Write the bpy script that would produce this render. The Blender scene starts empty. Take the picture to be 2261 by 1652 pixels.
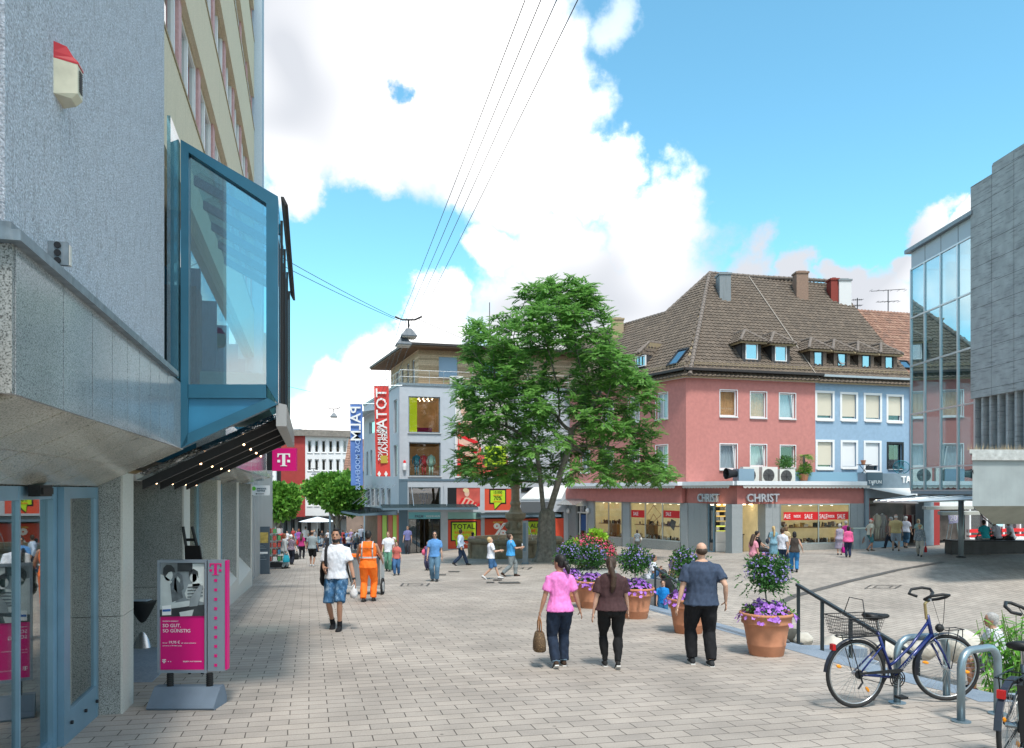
import bpy, bmesh, math, random
from mathutils import Vector, Matrix, noise
R = math.radians
random.seed(7)
S = bpy.context.scene
COL = S.collection
CZ = 1.85                      # camera height above the paving under it
FPX = 1700.0; CX = 1130.5; HY = 1083.0   # focal length, centre column, eye level on a 2261 px wide picture
# ---------------------------------------------------------------- camera
cd = bpy.data.cameras.new('camera'); cam = bpy.data.objects.new('camera', cd); COL.objects.link(cam)
cam.location = (0, 0, CZ); cam.rotation_euler = (R(90), 0, 0)
cd.sensor_width = 36; cd.lens = 36*FPX/2261.0; cd.shift_y = (HY-826.0)/2261.0
cd.clip_start = 0.1; cd.clip_end = 2000
S.camera = cam
S.view_settings.view_transform = 'Standard'; S.view_settings.look = 'None'
S.view_settings.exposure = 0.84; S.view_settings.gamma = 1
# ---------------------------------------------------------------- world: sky with cumulus
wd = bpy.data.worlds.new('World'); S.world = wd; wd.use_nodes = True
nt = wd.node_tree; nt.nodes.clear()
def WN(t, **k):
    n = nt.nodes.new(t)
    for a, b in k.items(): setattr(n, a, b)
    return n
def wl(a, b): nt.links.new(a, b)
def wmath(op, a, b=None, c=None, clamp=False):
    n = WN('ShaderNodeMath', operation=op); n.use_clamp = clamp
    for i, v in enumerate((a, b, c)):
        if v is None: continue
        if isinstance(v, (int, float)): n.inputs[i].default_value = v
        else: wl(v, n.inputs[i])
    return n.outputs[0]
SUN_EL, SUN_AZ = 62, 168       # degrees; azimuth clockwise from +Y
sky = WN('ShaderNodeTexSky'); sky.sky_type = 'NISHITA'; sky.sun_disc = False
sky.sun_elevation = R(SUN_EL); sky.sun_rotation = R(SUN_AZ); sky.air_density = 1.0; sky.dust_density = 0.4; sky.ozone_density = 2.0
skm = WN('ShaderNodeMix', data_type='RGBA', blend_type='MULTIPLY'); skm.inputs[0].default_value = 1
wl(sky.outputs[0], skm.inputs[6]); skm.inputs[7].default_value = (.90, 1.45, 1.30, 1)
tc = WN('ShaderNodeTexCoord')
def wnoise(scale, detail, rough, off=0):
    mp = WN('ShaderNodeMapping'); wl(tc.outputs['Generated'], mp.inputs[0]); mp.inputs['Location'].default_value = (off, off*.7, off*1.3)
    n = WN('ShaderNodeTexNoise'); n.inputs['Scale'].default_value = scale; n.inputs['Detail'].default_value = detail
    n.inputs['Roughness'].default_value = rough; wl(mp.outputs[0], n.inputs['Vector']); return n
n1 = wnoise(4.2, 9, .60); n2 = wnoise(2.2, 3, .5, 3.1)
sub = WN('ShaderNodeVectorMath', operation='SUBTRACT'); wl(n1.outputs['Color'], sub.inputs[0]); sub.inputs[1].default_value = (.5, .5, .5)
scl = WN('ShaderNodeVectorMath', operation='SCALE'); wl(sub.outputs[0], scl.inputs[0]); scl.inputs['Scale'].default_value = .26
addv = WN('ShaderNodeVectorMath', operation='ADD'); wl(tc.outputs['Generated'], addv.inputs[0]); wl(scl.outputs[0], addv.inputs[1])
nrm = WN('ShaderNodeVectorMath', operation='NORMALIZE'); wl(addv.outputs[0], nrm.inputs[0])
def sdir(px, py): return Vector(((px-CX)/FPX, 1, (HY-py)/FPX)).normalized()
def blob(px, py, r, soft=.35):
    d = sdir(px, py); e = sdir(px+r, py); ang = d.angle(e)
    dt = WN('ShaderNodeVectorMath', operation='DOT_PRODUCT'); wl(nrm.outputs[0], dt.inputs[0]); dt.inputs[1].default_value = d
    mr = WN('ShaderNodeMapRange'); mr.interpolation_type = 'SMOOTHSTEP'
    mr.inputs['From Min'].default_value = math.cos(ang*(1+soft)); mr.inputs['From Max'].default_value = math.cos(ang*(1-soft))
    wl(dt.outputs['Value'], mr.inputs['Value']); return mr.outputs[0]
CL = [(820,60,230),(720,240,180),(980,60,240),(1000,290,170),(1090,160,190),(860,380,100),(690,370,90),(1190,320,150),(1160,440,110),(1310,380,90),(1060,400,80),
      (1120,600,70),(1290,580,120),(1440,500,110),(1480,640,150),(1300,690,190),(1650,650,100),(1780,640,70),(1900,660,60),(1950,740,120),(1160,770,130),(2090,500,65),(2200,470,60),
      (740,840,90),(880,800,110),(980,740,70),(760,970,170),(1000,900,110),(2050,640,70),(-300,500,500),(2900,350,330)]
cur = None
for b in CL:
    v = blob(b[0], b[1], b[2]*.9, soft=.28)
    cur = v if cur is None else wmath('MAXIMUM', cur, v)
for b in [(832,205,20)]:
    v = blob(*b, soft=.6); cur = wmath('MULTIPLY', cur, wmath('SUBTRACT', 1.0, v))
wisp = wmath('MULTIPLY', blob(1330,85,50,.6), wmath('MULTIPLY', n1.outputs['Fac'], 1.3))
cur = wmath('MAXIMUM', cur, wmath('MULTIPLY', wisp, .7))
# clouds behind the viewer as well
sep = WN('ShaderNodeSeparateXYZ'); wl(tc.outputs['Generated'], sep.inputs[0])
back = WN('ShaderNodeMapRange'); wl(sep.outputs['Y'], back.inputs['Value']); back.inputs['From Min'].default_value = .15; back.inputs['From Max'].default_value = -.1
nb = WN('ShaderNodeMapRange'); wl(n2.outputs['Fac'], nb.inputs['Value']); nb.inputs['From Min'].default_value = .44; nb.inputs['From Max'].default_value = .54
cur = wmath('MAXIMUM', cur, wmath('MULTIPLY', back.outputs[0], nb.outputs[0]))
shd = WN('ShaderNodeValToRGB'); wl(n2.outputs['Fac'], shd.inputs[0])
shd.color_ramp.elements[0].position = .41; shd.color_ramp.elements[0].color = (3.6, 3.75, 4.05, 1)
shd.color_ramp.elements[1].position = .55; shd.color_ramp.elements[1].color = (8.6, 8.5, 8.4, 1)
hz = WN('ShaderNodeMapRange'); wl(sep.outputs['Z'], hz.inputs['Value']); hz.inputs['From Min'].default_value = -.02; hz.inputs['From Max'].default_value = .0
cm = WN('ShaderNodeMix', data_type='RGBA'); wl(cur, cm.inputs[0]); wl(skm.outputs[2], cm.inputs[6]); wl(shd.outputs[0], cm.inputs[7])
gm = WN('ShaderNodeMix', data_type='RGBA'); wl(hz.outputs[0], gm.inputs[0]); gm.inputs[6].default_value = (2.6, 2.5, 2.4, 1); wl(cm.outputs[2], gm.inputs[7])
bg = WN('ShaderNodeBackground'); bg.inputs['Strength'].default_value = 0.12; wl(gm.outputs[2], bg.inputs[0])
wo = WN('ShaderNodeOutputWorld'); wl(bg.outputs[0], wo.inputs[0])
# ---------------------------------------------------------------- sun, veiled by cloud
sl = bpy.data.lights.new('sun', 'SUN'); sl.energy = 2.3; sl.angle = R(10); sl.color = (1, .95, .88)
so = bpy.data.objects.new('sun', sl); COL.objects.link(so)
az, el = R(SUN_AZ), R(SUN_EL)
sv = Vector((math.sin(az)*math.cos(el), math.cos(az)*math.cos(el), math.sin(el)))
so.rotation_euler = sv.to_track_quat('Z', 'Y').to_euler()

# ================================================================ materials
MATS = {}
def mat(name, col=(), rough=.75, metal=0, nz=None, bump=None, spec=.4, streak=None, emit=None, coord='Object'):
    """nz=(scale, amount, detail); bump=(scale, strength, distance); streak=(scale xy, scale z, amount, colour)"""
    if name in MATS: return MATS[name]
    m = bpy.data.materials.new(name); m.use_nodes = True; t = m.node_tree; N = t.nodes; L = t.links
    b = N['Principled BSDF']; b.inputs['Roughness'].default_value = rough; b.inputs['Metallic'].default_value = metal
    b.inputs['Specular IOR Level'].default_value = spec
    b.inputs['Base Color'].default_value = (*col, 1)
    tcn = N.new('ShaderNodeTexCoord')
    out = None
    if nz:
        n = N.new('ShaderNodeTexNoise'); n.inputs['Scale'].default_value = nz[0]; n.inputs['Detail'].default_value = nz[2] if len(nz) > 2 else 4
        L.new(tcn.outputs[coord], n.inputs['Vector'])
        mr = N.new('ShaderNodeMapRange'); L.new(n.outputs['Fac'], mr.inputs['Value'])
        mr.inputs['From Min'].default_value = .3; mr.inputs['From Max'].default_value = .7
        mr.inputs['To Min'].default_value = 1-nz[1]; mr.inputs['To Max'].default_value = 1+nz[1]
        hs = N.new('ShaderNodeVectorMath'); hs.operation = 'SCALE'; hs.inputs[0].default_value = col; L.new(mr.outputs[0], hs.inputs['Scale'])
        out = hs.outputs[0]
    if streak:
        mp = N.new('ShaderNodeMapping'); mp.inputs['Scale'].default_value = (streak[0], streak[0], streak[1]); L.new(tcn.outputs[coord], mp.inputs[0])
        n = N.new('ShaderNodeTexNoise'); n.inputs['Scale'].default_value = 1; n.inputs['Detail'].default_value = 5; n.inputs['Roughness'].default_value = .65
        L.new(mp.outputs[0], n.inputs['Vector'])
        mr = N.new('ShaderNodeMapRange'); L.new(n.outputs['Fac'], mr.inputs['Value']); mr.inputs['From Min'].default_value = .52; mr.inputs['From Max'].default_value = .75
        mr.inputs['To Max'].default_value = streak[2]
        mx = N.new('ShaderNodeMix'); mx.data_type = 'RGBA'; L.new(mr.outputs[0], mx.inputs[0])
        if out: L.new(out, mx.inputs[6])
        else: mx.inputs[6].default_value = (*col, 1)
        mx.inputs[7].default_value = (*streak[3], 1); out = mx.outputs[2]
    if out: L.new(out, b.inputs['Base Color'])
    if bump:
        n = N.new('ShaderNodeTexNoise'); n.inputs['Scale'].default_value = bump[0]; n.inputs['Detail'].default_value = 5; L.new(tcn.outputs[coord], n.inputs['Vector'])
        bp = N.new('ShaderNodeBump'); bp.inputs['Strength'].default_value = bump[1]; bp.inputs['Distance'].default_value = bump[2]
        L.new(n.outputs['Fac'], bp.inputs['Height']); L.new(bp.outputs[0], b.inputs['Normal'])
    if emit:
        b.inputs['Emission Color'].default_value = (*emit[0], 1); b.inputs['Emission Strength'].default_value = emit[1]
    MATS[name] = m; return m
def glass(name, tint=(.85, .93, .93), refl=.9, rough=.01, base=.10, opac=0.0, body=(.02, .03, .03)):
    if name in MATS: return MATS[name]
    m = bpy.data.materials.new(name); m.use_nodes = True; t = m.node_tree; N = t.nodes; L = t.links; N.clear()
    o = N.new('ShaderNodeOutputMaterial'); tr = N.new('ShaderNodeBsdfTransparent'); tr.inputs[0].default_value = (*tint, 1)
    gl = N.new('ShaderNodeBsdfGlossy'); gl.inputs['Roughness'].default_value = rough; gl.inputs['Color'].default_value = (refl*(.72 if name == 'facade_glass' else 1), refl*(.93 if name == 'facade_glass' else 1), refl, 1)
    df = N.new('ShaderNodeBsdfDiffuse'); df.inputs[0].default_value = (*body, 1)
    m1 = N.new('ShaderNodeMixShader'); m1.inputs[0].default_value = opac; L.new(tr.outputs[0], m1.inputs[1]); L.new(df.outputs[0], m1.inputs[2])
    lw = N.new('ShaderNodeLayerWeight'); lw.inputs['Blend'].default_value = .5; pw = N.new('ShaderNodeMath'); pw.operation = 'POWER'; L.new(lw.outputs['Facing'], pw.inputs[0]); pw.inputs[1].default_value = 4.0
    mr = N.new('ShaderNodeMapRange'); L.new(pw.outputs[0], mr.inputs['Value']); mr.inputs['To Min'].default_value = base; mr.inputs['To Max'].default_value = 1
    m2 = N.new('ShaderNodeMixShader'); L.new(mr.outputs[0], m2.inputs[0]); L.new(m1.outputs[0], m2.inputs[1]); L.new(gl.outputs[0], m2.inputs[2])
    L.new(m2.outputs[0], o.inputs[0]); MATS[name] = m; return m
def speckle(name, c1, c2, c3, scale=120, rough=.6, joint=None):
    """granite: three grain colours; joint=(along, up) panel joints in object space handled by geometry"""
    if name in MATS: return MATS[name]
    m = bpy.data.materials.new(name); m.use_nodes = True; t = m.node_tree; N = t.nodes; L = t.links
    b = N['Principled BSDF']; b.inputs['Roughness'].default_value = rough
    tcn = N.new('ShaderNodeTexCoord')
    n = N.new('ShaderNodeTexNoise'); n.inputs['Scale'].default_value = scale; n.inputs['Detail'].default_value = 3; L.new(tcn.outputs['Object'], n.inputs['Vector'])
    r = N.new('ShaderNodeValToRGB'); L.new(n.outputs['Fac'], r.inputs[0]); e = r.color_ramp.elements
    e[0].position = .38; e[0].color = (*c1, 1); e[1].position = .46; e[1].color = (*c2, 1); x = e.new(.62); x.color = (*c3, 1)
    n2_ = N.new('ShaderNodeTexNoise'); n2_.inputs['Scale'].default_value = 1.3; n2_.inputs['Detail'].default_value = 5; L.new(tcn.outputs['Object'], n2_.inputs['Vector'])
    mr = N.new('ShaderNodeMapRange'); L.new(n2_.outputs['Fac'], mr.inputs['Value']); mr.inputs['From Min'].default_value = .3; mr.inputs['From Max'].default_value = .7
    mr.inputs['To Min'].default_value = .8; mr.inputs['To Max'].default_value = 1.15
    sc = N.new('ShaderNodeVectorMath'); sc.operation = 'SCALE'; L.new(r.outputs[0], sc.inputs[0]); L.new(mr.outputs[0], sc.inputs['Scale']); L.new(sc.outputs[0], b.inputs['Base Color'])
    MATS[name] = m; return m
def pavers(name, c1, c2, mortar, ang, bw=.38, rh=.2, ms=.006, offset=.5, bump=.4, tone=.17):
    m = bpy.data.materials.new(name); m.use_nodes = True; t = m.node_tree; N = t.nodes; L = t.links
    b = N['Principled BSDF']; b.inputs['Roughness'].default_value = .8; b.inputs['Specular IOR Level'].default_value = .3
    tcn = N.new('ShaderNodeTexCoord')
    sx = N.new('ShaderNodeSeparateXYZ'); L.new(tcn.outputs['Object'], sx.inputs[0]); cx_ = N.new('ShaderNodeCombineXYZ'); L.new(sx.outputs[0], cx_.inputs[0]); L.new(sx.outputs[1], cx_.inputs[1])
    nzv = N.new('ShaderNodeTexNoise'); nzv.inputs['Scale'].default_value = 2.5; L.new(cx_.outputs[0], nzv.inputs['Vector'])
    ns = N.new('ShaderNodeVectorMath'); ns.operation = 'MULTIPLY_ADD'; L.new(nzv.outputs['Color'], ns.inputs[0]); ns.inputs[1].default_value = (.018, .018, 0); L.new(cx_.outputs[0], ns.inputs[2])
    mp = N.new('ShaderNodeMapping'); mp.inputs['Rotation'].default_value = (0, 0, ang); L.new(ns.outputs[0], mp.inputs[0])
    br = N.new('ShaderNodeTexBrick'); br.offset = offset; br.inputs['Scale'].default_value = 1; br.inputs['Brick Width'].default_value = bw; br.inputs['Row Height'].default_value = rh
    br.inputs['Mortar Size'].default_value = ms; br.inputs['Mortar Smooth'].default_value = .2; br.inputs['Bias'].default_value = 0
    br.inputs['Color1'].default_value = (*c1, 1); br.inputs['Color2'].default_value = (*c2, 1); br.inputs['Mortar'].default_value = (*mortar, 1)
    L.new(mp.outputs[0], br.inputs['Vector'])
    def nsc(scale, lo, hi, det=5):
        n = N.new('ShaderNodeTexNoise'); n.inputs['Scale'].default_value = scale; n.inputs['Detail'].default_value = det; L.new(cx_.outputs[0], n.inputs['Vector'])
        r = N.new('ShaderNodeMapRange'); L.new(n.outputs['Fac'], r.inputs['Value']); r.inputs['From Min'].default_value = .3; r.inputs['From Max'].default_value = .7
        r.inputs['To Min'].default_value = lo; r.inputs['To Max'].default_value = hi; return r.outputs[0]
    a = N.new('ShaderNodeMath'); a.operation = 'MULTIPLY'; L.new(nsc(.35, 1-tone, 1+tone), a.inputs[0]); L.new(nsc(60, .9, 1.1, 3), a.inputs[1])
    a2 = N.new('ShaderNodeMath'); a2.operation = 'MULTIPLY'; L.new(a.outputs[0], a2.inputs[0]); L.new(nsc(1.7, .86, 1.10), a2.inputs[1])
    # dark chewing-gum and drip spots
    vo = N.new('ShaderNodeTexVoronoi'); vo.inputs['Scale'].default_value = 2.2; L.new(cx_.outputs[0], vo.inputs['Vector'])
    vr = N.new('ShaderNodeMapRange'); L.new(vo.outputs['Distance'], vr.inputs['Value']); vr.inputs['From Min'].default_value = .03; vr.inputs['From Max'].default_value = .05
    vr.inputs['To Min'].default_value = .42; vr.inputs['To Max'].default_value = 1
    a3 = N.new('ShaderNodeMath'); a3.operation = 'MULTIPLY'; L.new(a2.outputs[0], a3.inputs[0]); L.new(vr.outputs[0], a3.inputs[1])
    sc = N.new('ShaderNodeVectorMath'); sc.operation = 'SCALE'; L.new(br.outputs['Color'], sc.inputs[0]); L.new(a3.outputs[0], sc.inputs['Scale']); L.new(sc.outputs[0], b.inputs['Base Color'])
    bp = N.new('ShaderNodeBump'); bp.invert = True; bp.inputs['Strength'].default_value = bump; bp.inputs['Distance'].default_value = .008
    L.new(br.outputs['Fac'], bp.inputs['Height']); L.new(bp.outputs[0], b.inputs['Normal'])
    MATS[name] = m; return m
def pattern(name, cols, scale=18, rough=.8):
    """mottled fabric or foliage: constant-step colours over a noise"""
    if name in MATS: return MATS[name]
    m = bpy.data.materials.new(name); m.use_nodes = True; t = m.node_tree; N = t.nodes; L = t.links
    b = N['Principled BSDF']; b.inputs['Roughness'].default_value = rough
    tcn = N.new('ShaderNodeTexCoord'); n = N.new('ShaderNodeTexNoise'); n.inputs['Scale'].default_value = scale; n.inputs['Detail'].default_value = 2; L.new(tcn.outputs['Object'], n.inputs['Vector'])
    r = N.new('ShaderNodeValToRGB'); r.color_ramp.interpolation = 'CONSTANT'; L.new(n.outputs['Fac'], r.inputs[0]); e = r.color_ramp.elements
    k = len(cols)
    for i, c in enumerate(cols):
        p = 0 if i == 0 else .38+.26*(i-1)/max(1, k-2) if k > 2 else .5
        if i < 2: e[i].position = p; e[i].color = (*c, 1)
        else: x = e.new(p); x.color = (*c, 1)
    L.new(r.outputs[0], b.inputs['Base Color']); MATS[name] = m; return m
def leafmat(name, c1, c2, trans=.35, island=True):
    """foliage: colour varies leaf by leaf"""
    if name in MATS: return MATS[name]
    m = bpy.data.materials.new(name); m.use_nodes = True; t = m.node_tree; N = t.nodes; L = t.links
    b = N['Principled BSDF']; b.inputs['Roughness'].default_value = .5; b.inputs['Specular IOR Level'].default_value = .35
    g = N.new('ShaderNodeNewGeometry'); mx = N.new('ShaderNodeMix'); mx.data_type = 'RGBA'
    L.new(g.outputs['Random Per Island'], mx.inputs[0]); mx.inputs[6].default_value = (*c1, 1); mx.inputs[7].default_value = (*c2, 1)
    L.new(mx.outputs[2], b.inputs['Base Color'])
    tr = N.new('ShaderNodeBsdfTranslucent'); L.new(mx.outputs[2], tr.inputs[0])
    ms = N.new('ShaderNodeMixShader'); ms.inputs[0].default_value = trans; L.new(b.outputs[0], ms.inputs[1]); L.new(tr.outputs[0], ms.inputs[2])
    L.new(ms.outputs[0], N['Material Output'].inputs[0]); MATS[name] = m; return m

# ================================================================ mesh builder
class MB:
    def __init__(s): s.v = []; s.f = []; s.m = []; s.smooth = False
    def add(s, vs, fs, mi=0):
        o = len(s.v); s.v.extend([tuple(p) for p in vs]); s.f.extend([tuple(i+o for i in f) for f in fs]); s.m.extend([mi]*len(fs)); return s
    def box(s, x0, x1, y0, y1, z0, z1, mi=0):
        return s.hexa([(x0,y0,z0),(x1,y0,z0),(x1,y1,z0),(x0,y1,z0),(x0,y0,z1),(x1,y0,z1),(x1,y1,z1),(x0,y1,z1)], mi)
    def hexa(s, p, mi=0):
        return s.add(p, [(0,3,2,1),(4,5,6,7),(0,1,5,4),(1,2,6,5),(2,3,7,6),(3,0,4,7)], mi)
    def quad(s, a, b, c, d, mi=0): return s.add([a,b,c,d], [(0,1,2,3)], mi)
    def prism(s, pts, d, mi=0):
        """pts: polygon (3-D points), d: thickness vector"""
        n = len(pts); d = Vector(d); a = [Vector(p) for p in pts]; b = [p+d for p in a]
        return s.add(a+b, [tuple(range(n-1,-1,-1)), tuple(range(n, 2*n))]+[(i,(i+1)%n,(i+1)%n+n,i+n) for i in range(n)], mi)
    def tube(s, pts, r, n=8, cap=True, mi=0, closed=False):
        pts = [Vector(p) for p in pts]; k = len(pts); rr = r if isinstance(r, (list, tuple)) else [r]*k
        vs = []; up = None
        for i, p in enumerate(pts):
            if closed: d = pts[(i+1)%k]-pts[i-1]
            else: d = pts[min(i+1, k-1)]-pts[max(i-1, 0)]
            if d.length < 1e-9: d = Vector((0,0,1))
            d.normalize()
            if up is None:
                up = Vector((0,0,1)) if abs(d.z) < .9 else Vector((1,0,0))
            a = d.cross(up)
            if a.length < 1e-4: a = d.cross(Vector((0.3,1,0.1)))
            a.normalize(); b = a.cross(d).normalized(); up = b
            for j in range(n):
                t = 2*math.pi*j/n; vs.append(p+(a*math.cos(t)+b*math.sin(t))*rr[i])
        fs = []
        for i in range(k if closed else k-1):
            for j in range(n):
                i2 = (i+1) % k
                fs.append((i*n+j, i*n+(j+1)%n, i2*n+(j+1)%n, i2*n+j))
        if cap and not closed: fs.append(tuple(range(n-1,-1,-1))); fs.append(tuple((k-1)*n+j for j in range(n)))
        return s.add(vs, fs, mi)
    def loft(s, rings, cap=True, mi=0):
        """rings: list of lists of points"""
        n = len(rings[0]); vs = [p for r in rings for p in r]; fs = []
        for i in range(len(rings)-1):
            for j in range(n): fs.append((i*n+j, i*n+(j+1)%n, (i+1)*n+(j+1)%n, (i+1)*n+j))
        if cap: fs.append(tuple(range(n-1,-1,-1))); k = len(rings)-1; fs.append(tuple(k*n+j for j in range(n)))
        return s.add(vs, fs, mi)
    def lathe(s, c, prof, n=20, mi=0, cap=True, sx=1, sy=1, rot=0):
        c = Vector(c)
        return s.loft([[c+Vector((sx*r*math.cos(2*math.pi*j/n+rot), sy*r*math.sin(2*math.pi*j/n+rot), z)) for j in range(n)] for r, z in prof], cap, mi)
    def ell(s, c, rx, ry, rz, n=12, k=8, mi=0, M=None):
        c = Vector(c); rings = []
        for i in range(k+1):
            t = math.pi*(i/k); t = min(max(t, .05), math.pi-.05); rings.append([])
            for j in range(n):
                p = Vector((rx*math.sin(t)*math.cos(2*math.pi*j/n), ry*math.sin(t)*math.sin(2*math.pi*j/n), -rz*math.cos(t)))
                rings[-1].append(c+(M @ p if M else p))
        return s.loft(rings, True, mi)
    def build(s, name, mats, parent=None, world=True, smooth=None):
        me = bpy.data.meshes.new(name)
        off = Vector((0,0,0))
        if parent is not None and world: off = WORG[parent.name]
        me.from_pydata([tuple(Vector(p)-off) for p in s.v] if off.length else s.v, [], s.f)
        mats = mats if isinstance(mats, (list, tuple)) else [mats]
        for m in mats: me.materials.append(m)
        if len(mats) > 1: me.polygons.foreach_set('material_index', s.m)
        if (s.smooth if smooth is None else smooth): me.polygons.foreach_set('use_smooth', [True]*len(me.polygons))
        me.validate(); me.update()
        o = bpy.data.objects.new(name, me); COL.objects.link(o)
        if parent is not None: o.parent = parent; WORG[o.name] = WORG[parent.name] if world else Vector((0,0,0))
        else: WORG[o.name] = Vector((0,0,0))
        return o
WORG = {}
def thing(name, label, cat, loc=(0,0,0), rz=0, group=None):
    o = bpy.data.objects.new(name, None); COL.objects.link(o); o.empty_display_size = .2
    o.location = loc; o.rotation_euler = (0,0,rz); o['label'] = label; o['category'] = cat
    if group: o['group'] = group
    WORG[o.name] = Vector(loc); return o
def tag(o, label, cat, group=None, kind=None):
    o['label'] = label; o['category'] = cat
    if group: o['group'] = group
    if kind: o['kind'] = kind
    return o
def recenter(o):
    """put a one-mesh thing's origin at its base"""
    vs = [v.co for v in o.data.vertices]
    c = Vector((sum(v.x for v in vs)/len(vs), sum(v.y for v in vs)/len(vs), min(v.z for v in vs)))
    o.data.transform(Matrix.Translation(-c)); o.location = c; WORG[o.name] = c; return o
def struct(o): o['kind'] = 'structure'; return o
def dup(root, loc=None, rz=None, label=None):
    c = root.copy(); COL.objects.link(c); WORG[c.name] = WORG.get(root.name, Vector((0,0,0)))
    if loc is not None: c.location = loc
    if rz is not None: c.rotation_euler = (0,0,rz)
    if label: c['label'] = label
    for ch in list(root.children):
        d = ch.copy(); COL.objects.link(d); d.parent = c
        for g in list(ch.children):
            e = g.copy(); COL.objects.link(e); e.parent = d
    return c
# ---- facade frame: a = along, z = up, o = outwards (towards the viewer's side)
class Fr:
    def __init__(s, org, ang=None, d=None, out=None):
        s.O = Vector((org[0], org[1], 0)); s.A = Vector((math.cos(ang), math.sin(ang), 0)) if d is None else Vector((d[0], d[1], 0)).normalized()
        s.N = Vector((s.A.y, -s.A.x, 0)) if out is None else Vector((out[0], out[1], 0)).normalized()
    def p(s, a, z, o=0): return s.O+s.A*a+s.N*o+Vector((0,0,z))
    def at(s, px, o=0):
        r = (px-CX)/FPX; B = s.O+s.N*o
        return (r*B.y-B.x)/(s.A.x-r*s.A.y)
    def zt(s, px, py, o=0):
        a = s.at(px, o); return CZ+(HY-py)/FPX*s.p(a, 0, o).y
    def P(s, px, py, o=0): return s.p(s.at(px, o), s.zt(px, py, o), o)
    def box(s, mb, a0, a1, z0, z1, o0, o1, mi=0):
        q = [s.p(a0,z0,o1),s.p(a1,z0,o1),s.p(a1,z0,o0),s.p(a0,z0,o0)]; return mb.hexa(q+[v+Vector((0,0,z1-z0)) for v in q], mi)
    def wall(s, mb, a0, a1, z0, z1, holes, o0, o1, mi=0, zb=None):
        """slab between offsets o0 (back) and o1 (front) with rectangular openings (a0,a1,z0,z1)"""
        As = sorted({a0,a1,*[h[0] for h in holes],*[h[1] for h in holes]}); Zs = sorted({z0,z1,*[h[2] for h in holes],*[h[3] for h in holes]})
        As = [a for a in As if a0 <= a <= a1]; Zs = [z for z in Zs if z0 <= z <= z1]
        def solid(i, j):
            if i < 0 or j < 0 or i >= len(As)-1 or j >= len(Zs)-1: return False
            ca = (As[i]+As[i+1])/2; c = (Zs[j]+Zs[j+1])/2
            return not any(h[0] < ca < h[1] and h[2] < c < h[3] for h in holes)
        for i in range(len(As)-1):
            for j in range(len(Zs)-1):
                if not solid(i, j): continue
                A, B, C, D = As[i], As[i+1], Zs[j], Zs[j+1]
                mb.quad(s.p(A,C,o1), s.p(B,C,o1), s.p(B,D,o1), s.p(A,D,o1), mi); mb.quad(s.p(A,C,o0), s.p(A,D,o0), s.p(B,D,o0), s.p(B,C,o0), mi)
                if not solid(i-1, j): mb.quad(s.p(A,C,o0), s.p(A,C,o1), s.p(A,D,o1), s.p(A,D,o0), mi)
                if not solid(i+1, j): mb.quad(s.p(B,C,o1), s.p(B,C,o0), s.p(B,D,o0), s.p(B,D,o1), mi)
                if not solid(i, j-1): mb.quad(s.p(A,C,o0), s.p(B,C,o0), s.p(B,C,o1), s.p(A,C,o1), mi)
                if not solid(i, j+1): mb.quad(s.p(A,D,o1), s.p(B,D,o1), s.p(B,D,o0), s.p(A,D,o0), mi)
    def rect(s, px0, py0, px1, py1, o=0):
        """picture rectangle -> (a0,a1,z0,z1) on the plane at offset o"""
        a0, a1 = s.at(px0, o), s.at(px1, o); pm = (px0+px1)/2
        zs = sorted((s.zt(pm, py0, o), s.zt(pm, py1, o))); aa = sorted((a0, a1)); return aa[0], aa[1], zs[0], zs[1]
def text(name, s, m, org, right, up, size, depth=.01, parent=None, align='LEFT', bold=0, mirror=False, xs=1.0):
    """lettering as solid geometry; org = left/centre of the base line"""
    cu = bpy.data.curves.new('lettering', 'FONT'); cu.body = s; cu.size = 1; cu.extrude = 0; cu.align_x = align; cu.offset = bold; cu.resolution_u = 2
    cu.extrude = .5
    ob = bpy.data.objects.new('lettering', cu); COL.objects.link(ob)
    me = bpy.data.meshes.new_from_object(ob.evaluated_get(bpy.context.evaluated_depsgraph_get()))
    bpy.data.objects.remove(ob)
    right = Vector(right).normalized(); up = Vector(up).normalized(); nn = right.cross(up)
    org = Vector(org); off = WORG[parent.name] if parent is not None else Vector((0,0,0))
    for v in me.vertices:
        x = v.co.x*size*xs*(-1 if mirror else 1); y = v.co.y*size
        v.co = org+right*x+up*y+nn*(v.co.z*depth)-off
    me.name = name; me.materials.clear(); me.materials.append(m)
    if mirror: me.flip_normals()
    o = bpy.data.objects.new(name, me); COL.objects.link(o)
    if parent is not None: o.parent = parent; WORG[o.name] = off
    return o
# ================================================================ ground height
def sst(a, b, x):
    t = min(1, max(0, (x-a)/(b-a))); return t*t*(3-2*t)
def gz(x, y):
    ye = y
    if y > 45: ye = 45+(y-45)*sst(0, -8, x)
    return -.0436*ye+.025*max(-30, min(x, 30))*sst(15, 35, y)
def xe(y):
    pts = [(8.4,5.25),(9,5.0),(18,3.04),(24,1.7),(300,1.7)]
    if y <= 8.4: return 5.25
    for (a, b), (c, d) in zip(pts, pts[1:]):
        if y <= c: return b+(d-b)*(y-a)/(c-a)
    return 1.7
def plz(x, y):
    """height of the lower plaza, right of the edge xe(y)"""
    w = .02+max(0, (y-17.5))*1.3
    return gz(x, y)-1.25*sst(37, 15, y)*(sst(0, w, x-xe(y)) if y > 17.5 else 1)*(1-sst(22, 30, x)*sst(18, 26, y))
def ground(x, y):
    if y > 8.4 and x > xe(y): return plz(x, y)
    return gz(x, y)
def GP(px, py):
    """where the sight line through a picture point meets the ground"""
    rx = (px-CX)/FPX; rz = (HY-py)/FPX; y = 3.0
    while y < 120:
        if CZ+rz*y <= ground(rx*y, y): break
        y += .05
    return Vector((rx*y, y, ground(rx*y, y)))
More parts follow.
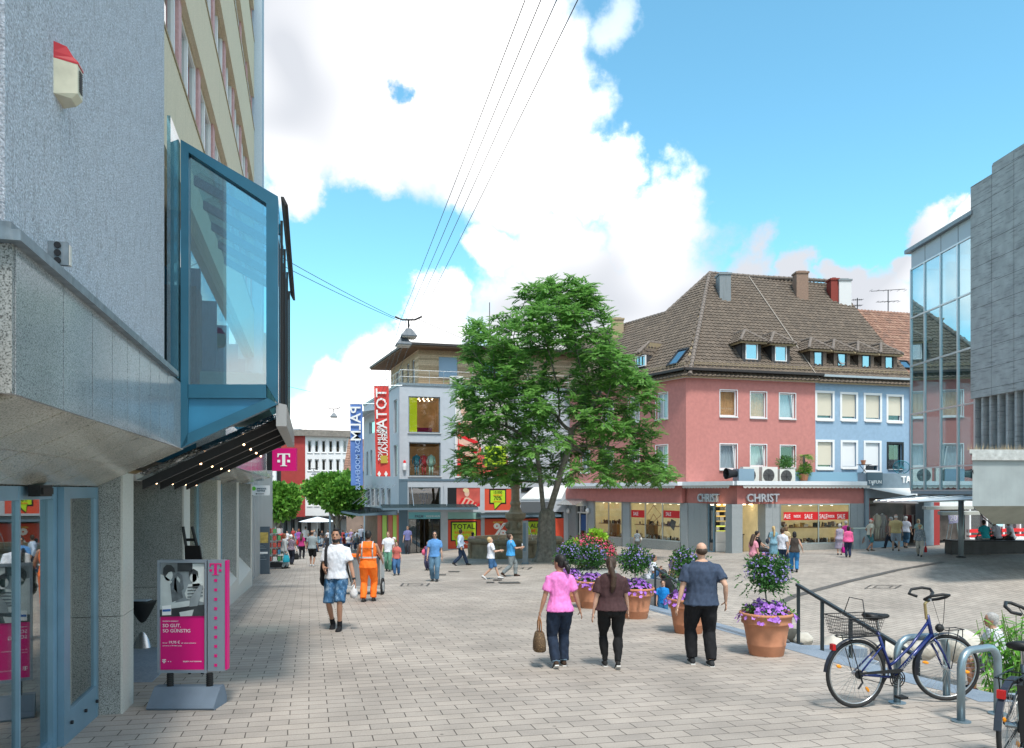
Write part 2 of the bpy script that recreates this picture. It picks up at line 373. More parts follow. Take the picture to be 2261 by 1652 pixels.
def at(px, y): 
    x = (px-CX)/FPX*y; return Vector((x, y, ground(x, y)))
def PT(px, py, y): return Vector(((px-CX)/FPX*y, y, CZ+(HY-py)/FPX*y))
# ================================================================ ground
UA = math.atan2(.9674, -.2532)           # street direction
UX = (-.2532, .9674); VX = (.9674, .2532)
M_pave = pavers('paving_stone', (.385,.335,.29), (.315,.277,.243), (.09,.075,.064), R(-14.7), .36, .185, .0055)
M_plaza = pavers('plaza_paving', (.37,.325,.283), (.315,.28,.245), (.07,.065,.06), R(-33), .50, .16, .006, .5)
M_blue = speckle('blue_grey_stone', (.16,.20,.25), (.20,.245,.30), (.25,.29,.34), 60, .6)
M_dark = mat('dark_metal', (.03,.032,.036), .45, .6)
M_iron = mat('cast_iron_cover', (.13,.12,.11), .6, .4, nz=(30,.3))
def frange(a, b, n): return [a+(b-a)*i/n for i in range(n+1)]
def gridmesh(name, ys, xf, hf, m, flip=False):
    mb = MB(); rows = [[(x, y, hf(x, y)) for x in xf(y)] for y in ys]; n = len(rows[0])
    vs = [p for r in rows for p in r]; fs = []
    for i in range(len(rows)-1):
        for j in range(n-1): fs.append((i*n+j, i*n+j+1, (i+1)*n+j+1, (i+1)*n+j))
    mb.add(vs, fs); mb.smooth = True
    return struct(mb.build(name, m))
YS = sorted(set(frange(8.4, 50, 84)+frange(50, 140, 30)+[9.0,18.0,24.0]))
U0 = [0,.02,.06,.15,.4,.8,1.5,2.5,4,6,8,10,12,15,18,22,26,30,40,60,90]
near = gridmesh('paved_square', YS, lambda y: [-90,-60,-40]+[-30+(xe(y)+30)*i/24 for i in range(25)], gz, M_pave)
front = gridmesh('pavement', frange(-30, 8.4, 20), lambda y: [-60,-30,-15,-8,-4,0,3,5.25,8,12,20,40,80], gz, M_pave)
plaza = gridmesh('lower_plaza', YS, lambda y: [xe(y)+u for u in U0], plz, M_plaza)
mb = MB(); mb.quad((-900,-300,-9),(900,-300,-9),(900,1200,-9),(-900,1200,-9)); struct(mb.build('ground', mat('far_ground', (.2,.19,.17), nz=(.1,.2))))
# retaining wall under the upper pavement's edge and its blue kerb strip
mb = MB(); mb2 = MB(); ye = frange(8.4, 19.5, 24)
for a, b in zip(ye, ye[1:]):
    mb.quad((xe(a),a,-6),(xe(b),b,-6),(xe(b),b,gz(xe(b),b)),(xe(a),a,gz(xe(a),a)))
    h = lambda x, y, d=0: (x, y, gz(x, y)+.004+d)
    mb2.quad(h(xe(a)-.42,a), h(xe(a)+.01,a), h(xe(b)+.01,b), h(xe(b)-.42,b))
mb.quad((5.25,8.4,-6),(5.25,8.4,gz(5.25,8.4)),(60,8.4,gz(60,8.4)),(60,8.4,-6))
mb2.quad((4.85,8.0,gz(5,8)+.004),(30,8.0,gz(30,8)+.004),(30,8.41,gz(30,8.4)+.004),(4.85,8.41,gz(5,8.4)+.004))
struct(mb.build('retaining_edge', M_blue)); struct(mb2.build('kerb_strip', M_blue))
# drainage slots and service covers
def strip(name, pts, w, m, hf=ground, lift=.022):
    mb = MB(); P = [Vector((p[0], p[1], 0)) for p in pts]; Q = []
    for a, b in zip(P, P[1:]):
        n = max(1, int((b-a).length/.5)); Q += [a.lerp(b, i/n) for i in range(n)]
    Q.append(P[-1])
    for a, b in zip(Q, Q[1:]):
        d = (b-a).normalized(); s = Vector((-d.y, d.x, 0))*w/2
        mb.quad(*[(p.x, p.y, hf(p.x, p.y)+lift) for p in (a-s, b-s, b+s, a+s)][::-1])
    return struct(mb.build(name, m))
g0 = [GP(x, y) for x, y in ((1640,1368),(1755,1317),(1870,1286),(1980,1260),(2082,1242))]
strip('drain_channel', g0, .22, M_iron)
strip('paving_joint', [GP(x, y) for x, y in ((1410,1340),(1580,1385),(1700,1420))], .03, M_iron)
def cover(px0, px1, py0, py1, ring=False, skew=0):
    c = [GP(px0+skew, py0), GP(px1+skew, py0), GP(px1, py1), GP(px0, py1)]
    mb = MB(); L = Vector((0,0,.022))
    P = [Vector((p.x,p.y,ground(p.x,p.y)))+L for p in c]
    if ring:
        cc = sum(P, Vector())/4; I = [p.lerp(cc, .12) for p in P]
        for i in range(4): mb.quad(P[i], P[(i+1)%4], I[(i+1)%4], I[i])
        I2 = [p.lerp(cc, .45) for p in P]; I3 = [p.lerp(cc, .55) for p in P]
        for i in range(4): mb.quad(I2[i], I2[(i+1)%4], I3[(i+1)%4], I3[i])
    else: mb.quad(*P)
    o = recenter(mb.build('service_cover', M_iron)); return o
CV = [(883,944,1289,1295,True,6,'framed service cover in the paving near the street sweeper'),(1478,1545,1274,1277,True,0,'small framed cover in the paving in front of the fountain'),
      (1672,1745,1410,1421,False,-8,'dark rectangular gully cover beside the largest flower pot'),(1908,1978,1293,1301,True,14,'framed cover in the plaza beside the long drain channel'),
      (1098,1168,1253,1258,True,8,'wide framed cover in the paving under the striding office man'),(1104,1150,1286,1289,False,-5,'dark slab cover just in front of the man in white trainers'),
      (1074,1092,1286,1288,False,0,'narrow dark paving insert left of the man in white trainers'),(1089,1108,1280.5,1282.5,False,0,'small dark paving insert behind the man in white trainers'),
      (948,985,1269,1271,False,0,'narrow dark insert in the paving at the feet of the man in sunglasses'),(990,1015,1262,1264,False,0,'short dark paving insert right of the man in sunglasses')]
for c in CV: tag(cover(*c[:6]), c[6], 'service cover', 'metal covers set in the paving')

# ================================================================ near left: concrete and granite office block
M_rough = mat('rough_render', (.50,.525,.58), .95, nz=(75,.38,4), bump=(90,1,.02), streak=(22,7,.5,(.2,.19,.19)))
M_render2 = mat('pale_render', (.55,.66,.74), .95, nz=(160,.22), bump=(140,.6,.01))
M_gran = speckle('speckled_granite', (.07,.07,.068), (.27,.275,.26), (.40,.40,.385), 130)
M_granf = speckle('polished_granite', (.13,.15,.17), (.29,.31,.33), (.42,.44,.455), 150, .16)
M_gransof = speckle('granite_soffit', (.20,.19,.16), (.42,.40,.34), (.55,.52,.46), 110, .16)
M_grandark = speckle('granite_wall', (.04,.038,.034), (.23,.215,.185), (.36,.34,.30), 110, .5)
M_pale = mat('pale_granite_edge', (.52,.50,.46), .6, nz=(60,.12))
M_joint = mat('panel_joint', (.05,.05,.05), .9)
M_lead = mat('lead_coping', (.19,.23,.26), .45, .5, nz=(14,.25), streak=(30,3,.4,(.35,.36,.36)))
M_bluef = mat('blue_steel_frame', (.016,.105,.17), .38, .1, nz=(3,.12))
M_bluel = mat('blue_door_frame', (.20,.33,.43), .35, .4, nz=(3,.1))
M_cream = mat('cream_render', (.62,.53,.39), .9, nz=(60,.12), streak=(18,1.5,.35,(.32,.28,.18)))
M_creamd = mat('brown_stained_ledge', (.34,.27,.17), .9, nz=(30,.3))
M_white = mat('white_frame', (.72,.73,.74), .45)
M_pink = mat('pink_pier', (.55,.33,.33), .8, nz=(20,.1))
M_black = mat('black_rubber', (.012,.012,.013), .55)
G_win = glass('window_glass', (.55,.62,.64), .9, .01, .22, .35, (.03,.04,.05))
G_clear = glass('shop_glass', (.92,.95,.94), .75, .01, .04)
G_oriel = glass('tinted_glass', (.50,.76,.82), .9, .01, .24)
G_door = glass('door_glass', (.62,.70,.68), .95, .01, .28)
FL = Fr((0,0), d=UX, out=VX)
def gzl(s, t): p = FL.p(s, 0, t); return gz(p.x, p.y)
TB, TD, TP = -1.2, -1.98, -1.77     # band face, door plane, pillar face
offb = thing('office_building', 'tall concrete and granite office block with a blue glass bay at the left edge', 'building', FL.p(8,0,TB)+Vector((0,0,-.4)))
def Z(d): return CZ+d
# upper wall, rough render (s 3.7..7.35), rising past the frame
mb = MB(); FL.box(mb, 3.72, 7.42, Z(.4)+.02, 16, TB-2.5, TB-.06); mb.build('rough_wall', M_rough, offb)
mb = MB(); FL.box(mb, 2.9, 3.70, Z(.62), 16, TB-9, TB-.10); 
mb.build('end_wall', M_render2, offb)
# granite band: face along the street, panel joints as real gaps between slabs
mb = MB(); ed = [3.66]+[FL.at(x, TB) for x in (140,204,248,281,308,332,352,370,386,400)]; ed = [e for e in ed]
zband0, zband1 = CZ+.405, CZ+1.03
zband1a = CZ+(HY-540)/FPX*FL.p(3.7,0,TB).y      # 1.05
for i in range(len(ed)-1):
    a, b = ed[i]+.006, ed[i+1]-.006
    FL.box(mb, a, b, zband0, zband1, TB-.05, TB)
mb.build('granite_band', M_granf, offb)
mb = MB(); FL.box(mb, 3.66, ed[-1], zband0+.01, zband1-.01, TB-.12, TB-.02)
FL.box(mb, 3.0, 3.70, zband0+.012, zband1-.01, TB-9, TB-.13); mb.build('band_backing', M_joint, offb)
mb = MB(); 
for a, b in ((TB-.33,TB-.005),(TB-1.6,TB-.345),(TB-3.2,TB-1.615)): FL.box(mb, 3.635, 3.66, zband0, zband1, a, b)
mb.build('end_cladding', M_gran, offb)
mb = MB(); FL.box(mb, 3.58, 7.5, zband1, zband1+.045, TB-.3, TB+.045); FL.box(mb, 3.58, 7.5, zband1+.045, zband1+.075, TB-.3, TB+.01); FL.box(mb, 3.58,3.66, zband1, zband1+.045, TB-9, TB-.3)
mb.build('coping', M_lead, offb)
# sloping soffit between door head and band, panel by panel
def slab(mb, F, a0, a1, pts, mi=0):
    """extrude a (o,z) profile along a"""
    n = len(pts); A = [F.p(a0, z, o) for o, z in pts]; B = [F.p(a1, z, o) for o, z in pts]
    mb.add(A+B, [tuple(range(n)), tuple(range(2*n-1, n-1, -1))]+[(i+n, (i+1)%n+n, (i+1)%n, i) for i in range(n)], mi)
mb = MB(); ss = [3.72]+[4.4+.62*i for i in range(8)]
ss = [s for s in ss if s < 8.15]+[8.2]
for a, b in zip(ss, ss[1:]):
    for k in range(2):
        t0, t1 = (TB-.01)+(TD-TB)*k/2, (TB-.01)+(TD-TB)*(k+1)/2-.0
        z0, z1 = zband0+(Z(.04)-zband0)*k/2, zband0+(Z(.04)-zband0)*(k+1)/2
        g = .009; slab(mb, FL, a+g, b-g, [(t0-g,z0),(t1+g,z1),(t1+g,z1+.05),(t0-g,z0+.05)])
mb.build('sloping_soffit', M_gransof, offb)
mb = MB(); slab(mb, FL, 3.75, 8.19, [(TB-.03,zband0+.03),(TD,Z(.04)+.03),(TD,Z(.04)+.08),(TB-.03,zband0+.09)]); mb.build('soffit_backing', M_joint, offb)
# automatic door and side light
dh = Z(.03)
dr = MB(); g1 = MB()
def doorframe(a0, a1, w=.05, w2=.05, zb=None, t0=TD-.06, t1=TD, kick=0, head=.1):
    zb = gzl(a0, TD)-.1 if zb is None else zb
    FL.box(dr, a0, a0+w, zb, dh, t0, t1); FL.box(dr, a1-w2, a1, zb, dh, t0, t1)
    FL.box(dr, a0+w, a1-w2, dh-head, dh, t0, t1-.003); zk = gzl(a0, TD)-.02
    FL.box(dr, a0+w, a1-w2, zb, zk+.06+kick, t0, t1-.003)
    FL.box(g1, a0+w, a1-w2, zk+.06+kick, dh-head, (t0+t1)/2-.006, (t0+t1)/2+.006)
doorframe(4.6, 6.14, .05, .03); doorframe(6.14, 7.12, .13, .1, t0=TD-.14, t1=TD-.05)
doorframe(7.13, 8.2, .17, .07, kick=.22)
o = dr.build('door_frame', M_bluel, offb); g1.build('door_glass', G_door, o)
mb = MB()
for a in (7.3, 7.72, 8.1):
    p = FL.p(a, gzl(a,TD)+.16, TD+.004); mb.tube([p, p+FL.N*.02], .016, 10)
mb.build('door_bolt', M_dark, offb)
mb = MB(); FL.box(mb, 6.35, 6.62, dh-.075, dh+.01, TD-.02, TD+.06); FL.box(mb, 6.37,6.6,dh-.06,dh-.01, TD+.06, TD+.075); mb.build('door_sensor', M_black, offb)
# lobby behind the doors
mb = MB(); FL.box(mb, 4.0, 8.15, gzl(6,TD)-.02, gzl(6,TD)+.0, TD-4, TD-.15); FL.box(mb, 4.0,8.15,-.6,dh+.3,TD-4.1,TD-4); FL.box(mb, 8.2,8.3,-.6,dh+.1,TD-4,TD-.1)
FL.box(mb, 3.9,4.0,-.6,dh+.1,TD-4,TD-.1); mb.build('lobby_wall', M_grandark, offb)
# pillars and recess
def pillar(a0, a1, od, zt):
    mb = MB(); zb = gzl(a0, TP)-.3
    j = [zb, gzl(a0,TP)+.95, zt]
    for k in range(2): FL.box(mb, a0, a1, j[k]+(.006 if k else 0), j[k+1], od, TP-.02)
    o = mb.build('pillar', M_gran, offb)
    mb = MB()
    for k in range(2): FL.box(mb, a0+.0, a1, j[k]+(.006 if k else 0), j[k+1], TP-.02, TP)
    mb.build('pillar_face', M_pale, o)
pillar(8.22, 8.69, TD-.12, Z(.17))
pillar(11.95, 12.55, -3.6, Z(.2))
for a in (16.2, 20.3, 25.0): pillar(a, a+.5, -2.35, Z(.2))
mb = MB(); FL.box(mb, 8.69, 11.95, -1.4, Z(.3), -3.7, -3.6); FL.box(mb, 8.60, 8.69, -1.4, Z(.3), -3.6, TD-.13)
mb.build('recess_wall', M_grandark, offb)
mb = MB(); FL.box(mb, 8.69, 11.95, Z(.12), Z(.2), -3.6, TP-.3); mb.build('recess_ceiling', M_gransof, offb)
mb = MB(); slab(mb, FL, 8.7, 11.94, [(TP-.02, gzl(10,TP)+.01),(-3.6, gzl(10,TP)+.012),(-3.6,-2),(TP-.02,-2)]); mb.build('recess_floor', M_blue, offb)
# shopfront bays beyond
bays = [(12.55,16.2),(16.7,20.3),(20.8,25.0)]
M_yel = mat('glowing_shop_wall', (.6,.5,.25), .9, emit=((1,.8,.4), .25)); M_shopd = mat('shop_interior', (.16,.14,.12), .9, nz=(2,.3))  # yellow back wall glows by itself, standing in for shop lighting
for a0, a1 in bays:
    z0 = gzl((a0+a1)/2, TP)
    mb = MB(); slab(mb, FL, a0, a1, [(TP,z0-.6),(TP,z0+.42),(-2.15,z0+.85),(-2.15,z0-.6)]); o = mb.build('sloping_sill', M_pale, offb)
    mb = MB(); FL.box(mb, a0, a1, z0+.85, Z(.15), -2.16, -2.14); o = mb.build('shop_window', G_clear, offb)
    mb = MB(); n = 3
    for k in range(n+1):
        a = a0+(a1-a0-.06)*k/n; FL.box(mb, a, a+.06, z0+.85, Z(.15), -2.2, -2.12)
    mb.build('mullion', M_bluel, o)
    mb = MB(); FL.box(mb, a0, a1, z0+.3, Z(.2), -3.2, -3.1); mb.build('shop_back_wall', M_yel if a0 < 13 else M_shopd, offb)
mb = MB(); slab(mb, FL, 11.9, 25.6, [(TB-.02,zband0+.0),(TP-.4,Z(.17)),(TP-.4,Z(.3)),(TB-.02,zband0+.1)]); mb.build('street_soffit', M_gransof, offb)
mb = MB()
for k in range(9): a = 11.95+1.25*k; FL.box(mb, a+.005, min(a+1.245, 23.2), zband0-.02, zband1, TB-.4, TB)
mb.build('street_band', M_granf, offb)
mb = MB()
for k in range(6): FL.box(mb, 12+k*2, 12.05+k*2, zband0, zband1+2.2, TB-1.2,TB-.35)
mb.build('glazing_bar', M_bluef, offb)
mb = MB(); FL.box(mb, 11.85, 24.2, zband1, CZ+4.0, TB-.75, TB-.6); mb.build('upper_glazing', G_win, offb)
# tower with cream parapets, set back behind the rough wall
T0 = -1.65; sE = 24.6
mb = MB(); FL.box(mb, 7.3, sE, Z(.3), 24, T0-9, T0-.85); mb.build('tower_core', M_shopd, offb)
K = 1.034*1.65
lev = [(4.04*1.65, 4.84*1.65), (5.6*1.65, 6.63*1.65), (7.2*1.65,8.25*1.65), (8.8*1.65, 9.85*1.65), (2.45*1.65, 3.3*1.65)]
for zb, zt in lev:
    mb = MB(); FL.box(mb, 7.5, sE, Z(zb), Z(zt)-.05, T0-.09, T0); mb2 = MB(); FL.box(mb2, 7.5, sE+.03, Z(zt)-.05, Z(zt)-.01, T0-.2, T0+.015)
    FL.box(mb, 7.5, sE, Z(zb)-.02, Z(zb)+.12, T0-.85, T0-.095)
    o = mb.build('parapet', M_cream, offb); mb2.build('parapet_ledge', M_creamd, o)
    # window band above each parapet
    w0, w1 = Z(zt)-.06, Z(zb)+2.66
    mb = MB(); g2 = MB(); pk = MB(); a = 7.6; k = 0
    while a < sE-1:
        FL.box(g2, a, a+1.6, w0, w1, T0-.15, T0-.14)
        for aa in (a, a+.72, a+1.5): FL.box(mb, aa, aa+.08, w0, w1, T0-.16, T0-.10)
        FL.box(mb, a+.08, a+1.5, w1-.1, w1, T0-.16, T0-.105)
        FL.box(pk, a+1.62, a+1.86, w0, w1, T0-.16, T0-.06)
        a += 1.9
    w = g2.build('window', G_win, offb); mb.build('window_frame', M_white, w); pk.build('pier', M_pink, w)
mb = MB(); FL.box(mb, sE-.1, sE+.9, Z(.3), 24, T0-9, -1.42); mb.build('fin_wall', mat('blue_grey_render', (.33,.42,.50), .85, nz=(30,.06)), offb)
mb = MB(); FL.box(mb, 7.44, 7.9, Z(1.1), Z(3.4), TB-.5, TB-.35); mb.build('white_panel', M_white, offb)

# ---- glass bay (oriel)
s0 = 7.96; yb = lambda t: FL.p(s0,0,t).y
tr_ = -.31
def OZ(py, t): return CZ+(HY-py)/FPX*yb(t)
pts_o = [(TB, OZ(312,TB)), (tr_, OZ(437,tr_)), (tr_, OZ(893,tr_)), (TB, OZ(990,TB))]
gi = [(TB+.07, OZ(340,TB+.07)), (tr_-.11, OZ(452,tr_-.1)), (tr_-.11, OZ(850,tr_-.1)), (TB+.07, OZ(850,TB+.07))]
oriel = thing('glass_bay_window', 'blue framed glass bay jutting from the office wall over the pavement', 'bay window', FL.p(9.8, CZ+.4, TB))
# frontal frame built of four bars with real thickness
mb = MB(); th = (s0-.04, s0+.10)
def bar4(p, q, r_, s_):
    pts = [FL.p(th[0], z, o) for o, z in (p, q, r_, s_)]; mb.prism(pts, FL.A*(th[1]-th[0]))
bar4(pts_o[0], pts_o[1], gi[1], gi[0]); bar4(pts_o[1], pts_o[2], gi[2], gi[1])
bar4((TB, gi[3][1]), gi[3], gi[0], pts_o[0]); bar4((TB, pts_o[3][1]), (TB+.06, pts_o[3][1]+.05), gi[3], (TB, gi[3][1]))
bar4((TB+.06, gi[3][1]-.13), (tr_-.11, gi[3][1]-.13+.02), gi[2], (TB+.06, gi[3][1]))
bar4(pts_o[3], pts_o[2], (tr_-.10, gi[3][1]-.11), (TB+.06, pts_o[3][1]+.14))
mb.build('bay_frame', M_bluef, oriel)
mb = MB(); mb.prism([FL.p(s0+.0, z, o) for o, z in ((TB+.05,pts_o[3][1]+.1),(tr_-.1,gi[3][1]-.1),(TB+.05,gi[3][1]-.1))], FL.A*.03); mb.build('lower_panel', mat('blue_panel',(.03,.19,.33),.35,.1,nz=(2,.15)), oriel)
mb = MB(); mb.prism([FL.p(s0+.02, z, o) for o, z in gi], FL.A*.012); mb.build('front_pane', G_oriel, oriel)
sX = 11.75
# roof glass, ribs
mb = MB(); a, b = pts_o[0], pts_o[1]
mb.add([FL.p(s0+.1,a[1]-.02,a[0]),FL.p(s0+.1,b[1]-.02,b[0]),FL.p(sX,b[1]-.02,b[0]),FL.p(sX,a[1]-.02,a[0])], [(0,1,2,3)]); mb.build('roof_glass', G_oriel, oriel)
mb = MB()
for k in range(1,6):
    s = s0+.1+(sX-s0-.1)*k/5; mb.prism([FL.p(s-.04,z,o) for o,z in (a,b,(b[0],b[1]-.1),(a[0],a[1]-.1))], FL.A*.06)
    FL.box(mb, s-.03, s+.03, pts_o[2][1], b[1], tr_-.06, tr_-.012)
mb.build('rib', M_bluef, oriel)
mb = MB(); FL.box(mb, s0+.1, sX, pts_o[2][1]+.02, b[1]-.05, tr_-.03, tr_-.015); mb.build('side_glass', G_oriel, oriel)
mb = MB()
for k in range(4): s = s0+.6+k*1.0; FL.box(mb, s, s+.03, pts_o[2][1]-.02, b[1]-.02, tr_, tr_+.025)
mb.prism([FL.p(s0+.12, b[1]+.06, tr_+.02),FL.p(s0+.12,b[1]-.02,tr_+.06),FL.p(sX+.2,b[1]-.06,tr_+.06),FL.p(sX+.2,b[1]+.02,tr_+.02)], FL.N*.03)
mb.build('fin', M_black, oriel)
# inside: floor upstand, back wall, column
mb = MB(); FL.box(mb, s0+.35, sX, gi[3][1]-.1, gi[3][1]+.19, TB+.05, tr_-.14); FL.box(mb, s0+.5, sX, gi[3][1], Z(3.6), TB-.9, TB-.8); mb.build('inner_wall', mat('pale_green_wall',(.35,.42,.38),.8), oriel)
mb = MB(); FL.box(mb, s0+.12, s0+.5, gi[3][1], Z(2.0), TB-.4,TB+.12); mb.build('inner_panel', mat('dark_panel',(.045,.05,.055),.6), oriel)
mb = MB()
for k in range(22): s = s0+1.0+k*.12; FL.box(mb, s, s+.03, gi[3][1], Z(1.75), tr_-.2, tr_-.17)
mb.build('blind_slat', mat('pale_slat',(.6,.6,.55),.7), oriel)
# mirrored underside with dark bars and small lamps
bo = [(TP-.3, Z(.1)), (TB, OZ(1003,TB)), (tr_, OZ(905,tr_))]
M_mir = mat('mirror_soffit', (.55,.55,.55), .08, 1, bump=(7,.35,.02))
mb = MB()
e0, e1 = (TP+.02, Z(.11)), (tr_+.02, OZ(903,tr_))
slab(mb, FL, s0+.75, sX, [e0, e1, (e1[0],e1[1]+.06), (e0[0],e0[1]+.06)]); mb.build('mirror_underside', M_mir, oriel)
mb = MB()
for k in range(4):
    s = s0+.8+k*.98; slab(mb, FL, s, s+.12, [(e0[0]+.05,e0[1]-.10),(e1[0],e1[1]-.10),(e1[0],e1[1]-.004),(e0[0]+.05,e0[1]-.004)])
mb.build('soffit_bar', M_black, oriel)
M_lamp = mat('warm_lamp', (1,.8,.5), .5, emit=((1,.6,.32), 6))
for k in range(4):
    for j in range(3):
        s = s0+.86+k*.98; f = .12+.3*j; o_ = e0[0]+(e1[0]-e0[0])*f; z_ = e0[1]+(e1[1]-e0[1])*f-.115
        mb = MB(); mb.ell(FL.p(s, z_, o_), .012,.012,.012, 8, 5); mb.build('spot_lamp', M_lamp, oriel)
mb = MB(); slab(mb, FL, s0+.02, sX+.03, [(tr_-.02,OZ(893,tr_)+.02),(tr_+.08,OZ(893,tr_)),(tr_+.08,OZ(905,tr_)-.16),(tr_-.02,OZ(905,tr_)-.16)]); mb.build('edge_plate', mat('steel_plate',(.34,.33,.32),.35,.8), oriel)
# panels between wall and bay
mb = MB(); FL.box(mb, 7.43, 7.955, Z(1.06), Z(3.35), TB-.04, TB-.01); mb.build('side_panel', G_oriel, oriel)
# ---- siren box and small lamp on the wall
def wallbox(px, py, F, o): return F.P(px, py, o)
q = FL.P(140, 162, TB-.06); sir = thing('alarm_siren', 'cream alarm siren box with a red lamp cap high on the rough wall', 'alarm siren', q)
a_, z_ = FL.at(140, TB-.06), q.z; w = .13
a0_, a1_ = FL.at(118, TB-.06), FL.at(166, TB-.06); zt_, zm_, zb_ = FL.zt(118,90,TB-.06), FL.zt(118,127,TB-.06), FL.zt(118,205,TB-.06)
a1_ = a0_+.17
prof = lambda z0, z1, o1, o2: ([FL.p(a0_, z0, TB-.06), FL.p(a0_+.04, z0, o1), FL.p(a1_-.04, z0, o1), FL.p(a1_, z0, TB-.06)], [FL.p(a0_, z1, TB-.06), FL.p(a0_+.04, z1, o2), FL.p(a1_-.04, z1, o2), FL.p(a1_, z1, TB-.06)])
mb = MB(); mb.loft(list(prof(zb_, zb_+.03, TB+.01, TB+.04))+list(prof(zm_-.02, zm_, TB+.04, TB+.04))); mb.build('siren_body', mat('aged_cream_plastic',(.55,.52,.40),.5,nz=(9,.15)), sir)
mb = MB(); mb.loft(list(prof(zm_, zm_+.01, TB+.045, TB+.045))+list(prof(zt_-.05, zt_, TB+.02, TB-.01))); mb.build('red_lamp_cap', mat('red_plastic',(.42,.012,.02),.35), sir)
mb = MB()
for k in range(12): FL.box(mb, a0_+.06, a1_-.06, zb_+.05+k*.0095, zb_+.0535+k*.0095, TB+.042, TB+.046)
mb.build('louvre_slot', M_dark, sir)
q = FL.P(115, 567, TB-.06); wl_ = thing('wall_light', 'small grey cased wall light just above the sloping metal coping', 'wall light', q)
a_ = FL.at(105, TB-.06); mb = MB(); FL.box(mb, a_, a_+.02, q.z-.055, q.z+.06, TB-.06, TB+.03); mb.build('light_base', M_lead, wl_)
mb = MB()
for k in range(3):
    c = FL.p(a_-.001, q.z-.035+k*.038, TB-.015); mb.tube([c, c-FL.A*.008], .016, 10)
mb.build('cable_gland', M_dark, wl_)
mb = MB(); FL.box(mb, a_+.02, a_+.05, q.z-.05, q.z+.05, TB-.055, TB+.035); mb.build('light_cover', M_pale, wl_)
# ================================================================ generic facade pieces
M_blind = mat('roller_blind', (.62,.58,.48), .8); M_blindw = mat('white_blind', (.72,.73,.74), .8)
M_curt = mat('orange_curtain', (.80,.45,.20), .9, nz=(6,.15)); M_curtg = mat('pale_curtain', (.60,.68,.70), .9)
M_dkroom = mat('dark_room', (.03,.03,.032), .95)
G_pane = glass('pane_glass', (.88,.9,.92), .9, .01, .09)
M_sill = mat('stone_sill', (.5,.5,.5), .7)
def slats(mb, F, a0, a1, z0, z1, o, pitch=.06):
    n = max(2, int((z1-z0)/pitch))
    for k in range(n):
        z = z0+(z1-z0)*k/n; q = (z1-z0)/n
        mb.quad(F.p(a0,z,o+.012), F.p(a1,z,o+.012), F.p(a1,z+q*.92,o), F.p(a0,z+q*.92,o)); mb.quad(F.p(a0,z+q*.92,o),F.p(a1,z+q*.92,o),F.p(a1,z+q,o+.012),F.p(a0,z+q,o+.012))
def window(par, F, r, o=0, fw=.07, kind='glass', fill=None, mull=0, fm=None, depth=.18, drop=1.0, sill=True, surround=0, sm=None, glz=None, tilt=False, label=None):
    a0, a1, z0, z1 = r; fm = fm or M_white
    mb = MB(); f0, f1 = o-depth, o-depth+.06
    FB = F.box
    FB(mb,a0,a0+fw,z0,z1,f0,f1); FB(mb,a1-fw,a1,z0,z1,f0,f1); FB(mb,a0+fw,a1-fw,z1-fw,z1,f0,f1-.002); FB(mb,a0+fw,a1-fw,z0,z0+fw,f0,f1-.002)
    for k in range(mull): a = a0+(a1-a0)*(k+1)/(mull+1); FB(mb,a-.03,a+.03,z0+fw,z1-fw,f0,f1-.004)
    if surround:
        s = surround; FB(mb,a0-s,a0,z0-s,z1+s,o-.01,o+.025,0); FB(mb,a1,a1+s,z0-s,z1+s,o-.01,o+.025); FB(mb,a0,a1,z1,z1+s,o-.01,o+.025); FB(mb,a0,a1,z0-s,z0,o-.01,o+.025)
    if tilt:
        q = [F.p(a0+fw,z0+fw,f1+.01),F.p(a0+fw+.05,z0+fw,f1+.01),F.p(a0+fw+.2,z1-fw,f1+.08),F.p(a0+fw+.15,z1-fw,f1+.08)]
        q = [F.p(a1-fw-.05-.16,z1-fw,f1+.10),F.p(a1-fw-.16,z1-fw,f1+.10),F.p(a1-fw,z0+fw,f1+.01),F.p(a1-fw-.05,z0+fw,f1+.01)]
        mb.prism(q, F.N*.03)
    w = mb.build('window', fm, par)
    if label: w['label'] = label
    mb = MB(); F.box(mb,a0+fw-.01,a1-fw+.01,z0+fw-.01,z1-fw+.01,f0+.02,f0+.03); mb.build('pane', glz or G_pane, w)
    if fill is not None:
        mb = MB()
        if kind == 'blind': slats(mb, F, a0+.01, a1-.01, z1-(z1-z0)*drop, z1, f1+.02); mb.build('blind', fill, w)
        elif kind == 'curtain':
            n = 10
            for k in range(n):
                a = a0+(a1-a0)*k/n; b = a0+(a1-a0)*(k+1)/n
                mb.quad(F.p(a,z0,f0-.06-.04*(k%2)),F.p(b,z0,f0-.06-.04*((k+1)%2)),F.p(b,z1,f0-.06-.04*((k+1)%2)),F.p(a,z1,f0-.06-.04*(k%2)))
            mb.build('curtain', fill, w)
    if sill:
        mb = MB(); FB(mb,a0-.06,a1+.06,z0-surround-.05,z0-surround-.001,o-.05,o+.09); mb.build('sill', M_sill, w)
    return w
def room(par, F, a0, a1, z0, z1, o0, o1, m, name='interior'):
    """open-fronted box behind a glazed front (o0 deep, o1 front)"""
    mb = MB(); t = .04
    F.box(mb,a0,a1,z0,z1,o0-t,o0); F.box(mb,a0-t,a0,z0,z1,o0,o1); F.box(mb,a1,a1+t,z0,z1,o0,o1); F.box(mb,a0,a1,z0-t,z0,o0,o1); F.box(mb,a0,a1,z1,z1+t,o0,o1)
    return mb.build(name, m, par)
